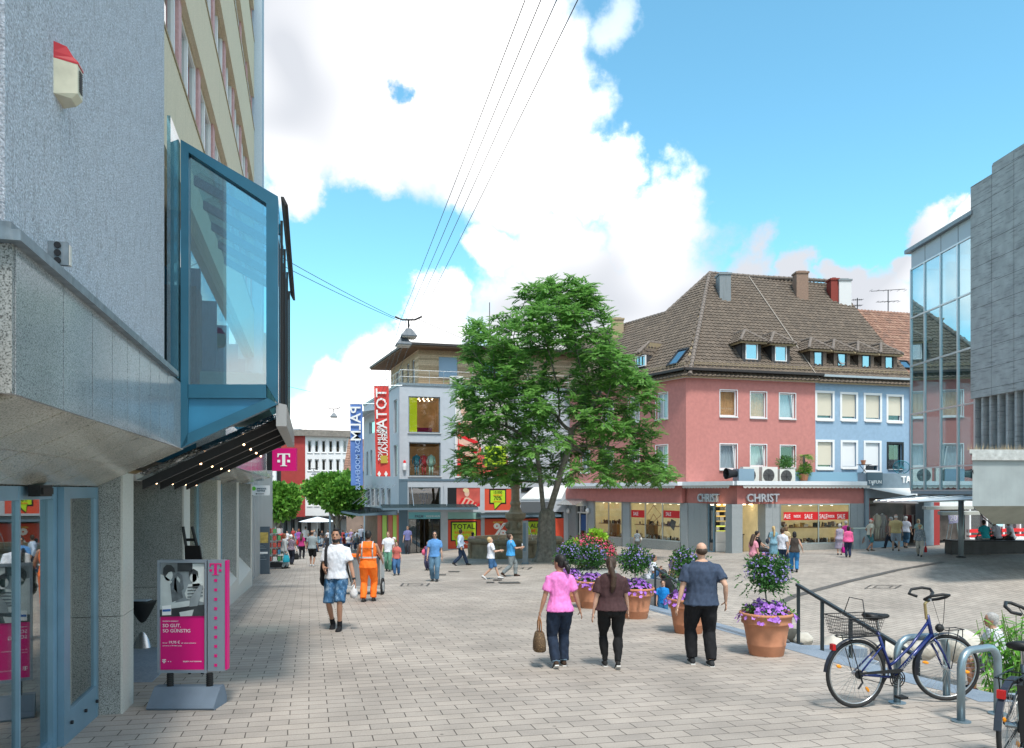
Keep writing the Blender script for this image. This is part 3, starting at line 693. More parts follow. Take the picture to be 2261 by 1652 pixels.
def label_text(par, F, s, px, py, o, h_px, m, align='CENTER', mirror=False, name='lettering', bold=.0, xs=1, depth=.02, up=None, right=None):
    a = F.at(px, o); y = F.p(a,0,o).y; z = CZ+(HY-py)/FPX*y; size = h_px*1.4/FPX*y
    return text(name, s, m, F.p(a,z,o), F.A if right is None else right, up or (0,0,1), size, depth, par, align, bold, mirror, xs)

# ---------------------------------------------------------------- roof tiles as real relief
def tiled(name, mats, par, O, E, U, poly, tw=.30, th=.32, rise=.055):
    """O origin on the eave, E eave dir, U up-slope dir, poly in (e,u) metres"""
    E = Vector(E).normalized(); U = Vector(U).normalized(); Nn = E.cross(U).normalized()
    if Nn.z < 0: Nn = -Nn
    def inside(x, y):
        c = False; n = len(poly)
        for i in range(n):
            (x1,y1),(x2,y2) = poly[i], poly[(i+1)%n]
            if (y1 > y) != (y2 > y) and x < (x2-x1)*(y-y1)/(y2-y1)+x1: c = not c
        return c
    x0, x1 = min(p[0] for p in poly), max(p[0] for p in poly); y0, y1 = min(p[1] for p in poly), max(p[1] for p in poly)
    mb = MB(); prof = [(0,.0),(.3,.25),(.5,.9),(.72,1.),(.9,.35),(1,.0)]
    nx = int((x1-x0)/tw)+1; ny = int((y1-y0)/th)+1
    for j in range(ny):
        v0 = y0+j*th; 
        for i in range(nx):
            u0 = x0+i*tw
            if not inside(u0+tw/2, v0+th/2): continue
            jt = random.uniform(-.003,.004); P = []
            for (f, h) in prof: P.append(O+E*(u0+f*tw)+U*(v0-.03)+Nn*(h*rise+.05+jt))
            Q = [O+E*(u0+f*tw)+U*(v0+th)+Nn*(h*rise+.0+jt) for f, h in prof]; B = [O+E*(u0+f*tw)+U*(v0-.03)+Nn*(h*rise-.02) for f, h in prof]
            n = len(prof); mi = random.choice((0,0,0,1,2)) if isinstance(mats, list) else 0
            mb.add(P+Q+B, [(k,k+1,n+k+1,n+k) for k in range(n-1)]+[(2*n+k,2*n+k+1,k+1,k) for k in range(n-1)], mi)
    o = mb.build(name, mats, par)
    # solid deck beneath
    d = MB(); pl = [O+E*x+U*y-Nn*.03 for x, y in poly]; d.prism(pl, -Nn*.12); d.build('roof_deck', M_creamd, o)
    return o
M_tile = [mat('tile_a',(.125,.098,.076),.85,nz=(2,.15)), mat('tile_b',(.142,.111,.086),.85,nz=(2,.15)), mat('tile_c',(.108,.085,.067),.85,nz=(2,.15))]
M_tileR = [mat('tile_red_a',(.25,.14,.10),.85,nz=(9,.25)), mat('tile_red_b',(.20,.12,.09),.85,nz=(9,.25)), mat('tile_red_c',(.30,.18,.13),.85,nz=(9,.25))]
M_ridge = mat('ridge_tile', (.17,.14,.12), .85, nz=(9,.3))
def ridge(par, a, b, name='ridge_tiles', r=.13):
    mb = MB(); a = Vector(a); b = Vector(b); n = max(2, int((b-a).length/.38)); d = (b-a)/n
    for k in range(n):
        p = a+d*k; mb.tube([p-d*.06, p+d*.98], [r*1.12, r*.9], 8)
    return mb.build(name, M_ridge, par)

# ================================================================ pink corner house and blue house
M_pinkw = mat('pink_render', (.50,.205,.185), .92, nz=(5,.07), bump=(60,.25,.01), streak=(1.2,.35,.22,(.36,.15,.14)))
M_bluew = mat('blue_render', (.27,.39,.52), .92, nz=(5,.06), bump=(60,.25,.01), streak=(1.2,.35,.2,(.20,.29,.40)))
M_eave = mat('white_eave', (.72,.76,.80), .8, nz=(3,.05)); M_gut = mat('dark_gutter', (.035,.03,.03), .5)
M_redf = mat('red_fascia', (.46,.175,.155), .85, nz=(4,.08), bump=(60,.2,.01))
M_stone = mat('grey_stone_tile', (.30,.33,.345), .7, nz=(40,.16)); M_stoned = mat('grey_plinth', (.27,.28,.27), .8, nz=(20,.2))
M_alu = mat('aluminium', (.52,.55,.57), .35, .8); M_acw = mat('air_unit_white', (.62,.61,.57), .5, nz=(5,.05))
C = Vector((10.17, 45, 0)); FR_ = Fr((C.x, C.y), d=VX); FLf = Fr((C.x, C.y), d=(-.5145,.8575), out=(-.8575,-.5145))
LP = 8.71; LB = 15.8; LL = 17.0
zE = Z(7.1); zG = Z(.52); zWall = Z(6.6)
pk = thing('corner_house', 'pink rendered corner house over a jeweller with a steep brown tiled roof', 'house', (C.x+3, C.y+3, gz(C.x,C.y)))
bl = thing('terraced_house', 'light blue house with roller shutters joined to the pink house', 'house', FR_.p(12.3,gz(20,47),-2))
def rr(F, rects, o=0): return [F.rect(*r, o) for r in rects]
PW = [(1590,862,1627,919),(1657,866,1692,922),(1721,869,1756,924),(1590,981,1627,1036),(1657,982,1692,1030),(1723,984,1756,1032)]
BW = [(1804,868,1838,924),(1859,871,1890,925),(1911,873,1943,926),(1961,876,1991,929),(1805,976,1838,1032),(1860,977,1890,1030),(1911,978,1942,1040),(1962,981,1991,1031)]
pw = rr(FR_, PW); bw_ = rr(FR_, BW)
mb = MB(); FR_.wall(mb, 0, LP, Z(-4.6), zWall, pw, -.35, 0)
lw = []
for k in range(5):
    for (z0, z1) in ((Z(4.35),Z(5.9)),(Z(1.25),Z(2.75))):
        a = 1.55+k*2.6; lw.append((a, a+1.05, z0, z1))
FLf.wall(mb, 0.0, LL, Z(.5), zWall, lw, -.35, 0)
mb.build('wall', M_pinkw, pk)
for i, r in enumerate(pw):
    kind = [('curtain',M_curt),('curtain',M_curt),('curtain',M_curtg),('curtain',M_curtg),('curtain',M_curtg),('glass',None)][i]
    window(pk, FR_, r, 0, .08, kind[0], kind[1], mull=0, tilt=i in (2,4,3), surround=.05)
for i, r in enumerate(lw): window(pk, FLf, r, 0, .08, 'curtain', M_curtg if i%2 else M_blindw, mull=1, surround=.04)
mb = MB(); FR_.box(mb, .5, LP-.2, Z(-.3), zWall-.2, -1.2, -1.1); FLf.box(mb, .5, LL, Z(.6), zWall-.2, -1.3, -1.2); mb.build('room_back', M_dkroom, pk)
mb = MB(); FR_.box(mb, -.0, LP, zWall, zE-.02, -.35, .12); FLf.box(mb, -.0, LL, zWall, zE-.02, -.35, .12); mb.build('eave_band', M_eave, pk)
mb = MB(); FR_.box(mb, -.3, LP+.3, zE-.12, zE+.02, .12, .5); FLf.box(mb, -.3, LL, zE-.12, zE+.02, .12, .5); mb.build('gutter', M_gut, pk)
mb = MB(); FR_.wall(mb, LP, LB, Z(-4.6), zWall, bw_, -.35, 0); mb.prism([FR_.p(LB-.3,Z(-4.6),-.36),FR_.p(LB-.3,Z(7.1),-.36),FR_.p(LB-.3,Z(14.6),-7.2),FR_.p(LB-.3,Z(7.1),-13),FR_.p(LB-.3,Z(-4.6),-13)], FR_.A*.28); mb.build('wall', M_bluew, bl)
bk = [(M_blind,.88),(M_blind,.9),(M_blind,.93),(M_blind,.78),(M_blind,.9),(M_blindw,.97),(M_blindw,.8),(None,0)]
for i, r in enumerate(bw_):
    window(bl, FR_, r, 0, .05, 'blind' if bk[i][0] else 'glass', bk[i][0], drop=bk[i][1], fm=M_white if i != 7 else M_dark, surround=.14)
mb = MB(); FR_.box(mb, LP+.1, LB-.4, Z(.6), zWall-.2, -1.2, -1.1); mb.build('room_back', M_dkroom, bl)
mb = MB(); FR_.box(mb, LP, LB, zWall, zE-.04, -.35, .10); mb.build('eave_band', M_eave, bl)
mb = MB(); FR_.box(mb, LP+.3, LB+.1, zE-.16, zE-.03, .10, .45); 
p0 = FR_.p(LB-.05, zE-.15, .2); p1 = FR_.p(LB-.15, Z(5.9), .08); mb.tube([p0, p1, FR_.p(LB-.15, Z(-.5), .08)], .055, 8); mb.build('gutter', mat('zinc_pipe',(.38,.42,.45),.5,.5), bl)
# roofs
nr = -FR_.N; nl = -FLf.N; sl47 = 1.07
Ur = (nr+Vector((0,0,1.07))).normalized(); Ul = (nl+Vector((0,0,1.06))).normalized()
ov = .45
def eu(P, O, E, U):  # coordinates in the roof plane
    d = Vector(P)-O; return (d.dot(E), d.dot(U))
PK = Vector((13.78, 53.72, Z(15.14))); RR_ = Vector((23.6, 56.3, Z(15.14)))
# eave corner where both overhanging eaves meet
Oc = Vector((C.x, C.y, zE))+FR_.N*ov+Vector((0,0,-ov*1.07)) ; Oc.z = zE-ov*.15
def roofO(n, slope, base): return base
O1 = FR_.p(0, zE+.0, 0); O2 = FLf.p(0, zE, 0)
uE = -ov*math.sqrt(1+1.07**2)*.9
pkp = eu(PK, O1, FR_.A, Ur); rrp = eu(RR_, O1, FR_.A, Ur)
tiled('roof', M_tile, pk, O1, FR_.A, Ur, [(-.32,uE),(LP,uE),(LP,pkp[1]),(pkp[0],pkp[1])], tw=.30)
tiled('roof', M_tile, bl, O1+Vector((0,0,-.03)), FR_.A, Ur, [(LP+.02,uE),(LB,uE),(LB,pkp[1]),(LP+.02,pkp[1])], tw=.30)
W1 = eu((10.8,53.7,Z(12.4)), O2, FLf.A, Ul); pl_ = eu(PK, O2, FLf.A, Ul); zt = 5.0*math.sqrt(1+1.06**2)
pl_ = (pl_[0], pl_[1])
tiled('roof', M_tile, pk, O2, FLf.A, Ul, [(-.3,uE),(pl_[0],pl_[1]),(7.2,zt),(LL,zt),(LL,uE)], tw=.30)
ridge(pk, O1+Ur*uE+Vector((-.0,-.1,.05)), PK+Vector((0,0,.05)), 'hip_tiles')
ridge(pk, PK+Vector((0,0,.03)), PK.lerp(RR_,.0)+FR_.A*(LP-pkp[0])+Vector((0,0,.03)))
ridge(bl, PK+FR_.A*(LP-pkp[0])+Vector((0,0,.02)), FR_.p(LB, PK.z+.02, -7.06))
w1 = O2+FLf.A*7.2+Ul*zt; w2 = O2+FLf.A*LL+Ul*zt
ridge(pk, PK, w1); ridge(pk, w1, w2)
# back slopes so that the roof is closed
mb = MB(); bk_ = Vector((nr.x, nr.y, -1.0)).normalized()
e1 = FR_.p(LB, PK.z, -7.06); mb.prism([PK-Vector((0,0,.2)), e1-Vector((0,0,.2)), e1+bk_*9, PK+bk_*9], Vector((0,0,-.15)))
bl2 = Vector((nl.x,nl.y,-1)).normalized(); mb.prism([w1-Vector((0,0,.15)), w2-Vector((0,0,.15)), w2+bl2*7, w1+bl2*7], Vector((0,0,-.15)))
mb.prism([PK-Vector((0,0,.25)), w1-Vector((0,0,.2)), w1+bl2*7, PK+bk_*9], Vector((0,0,-.15)))
mb.build('rear_roof', M_tile[0], pk)
# verge strip between pink and blue halves, snow guard
mb = MB(); mb.tube([O1+FR_.A*LP+Ur*uE+Vector((0,0,.1)), O1+FR_.A*LP+Ur*pkp[1]+Vector((0,0,.1))], .035, 6); mb.build('verge_strip', mat('pale_strip',(.32,.28,.24),.8), pk)
def guard(par, F, a0, a1, O, U, E):
    mb = MB(); q = O+U*.28+Vector((0,0,.16)); 
    for h in (.0,.1): mb.tube([q+E*a0+Vector((0,0,h)), q+E*a1+Vector((0,0,h))], .016, 5)
    n = int((a1-a0)/.35)
    for k in range(n+1): p = q+E*(a0+(a1-a0)*k/n); mb.tube([p-Vector((0,0,.12)), p+Vector((0,0,.1))], .014, 5)
    mb.build('snow_guard', M_creamd, par)
guard(pk, FR_, .3, LP-.1, O1, Ur, FR_.A); guard(bl, FR_, LP+.1, LB-.1, O1, Ur, FR_.A); guard(pk, FLf, .3, LL, O2, Ul, FLf.A)
# dormers
def dormer(par, px0, px1, py0, py1, inset, wall_m, fm, F=FR_, off=-.62, fill=None):
    a0, a1 = F.at(px0, off), F.at(px1, off); z0, z1 = F.zt((px0+px1)/2, py1, off), F.zt((px0+px1)/2, py0, off)
    ac = (a0+a1)/2; w = (a1-a0)/2+inset
    mb = MB(); F.wall(mb, ac-w, ac+w, z0-.35, z1+.14, [(a0,a1,z0,z1)], off-.12, off); 
    mb.hexa([F.p(ac-w,z0-.35,off-.01),F.p(ac-w+.05,z0-.35,off-.01),F.p(ac-w+.05,z0-.35,off-2.2),F.p(ac-w,z0-.35,off-2.2),F.p(ac-w,z1+.14,off-.01),F.p(ac-w+.05,z1+.14,off-.01),F.p(ac-w+.05,z1+.14,off-2.2),F.p(ac-w,z1+.14,off-2.2)])
    mb.hexa([F.p(ac+w-.05,z0-.35,off-.01),F.p(ac+w,z0-.35,off-.01),F.p(ac+w,z0-.35,off-2.2),F.p(ac+w-.05,z0-.35,off-2.2),F.p(ac+w-.05,z1+.14,off-.01),F.p(ac+w,z1+.14,off-.01),F.p(ac+w,z1+.14,off-2.2),F.p(ac+w-.05,z1+.14,off-2.2)])
    d = mb.build('dormer', wall_m, par)
    ww = MB(); 
    f = .05; F.box(ww,a0,a0+f,z0,z1,off-.08,off+.02); F.box(ww,a1-f,a1,z0,z1,off-.08,off+.02); F.box(ww,a0+f,a1-f,z1-f,z1,off-.08,off+.018); F.box(ww,a0+f,a1-f,z0,z0+f,off-.08,off+.018)
    ww.build('dormer_window', fm, d)
    g = MB(); F.box(g,a0+f,a1-f,z0+f,z1-f,off-.05,off-.04); g.build('dormer_pane', G_pane if fill is None else glass('sky_glass',(.35,.5,.6),.95,.01,.45,.3,(.05,.12,.2)), d)
    # hipped tiled cap: three faces
    e = .28; zr = z1+.14; top = zr+.78; ridge0 = off-.75; back = off-2.6
    L_, R_ = ac-w-e, ac+w+e
    p = lambda a, z, o: F.p(a, z, o)
    for (O, E2, U2, po) in ((p(L_,zr-.05,off+e), F.A, p(ac,top,ridge0)-p(ac,zr-.05,off+e), None),):
        Wd = R_-L_; H = U2.length; tiled('dormer_roof', M_tile, d, O, E2, U2, [(0,0),(Wd,0),(Wd/2+.05,H),(Wd/2-.05,H)], .26, .27, .05)
    Ls = (p(ac,top,ridge0)-p(L_,zr-.05,ridge0)); O = p(L_,zr-.05,back); Ed = F.N; ln = (off+e)-back
    tiled('dormer_roof', M_tile, d, O, Ed, Ls, [(0,0),(ln,0),(ln-e-.75,Ls.length),(0,Ls.length)], .26, .27, .05)
    Ls = (p(ac,top,ridge0)-p(R_,zr-.05,ridge0)); O = p(R_,zr-.05,back)
    tiled('dormer_roof', M_tile, d, O, Ed, Ls, [(0,0),(ln,0),(ln-e-.75,Ls.length),(0,Ls.length)], .26, .27, .05)
    mb = MB()
    for q0, q1 in ((p(ac,top+.04,back),p(ac,top+.04,ridge0)),(p(ac,top+.04,ridge0),p(L_,zr,off+e)),(p(ac,top+.04,ridge0),p(R_,zr,off+e))):
        n = max(2,int((q1-q0).length/.3)); dd = (q1-q0)/n
        for k in range(n): mb.tube([q0+dd*(k-.05), q0+dd*(k+1)], [.10,.08], 7)
    mb.build('dormer_ridge', M_ridge, d)
M_dorm = mat('dark_slate_cheek', (.05,.048,.05), .8, nz=(8,.2)); M_dormb = mat('brown_shingle', (.13,.10,.08), .85, nz=(8,.3))
dormer(pk, 1646,1673,759,794, .22, M_dorm, M_white, fill=1); dormer(pk, 1711,1737,764,798, .22, M_dorm, M_white, fill=1)
for x0, x1, y0, y1 in ((1797,1817,776,808),(1849,1869,780,809),(1903,1922,784,812),(1954,1973,787,814)):
    dormer(bl, x0, x1, y0, y1, .26, M_dormb, M_dark, fill=1)
dormer(pk, 1404,1424, 786,810, .3, M_dorm, M_white, FLf, -.5, fill=1)
# satellite dish on a blue-house dormer
q = FR_.P(1857, 795, -.75); sd = thing('satellite_dish', 'round grey satellite dish in front of the second brown dormer', 'satellite dish', q)
mb = MB(); Mx = Matrix.Rotation(R(80), 3, 'X') @ Matrix.Rotation(R(20),3,'Y')
rings = [[q+Mx @ Vector((r*math.cos(2*math.pi*j/16), r*math.sin(2*math.pi*j/16), z)) for j in range(16)] for r, z in ((.02,0),(.15,.02),(.32,.09),(.31,.10),(.14,.035),(.02,.015))]
mb.loft(rings); mb.build('dish', mat('dish_grey',(.25,.26,.27),.5), sd); mb = MB(); mb.tube([q+Vector((0,.05,-.02)), q+Vector((0,.3,-.3)), q+Vector((0,.3,-.6))], .02, 6); mb.build('bracket', M_dark, sd)
# skylights
def skylight(par, O, E, U, e, u, w, h):
    nn = E.cross(U).normalized(); nn = nn if nn.z > 0 else -nn
    c = [O+E*(e+x)+U*(u+y)+nn*.1 for x, y in ((0,0),(w,0),(w,h),(0,h))]; mb = MB()
    for i in range(4):
        a, b = c[i], c[(i+1)%4]; cc = sum(c, Vector())/4; mb.prism([a, b, b.lerp(cc,.16), a.lerp(cc,.16)], nn*.09)
    o = mb.build('skylight', M_dark, par); cc = sum(c, Vector())/4; mb = MB(); mb.prism([p.lerp(cc,.14)+nn*.03 for p in c], nn*.01); mb.build('skylight_pane', glass('sky_glass',(.35,.5,.6),.95,.01,.45,.3,(.05,.12,.2)), o)
skylight(pk, O2, FLf.A, Ul, 1.0, .45, .95, 1.5)
# chimneys
def chimney(par, px0, px1, py0, py1, y, m, cap=None, d=.8, name='chimney'):
    x0, x1 = (px0-CX)/FPX*y, (px1-CX)/FPX*y; z0, z1 = CZ+(HY-py1)/FPX*y-.8, CZ+(HY-py0)/FPX*y
    mb = MB(); mb.box(x0,x1,y,y+d,z0,z1); o = mb.build(name, m, par)
    mb = MB(); mb.box(x0-.06,x1+.06,y-.06,y+d+.06,z1,z1+.12); mb.box(x0+.15,x1-.15,y+.1,y+d-.1,z1+.12,z1+.2); mb.build('chimney_cap', cap or m, o)
M_brickb = mat('chimney_brick', (.24,.16,.12), .9, nz=(30,.25)); M_zinc = mat('weathered_zinc', (.20,.225,.24), .6, .2, streak=(12,1,.5,(.1,.1,.1)))
chimney(pk, 1589,1614, 606,668, 51.4, M_zinc, d=1.0); chimney(bl, 1759,1785, 603,650, 53.6, M_brickb)
chimney(bl, 1835,1852, 618,650, 54.3, mat('red_brick',(.22,.04,.03),.85,nz=(20,.2))); chimney(bl, 1853,1880, 620,668, 54.2, mat('white_cladding',(.6,.6,.6),.6), M_zinc)
chimney(pk, 1352,1377, 706,735, 56.5, M_creamd)

# ---------------- ground-floor jeweller, built out in front of the pink house
Bc = Vector((12.0,41,0)); Cc = Vector((20.0,43.35,0)); Aa = Vector((10.17-.0,44.9,0))
FA = Fr((Aa.x,Aa.y), d=(Bc-Aa)); FB_ = Fr((Bc.x,Bc.y), d=(Cc-Bc)); LA = (Bc-Aa).length; LBc = (Cc-Bc).length
js = thing('jewellers_shop', 'low jewellery shop front with red fascia and grey stone pillars below the pink house', 'shop', Vector((14,43,gz(14,43))))
zf1, zf0 = Z(.50), CZ+(HY-1113)/FPX*41.5
mb = MB()
FA.box(mb, .0, LA-.02, zf0, zf1-.22, -.25, -.02); FB_.box(mb, .0, LBc, zf0, zf1-.22, -.25, -.02)
FLf.box(mb, 0.05, LL, zf0, zf1-.2, .02, .3)
mb.build('fascia', M_redf, js)
mb = MB(); FA.box(mb, -.15, LA+.05, zf1-.22, zf1, -1.2, .35); FB_.box(mb, -.25, LBc+.1, zf1-.22, zf1, -2.0, .36); FLf.box(mb, -.1, 11.2, zf1-.22, zf1, -.1, .75)
mb.build('canopy_ledge', M_eave, js)
# terrace slab
mb = MB(); mb.prism([Vector((p.x,p.y,zf1-.25)) for p in (Aa, Bc, Cc, FR_.p(12.4,0,-.3), FR_.p(0,0,-.3))], Vector((0,0,.12))); mb.build('terrace', M_stoned, js)
# scalloped awning valances
def valance(F, a0, a1, z, o, par):
    mb = MB(); n = max(2,int((a1-a0)/.25))
    for k in range(n):
        a = a0+(a1-a0)*k/n; b = a0+(a1-a0)*(k+1)/n; c = (a+b)/2
        mb.prism([F.p(a,z,o),F.p(b,z,o),F.p(b,z-.10,o),F.p(c+(b-a)*.25,z-.15,o),F.p(c,z-.165,o),F.p(c-(b-a)*.25,z-.15,o),F.p(a,z-.10,o)], F.N*.02)
    mb.build('awning_valance', mat('grey_white_fabric',(.55,.55,.53),.9), par)
valance(FA, .0, LA*.93, zf1-.22, .28, js); valance(FB_, .15, LBc-.1, zf1-.22, .3, js); valance(FLf, .2, 11, zf1-.22, .68, js)
def zg(F, a, o=0): p = F.p(a,0,o); return ground(p.x, p.y)
def stonepier(F, px0, px1, o, par, d=.5, top=None):
    a0, a1 = F.at(px0,o), F.at(px1,o); z0 = zg(F,(a0+a1)/2,o)-.2; z1 = top or zf0; mb = MB(); h = .52; g = .008; z = z0; k = 0
    while z < z1-.01:
        zz = min(z+h, z1); n = max(1, round((a1-a0)/.55))
        for i in range(n):
            b0, b1 = a0+(a1-a0)*i/n, a0+(a1-a0)*(i+1)/n; F.box(mb, b0+g, b1-g, z+g, zz, o-d, o)
        z = zz; k += 1
    F.box(mb, a0+.02, a1-.02, z0, z1, o-d+.02, o-.012)
    return mb.build('stone_pier', M_stone, par)
# left flank (below the pink left facade)
M_warm = mat('glowing_interior', (.50,.42,.24), .9, emit=((1,.8,.42), .16), nz=(1.5,.25))  # interior walls emit a warm glow in place of lamp light falling on them
M_goods = [mat('goods_dark',(.03,.025,.02),.4), mat('goods_gold',(.45,.30,.12),.35,.3), mat('goods_white',(.6,.6,.58),.5), mat('goods_brown',(.16,.09,.05),.6)]
M_shelf = mat('oak_shelf', (.33,.2,.1), .6); M_salered = mat('sale_red', (.62,.015,.02), .5); M_wtxt = mat('white_lettering', (.85,.85,.85), .4)
M_light = mat('ceiling_spot', (1,.9,.7), .5, emit=((1,.85,.6), 6))
def shopwindow(par, F, px0, px1, pyt, o, zb=None, mulls=(), bands=(), n_goods=40, deep=1.3, seed=1, sill=.55, topz=None, warm=None):
    rnd = random.Random(seed); a0, a1 = F.at(px0,o), F.at(px1,o); g = zg(F,(a0+a1)/2,o); z0 = g+sill; z1 = topz or F.zt((px0+px1)/2, pyt, o)
    mb = MB(); F.box(mb,a0,a0+.05,z0,z1,o-.08,o-.01); F.box(mb,a1-.05,a1,z0,z1,o-.08,o-.01); F.box(mb,a0,a1,z1-.06,z1,o-.08,o-.012); F.box(mb,a0,a1,z0,z0+.06,o-.08,o-.012)
    for px in mulls: a = F.at(px,o); F.box(mb,a-.03,a+.03,z0,z1,o-.08,o-.011)
    w = mb.build('display_window', M_alu, par)
    mb = MB(); F.box(mb,a0+.04,a1-.04,z0+.05,z1-.05,o-.05,o-.04); mb.build('display_glass', G_clear, w)
    mb = MB(); t = .04
    F.box(mb,a0,a1,z0-.1,z1,o-deep-t,o-deep); F.box(mb,a0,a0+t,z0,z1,o-deep,o-.09); F.box(mb,a1-t,a1,z0,z1,o-deep,o-.09); F.box(mb,a0+t,a1-t,z1-.1,z1-.02,o-deep,o-.09)
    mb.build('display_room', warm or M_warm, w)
    mb = MB(); F.box(mb,a0+t,a1-t,z0-.05,z0+.01,o-deep,o-.09); F.box(mb,a0+.1,a1-.1,z0+.85,z0+.9,o-.9,o-.3)
    F.box(mb,a0+.3,a0+1.2,z0+.01,z0+.85,o-deep+.02,o-deep+.3); mb.build('display_shelf', M_shelf, w)
    gb = MB()
    for k in range(n_goods):
        a = rnd.uniform(a0+.15,a1-.15); lev_ = rnd.choice((0,0,1)); zz = z0+.01+(.89 if lev_ else 0); oo = rnd.uniform(o-.85,o-.3); s = rnd.uniform(.03,.09); h = rnd.uniform(.05,.3); mi = rnd.randrange(4)
        if rnd.random() < .5: F.box(gb,a-s,a+s,zz,zz+h,oo-s,oo+s,mi)
        else: gb.lathe(F.p(a,zz,oo), [(s,0),(s*.9,.02),(s*.3,.05),(s*.7,h*.7),(s*.2,h)], 8, mi)
    gb.build('displayed_goods', M_goods, w)
    lb = MB()
    for k in range(int((a1-a0)/.7)+1): a = a0+.3+k*.7; (a < a1-.1) and lb.tube([F.p(a,z1-.12,o-.6),F.p(a,z1-.10,o-.6)], .07, 8)
    lb.build('spot_lamp', M_light, w)
    for (q0, q1, y0, y1, words) in bands:
        b0, b1 = F.at(q0,o), F.at(q1,o); zz0, zz1 = F.zt(q0,y1,o), F.zt(q0,y0,o); mb = MB(); F.box(mb,b0,b1,zz0,zz1,o-.035,o-.03); bb = mb.build('sale_banner', M_salered, w)
        n = len(words)
        for i, (t_, px_, sz) in enumerate(words): label_text(bb, F, t_, px_, (y0+y1)/2+sz*.5, o-.029, sz, M_wtxt, xs=.72)
    # low plinth
    mb = MB(); F.box(mb,a0,a1,g-.4,z0,o-.3,o-.0); mb.build('plinth', M_stoned, par)
    return w
oS = .02
dl = Vector((-.5145,.8575,0)); FLr = Fr((C+dl*LL)[:2], d=(.5145,-.8575))
for p0, p1 in ((1253,1271),(1297,1311),(1374,1390),(1503,1517)): stonepier(FLr, p0, p1, oS+.1, js, .6)
shopwindow(js, FLr, 1312, 1373, 1117, oS+.05, mulls=(1343,), seed=3, topz=zf0, n_goods=60)
w_ = shopwindow(js, FLr, 1391, 1502, 1117, oS+.05, mulls=(1424,1462), seed=5, topz=zf0, n_goods=70,
    bands=((1393,1422,1126,1142,[('SALE',1404,8)]),(1464,1500,1127,1143,[('SALE',1476,8)])))
# zig-zag gold decoration in the middle pane
mb = MB(); zz_ = [FLr.P(x, y, oS-.03) for x, y in ((1429,1136),(1443,1116),(1460,1137),(1429,1165),(1447,1196),(1461,1164),(1443,1135),(1430,1160))]
mb.tube(zz_, .022, 5); mb.build('gold_decoration', mat('copper_tube',(.55,.3,.18),.3,.7), w_)
mb = MB(); mb.prism([FLr.P(x,y,oS+.0-.2) for x,y in ((1483,1146),(1493,1152),(1488,1172),(1478,1160))], FLr.N*.02); mb.build('dark_ornament', M_black, w_)
# white entrance door with fan light and little canopy, two globe lamps
a0, a1, z0, z1 = FLr.rect(1272,1112,1295,1215,0.0); z0 = zg(FLr,a0,0)
ed_ = thing('entrance_door', 'white glazed door with a blue notice under a small glass canopy', 'door', FLr.p((a0+a1)/2, z0, 0))
mb = MB(); f=.08
for x0_,x1_,y0_,y1_ in ((a0,a0+f,z0,z1),(a1-f,a1,z0,z1),(a0+f,a1-f,z1-f,z1),(a0+f,a1-f,z0,z0+.2),(a0+f,a1-f,z0+2.1,z0+2.2),(a0+.35,a0+.43,z0+.2,z0+2.1),(a0+.5,a0+.56,z0+2.2,z1-f)): FLr.box(mb,x0_,x1_,y0_,y1_,-.12,-.02)
mb.build('door_frame', M_white, ed_); mb = MB(); FLr.box(mb,a0+f,a1-f,z0+.2,z1-f,-.08,-.07); mb.build('door_glass', G_win, ed_)
mb = MB(); FLr.box(mb,a0+.52,a1-.12,z0+.9,z0+2.0,-.068,-.06); mb.build('blue_notice', mat('notice_blue',(.03,.10,.28),.5), ed_)
mb = MB(); cz_=z1+.15; mb.prism([FLr.p(a0-.8,cz_+.3,0.02),FLr.p(a1+.3,cz_+.3,0.02),FLr.p(a1+.3,cz_-.25,1.1),FLr.p(a0-.8,cz_-.25,1.1)], Vector((0,0,.03))); mb.build('canopy_glass', glass('canopy_glass',(.8,.8,.78),.9,.05,.2,.35,(.5,.5,.48)), ed_)
mb = MB()
for a in (a0-.8,a1+.26): mb.prism([FLr.p(a,cz_+.3,.02),FLr.p(a,cz_-.25,1.1),FLr.p(a,cz_-.3,1.1),FLr.p(a,cz_-.3,.02)], FLr.A*.04)
mb.build('canopy_bracket', M_alu, ed_)
for px,lb in ((1257,'white half-globe wall lamp left of the small glazed entrance door'),(1300,'white half-globe wall lamp right of the small glazed entrance door')):
    q = FLr.P(px,1128,.13); l_ = thing('globe_lamp', lb, 'wall lamp', q, 0, 'globe lamps beside the entrance'); mb = MB(); mb.ell(q+FLr.N*.08,.17,.17,.2,12,8); mb.smooth=True; mb.build('lamp_globe', M_white, l_)
    mb = MB(); mb.tube([q, q+FLr.N*.1],.19,12); mb.build('lamp_ring', M_alu, l_)
# passage and service entrance left of it
mb = MB(); FLr.box(mb, FLr.at(1216), FLr.at(1238), zg(FLr,3)-.3, zf0, -.6, -.5); mb.build('dark_doorway', M_dkroom, pk)
mb = MB(); FLr.box(mb, 0, FLr.at(1216), -4, zf0, -.3, -.02);FLr.box(mb, FLr.at(1238), FLr.at(1253), -4, zf0, -.3, -.03); mb.build('ground_floor_wall', mat('tan_wall',(.36,.27,.15),.9,nz=(3,.2)), pk)
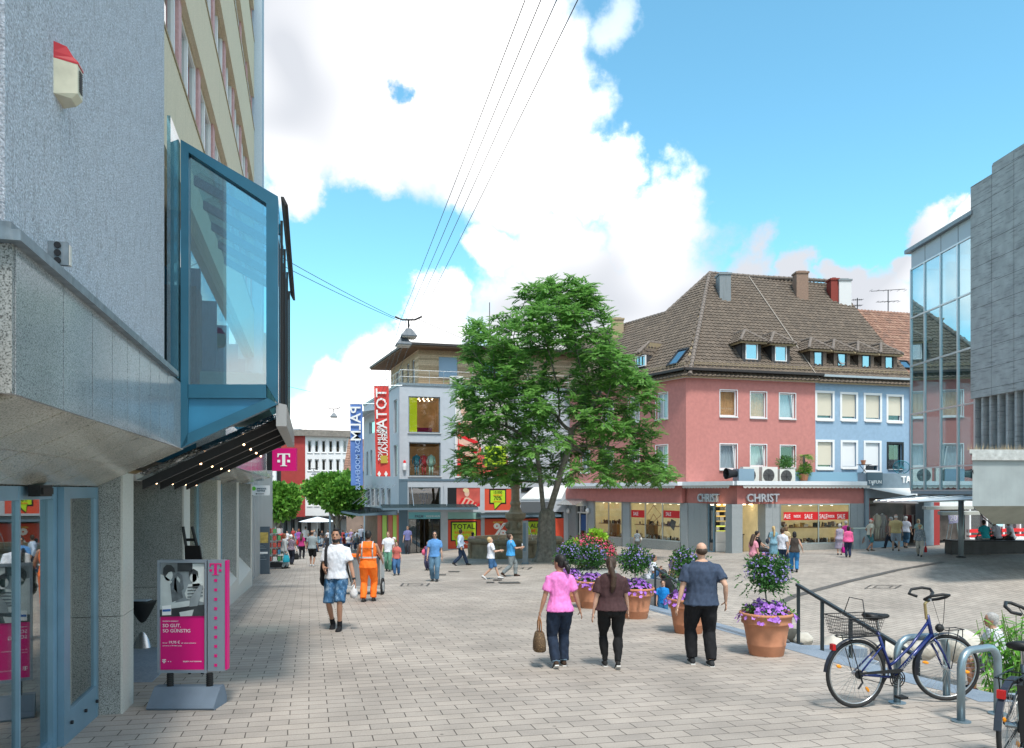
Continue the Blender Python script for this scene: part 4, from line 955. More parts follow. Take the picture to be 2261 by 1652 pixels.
# ---- entrance on the chamfered corner
stonepier(FA, 1519, 1560, -.02, js, .7)
a0, a1 = FB_.at(1639,0), FB_.at(1689,0)
room_ = MB()
gA = zg(FA,1)
for F,x0_,x1_ in ((FA,FA.at(1562),LA-.3),(FB_,.3,FB_.at(1689))):
    F.box(room_, x0_, x1_, gA-.05, gA+.012, -3.6, -.02)
room_.build('shop_floor', mat('brown_floor',(.16,.10,.07),.4), js)
bw2 = MB(); FB_.box(bw2, .35, FB_.at(1692), gA, zf0, -4.0, -3.9); FB_.box(bw2, FB_.at(1689), FB_.at(1689)+.1, gA, zf0, -3.9, -.7); FB_.box(bw2, .2, FB_.at(1692), zf0+.0, zf0+.05, -3.9, -.3)
bw2.build('shop_back_wall', M_warm, js)
mb = MB(); FB_.box(mb, .5, FB_.at(1690)-.1, gA+.9, gA+1.6, -3.88, -3.8); mb.build('lit_shelf_panel', mat('lit_lime',(.6,.65,.1),.6,emit=((.85,.95,.2),.5)), js)
mb = MB(); FB_.box(mb, .5, FB_.at(1690)-.1, gA+1.9, gA+3.2, -3.88, -3.8); mb.build('lit_wall_panel', mat('lit_amber',(.7,.5,.12),.6,emit=((1,.68,.2),.4)), js)
mb = MB(); FB_.box(mb, 1.4, FB_.at(1689)-.1, gA, gA+1.0, -2.6, -1.9); FB_.box(mb, 1.35, FB_.at(1689)-.05, gA+1.0, gA+1.05, -2.65, -1.85); mb.build('counter', M_black, js)
mb = MB()
for k in range(8): mb.tube([FB_.p(-.8+k*.4, zf0-.06, -1.2), FB_.p(-.8+k*.4, zf0-.03, -1.2)], .09, 8)
mb.build('spot_lamp', M_light, js)
# glass door leaf and side case left of the pillar
a_, b_ = FA.at(1563,-.1), FA.at(1576,-.1)
mb = MB(); FA.box(mb,a_,a_+.06,gA,zf0,-.2,-.1); FA.box(mb,b_-.06,b_,gA,zf0,-.2,-.1); FA.box(mb,a_,b_,gA,gA+.1,-.2,-.1); o = mb.build('door_leaf', M_bluel, js); mb = MB(); FA.box(mb,a_,b_,gA,zf0,-.16,-.14); mb.build('door_glass', G_win, o)
c0 = FA.p(FA.at(1592,-.6),gA,-.7)
cs = MB(); cs.box(c0.x-.45,c0.x+.62,c0.y-.3,c0.y+.3,gA+.1,gA+.62); cs.box(c0.x-.45,c0.x+.62,c0.y-.3,c0.y+.3,gA+.64,gA+1.2); cs.box(c0.x-.42,c0.x+.6,c0.y-.27,c0.y+.27,gA,gA+.1); o = cs.build('display_case', M_white, js)
cs = MB(); 
for i in range(4):
    for j in range(5): cs.box(c0.x-.4+i*.25,c0.x-.2+i*.25,c0.y-.1,c0.y+.1,gA+1.26+j*.28,gA+1.46+j*.28, (i+j)%3)
cs.build('watch_displays', [M_white,M_black,M_stone], o)
cs = MB()
for x in (-.45,.6):
    for y in (-.28,.26): cs.box(c0.x+x,c0.x+x+.02,c0.y+y,c0.y+y+.02,gA+1.2,gA+2.75)
cs.box(c0.x-.45,c0.x+.62,c0.y-.28,c0.y+.28,gA+2.75,gA+2.8); cs.build('case_frame', M_dark, o)
# corner pillar, stone piers and the long window
stonepier(FB_, 1616, 1640, .12, js, .62); stonepier(FB_, 1690, 1722, -.0, js, .8)
WB = [('ALE',1731,9),('SALE',1763,9),('SALE',1800,9),('SALE',1845,9)]
shopwindow(js, FB_, 1723, 1877, 1120, -.02, mulls=(1808,), seed=9, topz=zf0, n_goods=150, sill=.35, bands=((1731,1874,1131,1149,[('ALE',1738,10),('INSIDE',1760,6),('SALE',1785,10),('SALE',1810+8,10),('INSIDE',1835,6),('SALE',1857,10)]),))
stonepier(FB_, 1878, 1908, -.0, js, .8)
M_sign = mat('sign_letter', (.50,.53,.58), .35, .3); M_signd = mat('sign_side', (.2,.22,.26), .4)
for F, px in ((FA,1564),(FB_,1684)):
    h = 20
    label_text(js, F, 'CHRIST', px, 1108, .10, h*.90, M_sign, xs=.84 if F is FA else .98, bold=.015, depth=.14, name='shop_sign')
mb = MB(); FA.box(mb,0,LA,Z(-5),zg(FA,1)+.02,-.9,-.1); mb.build('plinth', M_stoned, js)
# ---- things on the terrace
def acunit(px0, px1, py0, py1, o, label):
    a0,a1,z0,z1 = FR_.rect(px0,py0,px1,py1,o); z0 = zf1-.12
    t = thing('air_conditioner', label, 'air conditioner', FR_.p((a0+a1)/2,z0,o), 0, 'air conditioning units on the terrace')
    mb = MB(); FR_.box(mb,a0,a1,z0,z1,o-.35,o); mb.build('housing', M_acw, t)
    c = FR_.p(a0+(a1-a0)*.42,(z0+z1)/2,o+.01); r = min((a1-a0)*.36,(z1-z0)*.42); mb = MB()
    up = Vector((0,0,1)); 
    for q in range(1,6): mb.tube([c+FR_.A*(r*q/5*math.cos(t_*math.pi/8))+up*(r*q/5*math.sin(t_*math.pi/8)) for t_ in range(16)], .008, 4, closed=True)
    for q in range(8): mb.tube([c, c+FR_.A*(r*math.cos(q*math.pi/4))+up*(r*math.sin(q*math.pi/4))], .008, 4)
    mb.build('fan_grille', M_dark, t); mb = MB(); mb.tube([c-FR_.N*.008, c-FR_.N*.004], r*1.04, 20); mb.build('fan_opening', mat('fan_dark',(.10,.10,.10),.8), t)
    mb = MB(); FR_.box(mb,a0+.05,a0+.1,z0-.1,z0,o-.3,o-.02); FR_.box(mb,a1-.1,a1-.05,z0-.1,z0,o-.3,o-.02); mb.build('foot', M_dark, t)
acunit(1641,1676,1031,1058,1.3,'leftmost white air conditioner on the terrace, next to the blue duct'); acunit(1683,1717,1031,1058,1.3,'middle white air conditioner on the terrace')
acunit(1722,1756,1036,1058,1.3,'smaller air conditioner on the terrace under the potted bamboo')
q = FR_.P(1608,1046,1.2); t = thing('ventilation_duct','grey blue ventilation duct with a flared round mouth on the terrace','duct', Vector((q.x,q.y,zf1-.12)))
mb = MB(); mb.tube([q-FR_.A*.15, q+FR_.A*.25, q+FR_.A*.5], [.33,.22,.2], 14, cap=False); mb.build('duct_mouth', M_dark, t)
mb = MB(); a_ = FR_.at(1608,1.2); FR_.box(mb,a_+.5,a_+1.5,zf1-.1,q.z+.28,.85,1.5); mb.build('duct_box', mat('duct_blue',(.25,.36,.45),.5,.4), t)
mb = MB(); a_=FR_.at(1755,.8); FR_.box(mb,a_,FR_.at(1909,.8),zf1-.1,CZ+(HY-1044)/FPX*48,.75,.82); mb.build('blue_terrace_upstand', mat('upstand_blue',(.20,.36,.48),.6), bl)
def mannequin(F, a, o, z, m, label, trousers=True, par=None, h=1.75, sc=1):
    t = thing('mannequin', label, 'mannequin', F.p(a,z,o)); c = F.p(a,z,o); k = h/1.75*sc
    mb = MB(); 
    for s in (-1,1):
        mb.loft([[c+F.A*(s*.09*k+ r_*math.cos(q)) +F.N*(r_*math.sin(q))+Vector((0,0,zz*k)) for q in [math.pi*i/4 for i in range(8)]] for r_, zz in ((.05,.12),(.06,.45),(.085,.85))])
    mb.smooth=True; mb.build('trousers', m, t)
    mb = MB(); mb.loft([[c+F.A*(rx*k*math.cos(q))+F.N*(.13*k*math.sin(q))+Vector((0,0,zz*k)) for q in [math.pi*i/6 for i in range(12)]] for rx, zz in ((.2,.75),(.17,1.05),(.21,1.35),(.16,1.45),(.06,1.5))])
    for s in (-1,1): mb.tube([c+F.A*(s*.2*k)+Vector((0,0,1.4*k)), c+F.A*(s*.28*k)+Vector((0,0,1.1*k)), c+F.A*(s*.24*k)+Vector((0,0,.85*k))], [.06*k,.05*k,.04*k], 8)
    mb.smooth=True; mb.build('jacket', m, t); mb = MB(); mb.tube([c+Vector((0,0,1.48*k)), c+Vector((0,0,1.56*k))], .05*k, 8); mb.build('neck', M_white, t)
    return t
# ================================================================ clothes shop below the blue house
ts = thing('clothing_shop', 'grey fronted clothes shop with a white awning below the blue house', 'shop', FR_.p(14.5, gz(23,47), .5))
FT = Fr(Cc[:2], d=(.95,.31)); 
def tb(mb, px0, px1, py0, py1, o0, o1, mi=0):
    a0, a1 = FT.at(px0,o1), FT.at(px1,o1); z0, z1 = FT.zt(px0,py1,o1), FT.zt(px0,py0,o1); FT.box(mb,a0,a1,z0,z1,o0,o1,mi)
M_tgrey = mat('shop_blue_grey', (.20,.26,.31), .6, nz=(4,.08)); M_tdk = mat('sign_slate', (.075,.125,.165), .5)
mb = MB(); tb(mb,1911,2075,1045,1079,-.3,.30); mb.build('fascia', M_tgrey, ts)
mb = MB(); tb(mb,1915,1949,1043,1072,.30,.36); o = mb.build('sign_board', M_tdk, ts); label_text(o, FT, 'TAIFUN', 1932, 1068, .365, 7.5, M_wtxt, bold=.0, name='sign_lettering')
label_text(ts, FT, 'TAIFUN', 1990, 1066, .33, 15, M_wtxt, align='LEFT', bold=.02, depth=.06, name='sign_lettering')
mb = MB(); tb(mb,1911,1919,1079,1240,-.5,.1); tb(mb,2040,2062,1079,1240,-.5,.1); tb(mb,1911,2060,1079,1100,-.4,.0); mb.build('pier', M_tgrey, ts)
zT = zg(FT, 2.5)
a0, a1 = FT.at(1919,0), FT.at(1993,0)
M_boutique = mat('boutique_dark', (.07,.06,.055), .8, nz=(2,.4)); M_bred = mat('boutique_red', (.30,.03,.03), .7)
mb = MB(); FT.box(mb,a0,a1,zT-.5,zT+.32,-.3,.04); mb.build('plinth', mat('plinth_blue',(.16,.27,.36),.5), ts)
mb = MB(); FT.box(mb,a0,a1,zT+.32,FT.zt(1950,1100,0),-.02,-.01); mb.build('display_glass', G_clear, ts)
mb = MB(); FT.box(mb,a0,a1+4.5,zT-.2,FT.zt(1950,1098,0),-2.6,-2.5); FT.box(mb,a1,a1+.1,zT,FT.zt(1950,1100,0),-2.5,-.05); mb.build('shop_back_wall', M_boutique, ts)
mb = MB(); FT.box(mb,a0,a0+.1,zT,FT.zt(1950,1100,0),-2.5,-.05); mb.build('red_side_wall', M_bred, ts)
mb = MB()
for k in range(6): mb.tube([FT.p(a0+.4+k*.9,FT.zt(1950,1105,0),-.8),FT.p(a0+.4+k*.9,FT.zt(1950,1104,0),-.8)],.07,8)
mb.build('spot_lamp', M_light, ts)
# retractable awning
a0, a1 = FT.at(1920,.3), FT.at(2060,.3); zt_ = FT.zt(1950,1079,.3); mb = MB()
mb.prism([FT.p(a0,zt_,.3),FT.p(a1,zt_,.3),FT.p(a1-.1,zt_-.62,2.4),FT.p(a0+1.9,zt_-.62,2.4)], Vector((0,0,.03))); mb.build('awning', mat('awning_cloth',(.62,.62,.60),.9,nz=(2,.05)), ts)
mb = MB(); mb.prism([FT.p(a0+1.9,zt_-.62,2.4),FT.p(a1,zt_-.62,2.4),FT.p(a1,zt_-.74,2.4),FT.p(a0+1.9,zt_-.74,2.4)], FT.N*.05); mb.build('awning_bar', M_alu, ts)
mannequin(FT, FT.at(1936,-.6), -.6, zT+.32, mat('cream_cloth',(.5,.45,.36),.8), 'mannequin in a cream suit behind the clothes shop window'); mannequin(FT, FT.at(1948,-.8), -.8, zT+.32, mat('grey_cloth',(.2,.2,.22),.8), 'mannequin in a grey jacket behind the clothes shop window')
mb = MB(); rnd = random.Random(2)
for k in range(26): a = FT.at(1955,-1)+k*.14; FT.box(mb, a, a+.09, zT+.75+.2*rnd.random(), zT+1.75, -1.6, -1.1, rnd.randrange(3))
mb.build('hanging_clothes', [mat('rail_dark',(.05,.04,.05)),mat('rail_red',(.25,.04,.04)),mat('rail_pale',(.4,.38,.36))], ts)
# next shop to the right
mb = MB(); tb(mb,2062,2075,1060,1240,-.5,.1); mb.build('red_pillar', M_bred, ts)
w2s = thing('low_white_shop', 'white kiosk-like shop with a red strip along its windows at the right', 'shop', FT.p(9.5, zT, -1))
a0, a1 = FT.at(2140,-.5), FT.at(2420,-.5); zW = zg(FT,9)
mb = MB(); FT.box(mb,a0-3.2,a1,zW+2.1,zW+5.2,-.8,-.5); FT.box(mb,a0,a1,zW-.3,zW+.25,-.8,-.45)
for k in range(7): FT.box(mb,a0+k*1.35,a0+.12+k*1.35,zW+.25,zW+2.1,-.8,-.48)
mb.build('white_frame', M_white, w2s); mb = MB(); FT.box(mb,a0,a1,zW+.55,zW+.75,-.7,-.47); FT.box(mb,a0,a1,zW+.27,zW+.4,-.7,-.475); mb.build('red_strip', M_salered, w2s)
mb = MB(); FT.box(mb,a0,a1,zW+.25,zW+2.1,-.72,-.71); mb.build('shop_glass', G_win, w2s); mb = MB(); FT.box(mb,a0-3.4,a1,zW-.2,zW+2.2,-2,-1.9); FT.box(mb,a0-3.3,a0-.1,zW+.1,zW+2.1,-1.2,-1.0); mb.build('shop_back_wall', M_boutique, w2s)
# house with reddish roof beyond the blue one
rb = thing('red_roofed_house', 'house with a mottled red-brown tiled roof behind the blue house', 'house', FR_.p(20, -2, -3))
O3 = FR_.p(LB+.1, Z(7.15), -.4); U3 = (nr+Vector((0,0,.95))).normalized()
tiled('roof', M_tileR, rb, O3, FR_.A, U3, [(-4.5,3.2),(8,3.2),(8,8.6),(-4.5,8.6)], .28, .34); tiled('roof', M_tileR, rb, O3, FR_.A, U3, [(0,0),(8,0),(8,3.3),(0,3.3)], .28, .34)
mb = MB(); FR_.box(mb, LB+.02, 26, Z(-4.6), Z(7.0), -3, -.4); mb.build('wall', M_eave, rb); skylight(rb, O3, FR_.A, U3, .2, 1.0, .8, .9)
# flower pots, folding table, chairs on the clothes-shop roof
def antenna(px, py0, py1, y, bars, label):
    x = (px-CX)/FPX*y; z0 = CZ+(HY-py1)/FPX*y; z1 = CZ+(HY-py0)/FPX*y; t = thing('roof_antenna', label, 'antenna', (x,y,z0), 0)
    mb = MB(); mb.tube([(x,y,z0),(x,y,z1)], .035, 6); mb.build('mast', M_dark, t)
    for f, w in bars:
        mb = MB(); z = z0+(z1-z0)*f; mb.tube([(x-w,y,z-.05*w),(x+w,y,z+.08*w)], .022, 5)
        for k in range(6): xx = x-w+2*w*k/5; mb.tube([(xx,y-.25,z),(xx,y+.25,z)], .014, 4)
        mb.build('antenna_boom', M_dark, t)
antenna(1961, 640, 715, 58, [(.98,1.3),(.65,.8),(.3,1.0)], 'tall thin roof antenna with three booms above the red-brown roof')
antenna(1893, 658, 700, 56, [(.9,.35),(.6,.3)], 'small roof antenna just right of the white chimney')
antenna(1081, 668, 765, 62, [], 'thin bare mast rising behind the left side of the big tree')

# ================================================================ fashion store with grey cube and timber penthouse
Pc = Vector((-7.6,52,0)); FP = Fr((Pc.x,Pc.y), d=VX); FPl = Fr(Pc[:2], d=(-.353,.9357), out=(-.9357,-.353))
zPg = gz(-5,53); st = thing('fashion_store', 'pale grey fashion store with big display windows and a timber top storey', 'building', (Pc.x+4,Pc.y+3,zPg))
M_pg = mat('pale_grey_render', (.42,.45,.49), .9, nz=(3,.05), bump=(60,.15,.01), streak=(1.0,.3,.2,(.34,.36,.39))); M_pgd = mat('slate_blue_panel', (.10,.155,.20), .6)
M_wood = mat('larch_boards', (.42,.31,.20), .85, nz=(14,.2)); M_woodl = mat('larch_light', (.58,.44,.30), .85, nz=(14,.2))
LPf = 15.5; LPl = 14.0; zP1 = Z(7.1)
holesF = [FP.rect(902,876,972,956), FP.rect(903,977,973,1052), FP.rect(902,1076,973,1119), FP.rect(988,1077,1060,1119), FP.rect(1070,1079,1131,1127), FP.rect(1150,1076,1186,1090)]
hG = [FP.rect(902,1131,973,1222), FP.rect(989,1131,1062,1206), FP.rect(1070,1131,1245,1206)]
hG = [(a,b,zPg-.1 if i==0 else zPg+.15,d) for i,(a,b,c,d) in enumerate(hG)]
hL = []
mb = MB(); FP.wall(mb, 0, LPf, zPg-2.2, zP1, holesF+hG, -.35, 0)
def lrect(px0,py0,px1,py1): return FPl.rect(px0,py0,px1,py1,0)
hL = [lrect(869,883,877,957), lrect(869,983,877,1053), lrect(815,930,829,957), lrect(809,998,813,1050), lrect(818,994,822,1050)]+[lrect(x,1078,x+8,1118) for x in (808,819,829,841,854)]
FPl.wall(mb, 0, LPl, zPg-3, zP1, hL, -.35, 0)
mb.build('wall', M_pg, st)
mb = MB(); FP.box(mb, -.05, LPf, zP1, zP1+.18, -.5, .06); FPl.box(mb, -.05, LPl, zP1, zP1+.18, -.5, .06); mb.build('roof_edge', M_lead, st)
mb = MB(); FP.box(mb,.4,LPf-.3,zPg+.02,zPg+.06,-6,-.4); FP.box(mb,.4,LPf,Z(-.15),Z(-.05),-6,-.4); FP.box(mb,.4,LPf,Z(3.3),Z(3.5),-6,-.4); FP.box(mb,.4,LPf,Z(.95),Z(1.0),-6,-.4); FP.box(mb,.4,LPf,zPg,zP1,-6.1,-6); FPl.box(mb,.4,LPl,zPg,zP1,-6.1,-6); mb.build('floors', mat('showroom',(.32,.22,.13),.9,nz=(1.2,.3)), st)
for i, r in enumerate(holesF):
    window(st, FP, r, 0, .07, 'glass', None, 0, M_lead, .2, sill=i<2, glz=G_clear if i<2 else G_pane)
for i, r in enumerate(hL): window(st, FPl, r, 0, .05, 'glass', None, 0, M_alu, .15, sill=False, glz=G_win)
mb = MB(); a0, a1, z0, z1 = lrect(803,912,829,930); mb.prism([FPl.p(a1+.3,z1-.1,0.02),FPl.p(a0,z1,0.02),FPl.p(a0,z1-.2,1.2),FPl.p(a1+.3,z1-.35,1.2)], Vector((0,0,.03))); mb.build('window_canopy', M_alu, st)
# upper showroom: lime wall, magenta rug, ceiling spots
r = holesF[0]; mb = MB(); FP.box(mb, r[0]-.3, r[0]+.75, r[2]-.1, r[3]+.3, -1.4, -1.3); mb.build('lime_wall', mat('glowing_lime_paint',(.45,.55,.02),.8,emit=((.5,.6,.02),.25)), st)  # lime paint with added emission, so the wall looks lit
mb = MB(); FP.box(mb, r[0]+.2, r[1]-.2, r[2]-.05, r[2]+.55, -3.4, -2.4); mb.build('magenta_counter', mat('magenta_cloth',(.25,.01,.12),.8), st)
for i in (0,1):
    r = holesF[i]; mb = MB()
    for k in range(7):
        for j in range(5):
            q = FP.p(r[0]+.1+k*.33+.1*(j%2), r[3]+.0-.01, -.9-j*.95); mb.tube([q+Vector((0,0,.25)), q+Vector((0,0,.3))], .05, 6)
    mb.build('ceiling_spots', M_light, st)
    mb = MB(); FP.box(mb, r[0]-.5, r[1]+.5, r[3]+.32, r[3]+.4, -6, -.4); FP.box(mb, r[0]-.6, r[0]-.5, r[2], r[3]+.4, -6,-.4); FP.box(mb, r[1]+.5, r[1]+.6, r[2], r[3]+.4, -6,-.4); FP.box(mb, r[0]-.6, r[1]+.6, r[2]-.15, r[2]-.05, -6,-.4)
    FP.box(mb, r[0]-.6, r[1]+.6, r[2]-.1, r[3]+.4, -5.9,-5.8)
    mb.build('showroom', mat('glowing_showroom',(.42,.27,.15),.9,nz=(1.5,.3),emit=((1,.6,.3),.05)), st)  # faint glow put into the room surfaces to imitate indoor light
# slate panels, piers, first-floor band
mb = MB(); a0 = FP.at(881); a1 = FP.at(900)
FP.box(mb, a0, a1, zPg-.2, FP.zt(890,1062), -.1, .03); FP.box(mb, a0, FP.at(1190), FP.zt(950,1062), FP.zt(950,1058), -.1, .05); mb.build('slate_panel', M_pgd, st)
# ground floor: entrance doors, transom light, posters
tl = mat('turquoise_transom', (.16,.45,.50), .4); 
mb = MB(); FP.box(mb, hG[0][0], hG[0][1], FP.zt(930,1146), hG[0][3], -.1, -.03); o = mb.build('transom', tl, st); label_text(o, FP, 'PALM', 916, 1143, -.02, 5.5, M_pgd, align='LEFT', bold=.03, name='lettering')
label_text(o, FP, 'MODEHAUS', 941, 1142, -.02, 4, M_wtxt, align='LEFT', name='lettering')
mb = MB(); FP.box(mb, hG[1][0], hG[1][1], FP.zt(1020,1146), hG[1][3], -.1, -.03); mb.build('transom', mat('mint_glass',(.22,.40,.37),.3), st)
mb = MB(); n=5
for k in range(n): a = hG[0][0]+(hG[0][1]-hG[0][0]-.06)*k/(n-1); FP.box(mb, a, a+.06, hG[0][2], FP.zt(930,1147), -.2, -.12)
o = mb.build('entrance_frame', M_dark, st); mb = MB(); FP.box(mb, hG[0][0], hG[0][0]+.8, hG[0][2], FP.zt(930,1147), -.17, -.16); FP.box(mb, hG[0][1]-.8, hG[0][1], hG[0][2], FP.zt(930,1147), -.17, -.16); mb.build('entrance_glass', G_win, o)
M_or = mat('orange_red_poster', (.62,.075,.035), .55, nz=(1,.05)); M_lime = mat('lime_poster', (.42,.62,.02), .5); M_blk = mat('black_ink', (.012,.012,.012), .5); M_ort = mat('orange_ink', (.75,.16,.02), .5)
def speech(par, F, px0, py0, px1, py1, o, tail=True):
    a0,a1,z0,z1 = F.rect(px0,py0,px1,py1,o); b = .09
    mb = MB(); pts = lambda e, oo: [F.p(a0-e,z0-e,oo)]+([F.p(a0+.25-e*.3,z0-e,oo),F.p(a0+.3,z0-.45-e,oo),F.p(a0+.75+e*.3,z0-e,oo)] if tail else [])+[F.p(a1+e,z0-e,oo),F.p(a1+e,z1+e,oo),F.p(a0-e,z1+e,oo)]
    mb.prism(pts(b,o), F.N*.01); q = mb.build('poster_border', M_blk, par); mb = MB(); mb.prism(pts(0,o+.012), F.N*.008); return mb.build('poster_bubble', M_lime, q)
def board(par, F, r, o, m, name='poster'):
    mb = MB(); F.box(mb, *r, o-.03, o); return mb.build(name, m, par)
r = (hG[1][0], hG[1][1], hG[1][2], FP.zt(1020,1148)); b = board(st, FP, r, -.05, M_or)
s_ = speech(b, FP, 998,1154,1050,1192, -.045)
for t_, py, hh, m_ in (('TOTAL',1168,11,M_blk),('RÄUMUNGS',1179,6.5,M_ort),('VERKAUF!',1190,8.2,M_ort)): label_text(s_, FP, t_, 1024, py, -.02, hh, m_, bold=.015, xs=1.0 if t_=='TOTAL' else .84)
r = (hG[2][0], hG[2][1], hG[2][2], FP.zt(1100,1146)); b = board(st, FP, r, -.05, M_or)
label_text(b, FP, '%', 1104, 1182, -.045, 27, M_wtxt, bold=.03, xs=1.15)
label_text(b, FP, 'REDUZIERT', 1100, 1155, -.045, 3.2, mat('yellow_ink',(.75,.6,.1),.5), bold=.02)
s_ = speech(b, FP, 1164,1152,1212,1190, -.045, False)
for t_, py, m_ in (('ALLES',1165,M_blk),('MUSS',1176,M_ort),('RAUS!',1188,M_blk)): label_text(s_, FP, t_, 1187, py, -.02, 9, m_, bold=.015)
b = board(st, FP, holesF[4], -.03, M_or); s_ = speech(b, FP, 1083,1083,1115,1110, -.025)
for t_, py, hh, m_ in (('10.000',1090,6,M_blk),('ARTIKEL BIS',1095,3.2,M_ort),('70%',1104,8.5,M_blk),('REDUZIERT',1109,3,M_ort)): label_text(s_, FP, t_, 1099, py, -.0, hh, m_, bold=.01, xs=.9)
# fashion picture beside it: generic striped figure
M_posterw = mat('poster_pale', (.60,.55,.52), .5, nz=(.6,.15)); M_skinp = mat('poster_skin', (.68,.42,.32), .5, nz=(2,.12)); M_hairp = mat('poster_hair', (.66,.52,.30), .5)
b = board(st, FP, holesF[3], -.03, mat('poster_red',(.50,.09,.07),.5,nz=(1.2,.35)))
def flat(par, F, pts, o, m, name): mb = MB(); mb.prism([F.P(x,y,o) for x,y in pts], F.N*.006); return mb.build(name, m, par)
def oval(cx_, cy_, rx, ry, n=14, rot=0): return [(cx_+rx*math.cos(t)*math.cos(rot)-ry*math.sin(t)*math.sin(rot), cy_+rx*math.cos(t)*math.sin(rot)+ry*math.sin(t)*math.cos(rot)) for t in [2*math.pi*i/n for i in range(n)]]
flat(b, FP, [(988,1077),(1008,1077),(1008,1119),(988,1119)], -.02, M_dark, 'picture_text_panel')
flat(b, FP, [(1014,1119),(1020,1103),(1029,1098),(1036,1099),(1045,1106),(1055,1119)], -.018, M_skinp, 'picture_shoulders')
flat(b, FP, oval(1031,1089,5.5,8), -.014, M_skinp, 'picture_face'); flat(b, FP, oval(1029,1083,7,5,14,.3), -.010, M_hairp, 'picture_hair')
for k in range(5): flat(b, FP, [(1010+k*10,1119),(1014+k*10,1119),(1026+k*9,1100+3*k),(1020+k*9,1099+3*k)], -.008, M_salered, 'picture_stripe')
# big hoarding on the upper wall
a0,a1,z0,z1 = FP.rect(1007,875,1122,1053,.08); hb = thing('fashion_poster', 'huge fashion poster on the grey store wall behind the tree', 'poster', FP.p((a0+a1)/2,z0,.06))
b = board(hb, FP, (a0,a1,z0,z1), .08, M_posterw, 'poster_sheet'); mb = MB()
for q in ((a0-.06,a0,z0-.06,z1+.06),(a1,a1+.06,z0-.06,z1+.06),(a0,a1,z0-.06,z0),(a0,a1,z1,z1+.06)): FP.box(mb,*q,.03,.10)
mb.build('poster_frame', M_white, hb)
flat(b, FP, [(1009,1051),(1121,1051),(1121,1008),(1075,1012),(1045,960),(1012,930)], .085, mat('poster_coral',(.62,.10,.08),.5), 'picture_ground')
flat(b, FP, [(1012,965),(1016,940),(1026,925),(1040,925),(1052,945),(1058,990),(1040,1050),(1022,1050)], .092, M_skinp, 'picture_body')
flat(b, FP, oval(1028,905,11,17), .098, M_skinp, 'picture_face'); flat(b, FP, oval(1024,892,14,9,14,.3), .104, M_hairp, 'picture_hair')
for k in range(5): flat(b, FP, [(1009,940+k*22),(1012,935+k*22),(1056,955+k*20),(1052,962+k*20)], .110, M_salered, 'picture_stripe')
flat(b, FP, [(1070,985),(1118,985),(1118,1030),(1070,1030)], .094, M_lime, 'picture_bubble')
# front canopy: glazed with brackets
def glasscanopy(par, F, a0, a1, z, o0, o1, dz, n, name='canopy', m=None):
    mb = MB(); mb.prism([F.p(a0,z,o0),F.p(a1,z,o0),F.p(a1,z-dz,o1),F.p(a0,z-dz,o1)], Vector((0,0,.03))); c = mb.build(name, m or glass('canopy_blue',(.55,.68,.72),.13,.1,.06,.5,(.12,.18,.20)), par)
    mb = MB()
    for k in range(n+1): a = a0+(a1-a0-.05)*k/n; mb.prism([F.p(a,z-.02,o0),F.p(a,z-dz-.02,o1),F.p(a,z-dz-.12,o1),F.p(a,z-.28,o0)], F.A*.05)
    F.box(mb,a0,a1,z-.22,z-.03,o0+.02,o0+.1); F.box(mb,a0,a1,z-dz-.14,z-dz-.0,o1-.02,o1+.05); mb.build('canopy_beam', M_pgd, c)
    return c
zc = FP.zt(950,1122,1.6)
glasscanopy(st, FP, FP.at(845,1.6), FP.at(1055,1.6), zc+.2, .03, 1.7, .18, 14)
glasscanopy(st, FP, FP.at(1062,1.6), FP.at(1240,1.6), FP.zt(1100,1140,1.6)+.15, .03, 1.5, .1, 10)
glasscanopy(st, FPl, .5, LPl-1, FPl.zt(830,1130,.5)+.2, .03, 2.6, .2, 10, m=glass('canopy_blue'))
mb = MB()
for k in range(6): a = 1.2+k*2.2; mb.tube([FPl.p(a, zc+1.6, .02), FPl.p(a, zc+.15, 1.9)], .02, 5)
for k in range(2): a = .8+k*2.2; mb.tube([FP.p(a, zc+1.5, .02), FP.p(a, zc+.15, 1.3)], .02, 5)
mb.build('tie_rod', M_alu, st)
# left flank ground floor: poster panels
for k, px in enumerate((834,845,858,868,876)):
    x1 = min(px+9, 880); rr_ = FPl.rect(px, 1138, x1, 1207, .03); rr_ = (rr_[0], rr_[1], gzl(52,-.5)-.2, rr_[3]); b = board(st, FPl, rr_, .05, M_or if k%2==0 else M_lime, 'poster')
mb = MB(); rr_ = FPl.rect(806,1128,880,1134,.02); FPl.box(mb, rr_[0], rr_[1], gz(-10,56)-1, rr_[3], .0, .02); mb.build('brown_shopfront', mat('brown_panel',(.20,.10,.06),.7,nz=(2,.2)), st)
# mannequins in the lower display
r = holesF[1]
zz_ = r[2]-.02
mannequin(FP, r[0]+.62, -.75, zz_, mat('teal_cloth',(.03,.17,.24),.8), 'headless mannequin in a teal checked coat in the upper display window')
mannequin(FP, r[0]+1.12, -.75, zz_, mat('red_cloth',(.45,.03,.04),.8), 'headless mannequin in a red suit in the upper display window')
mannequin(FP, r[0]+1.62, -.75, zz_, mat('mint_cloth',(.42,.62,.52),.8), 'headless mannequin in a mint green suit in the upper display window')
r2 = holesF[2]
mannequin(FP, r2[0]+1.15, -.9, r2[2]-.35, mat('navy_cloth',(.03,.05,.10),.8), 'dark suited mannequin in the first-floor window over the store entrance')
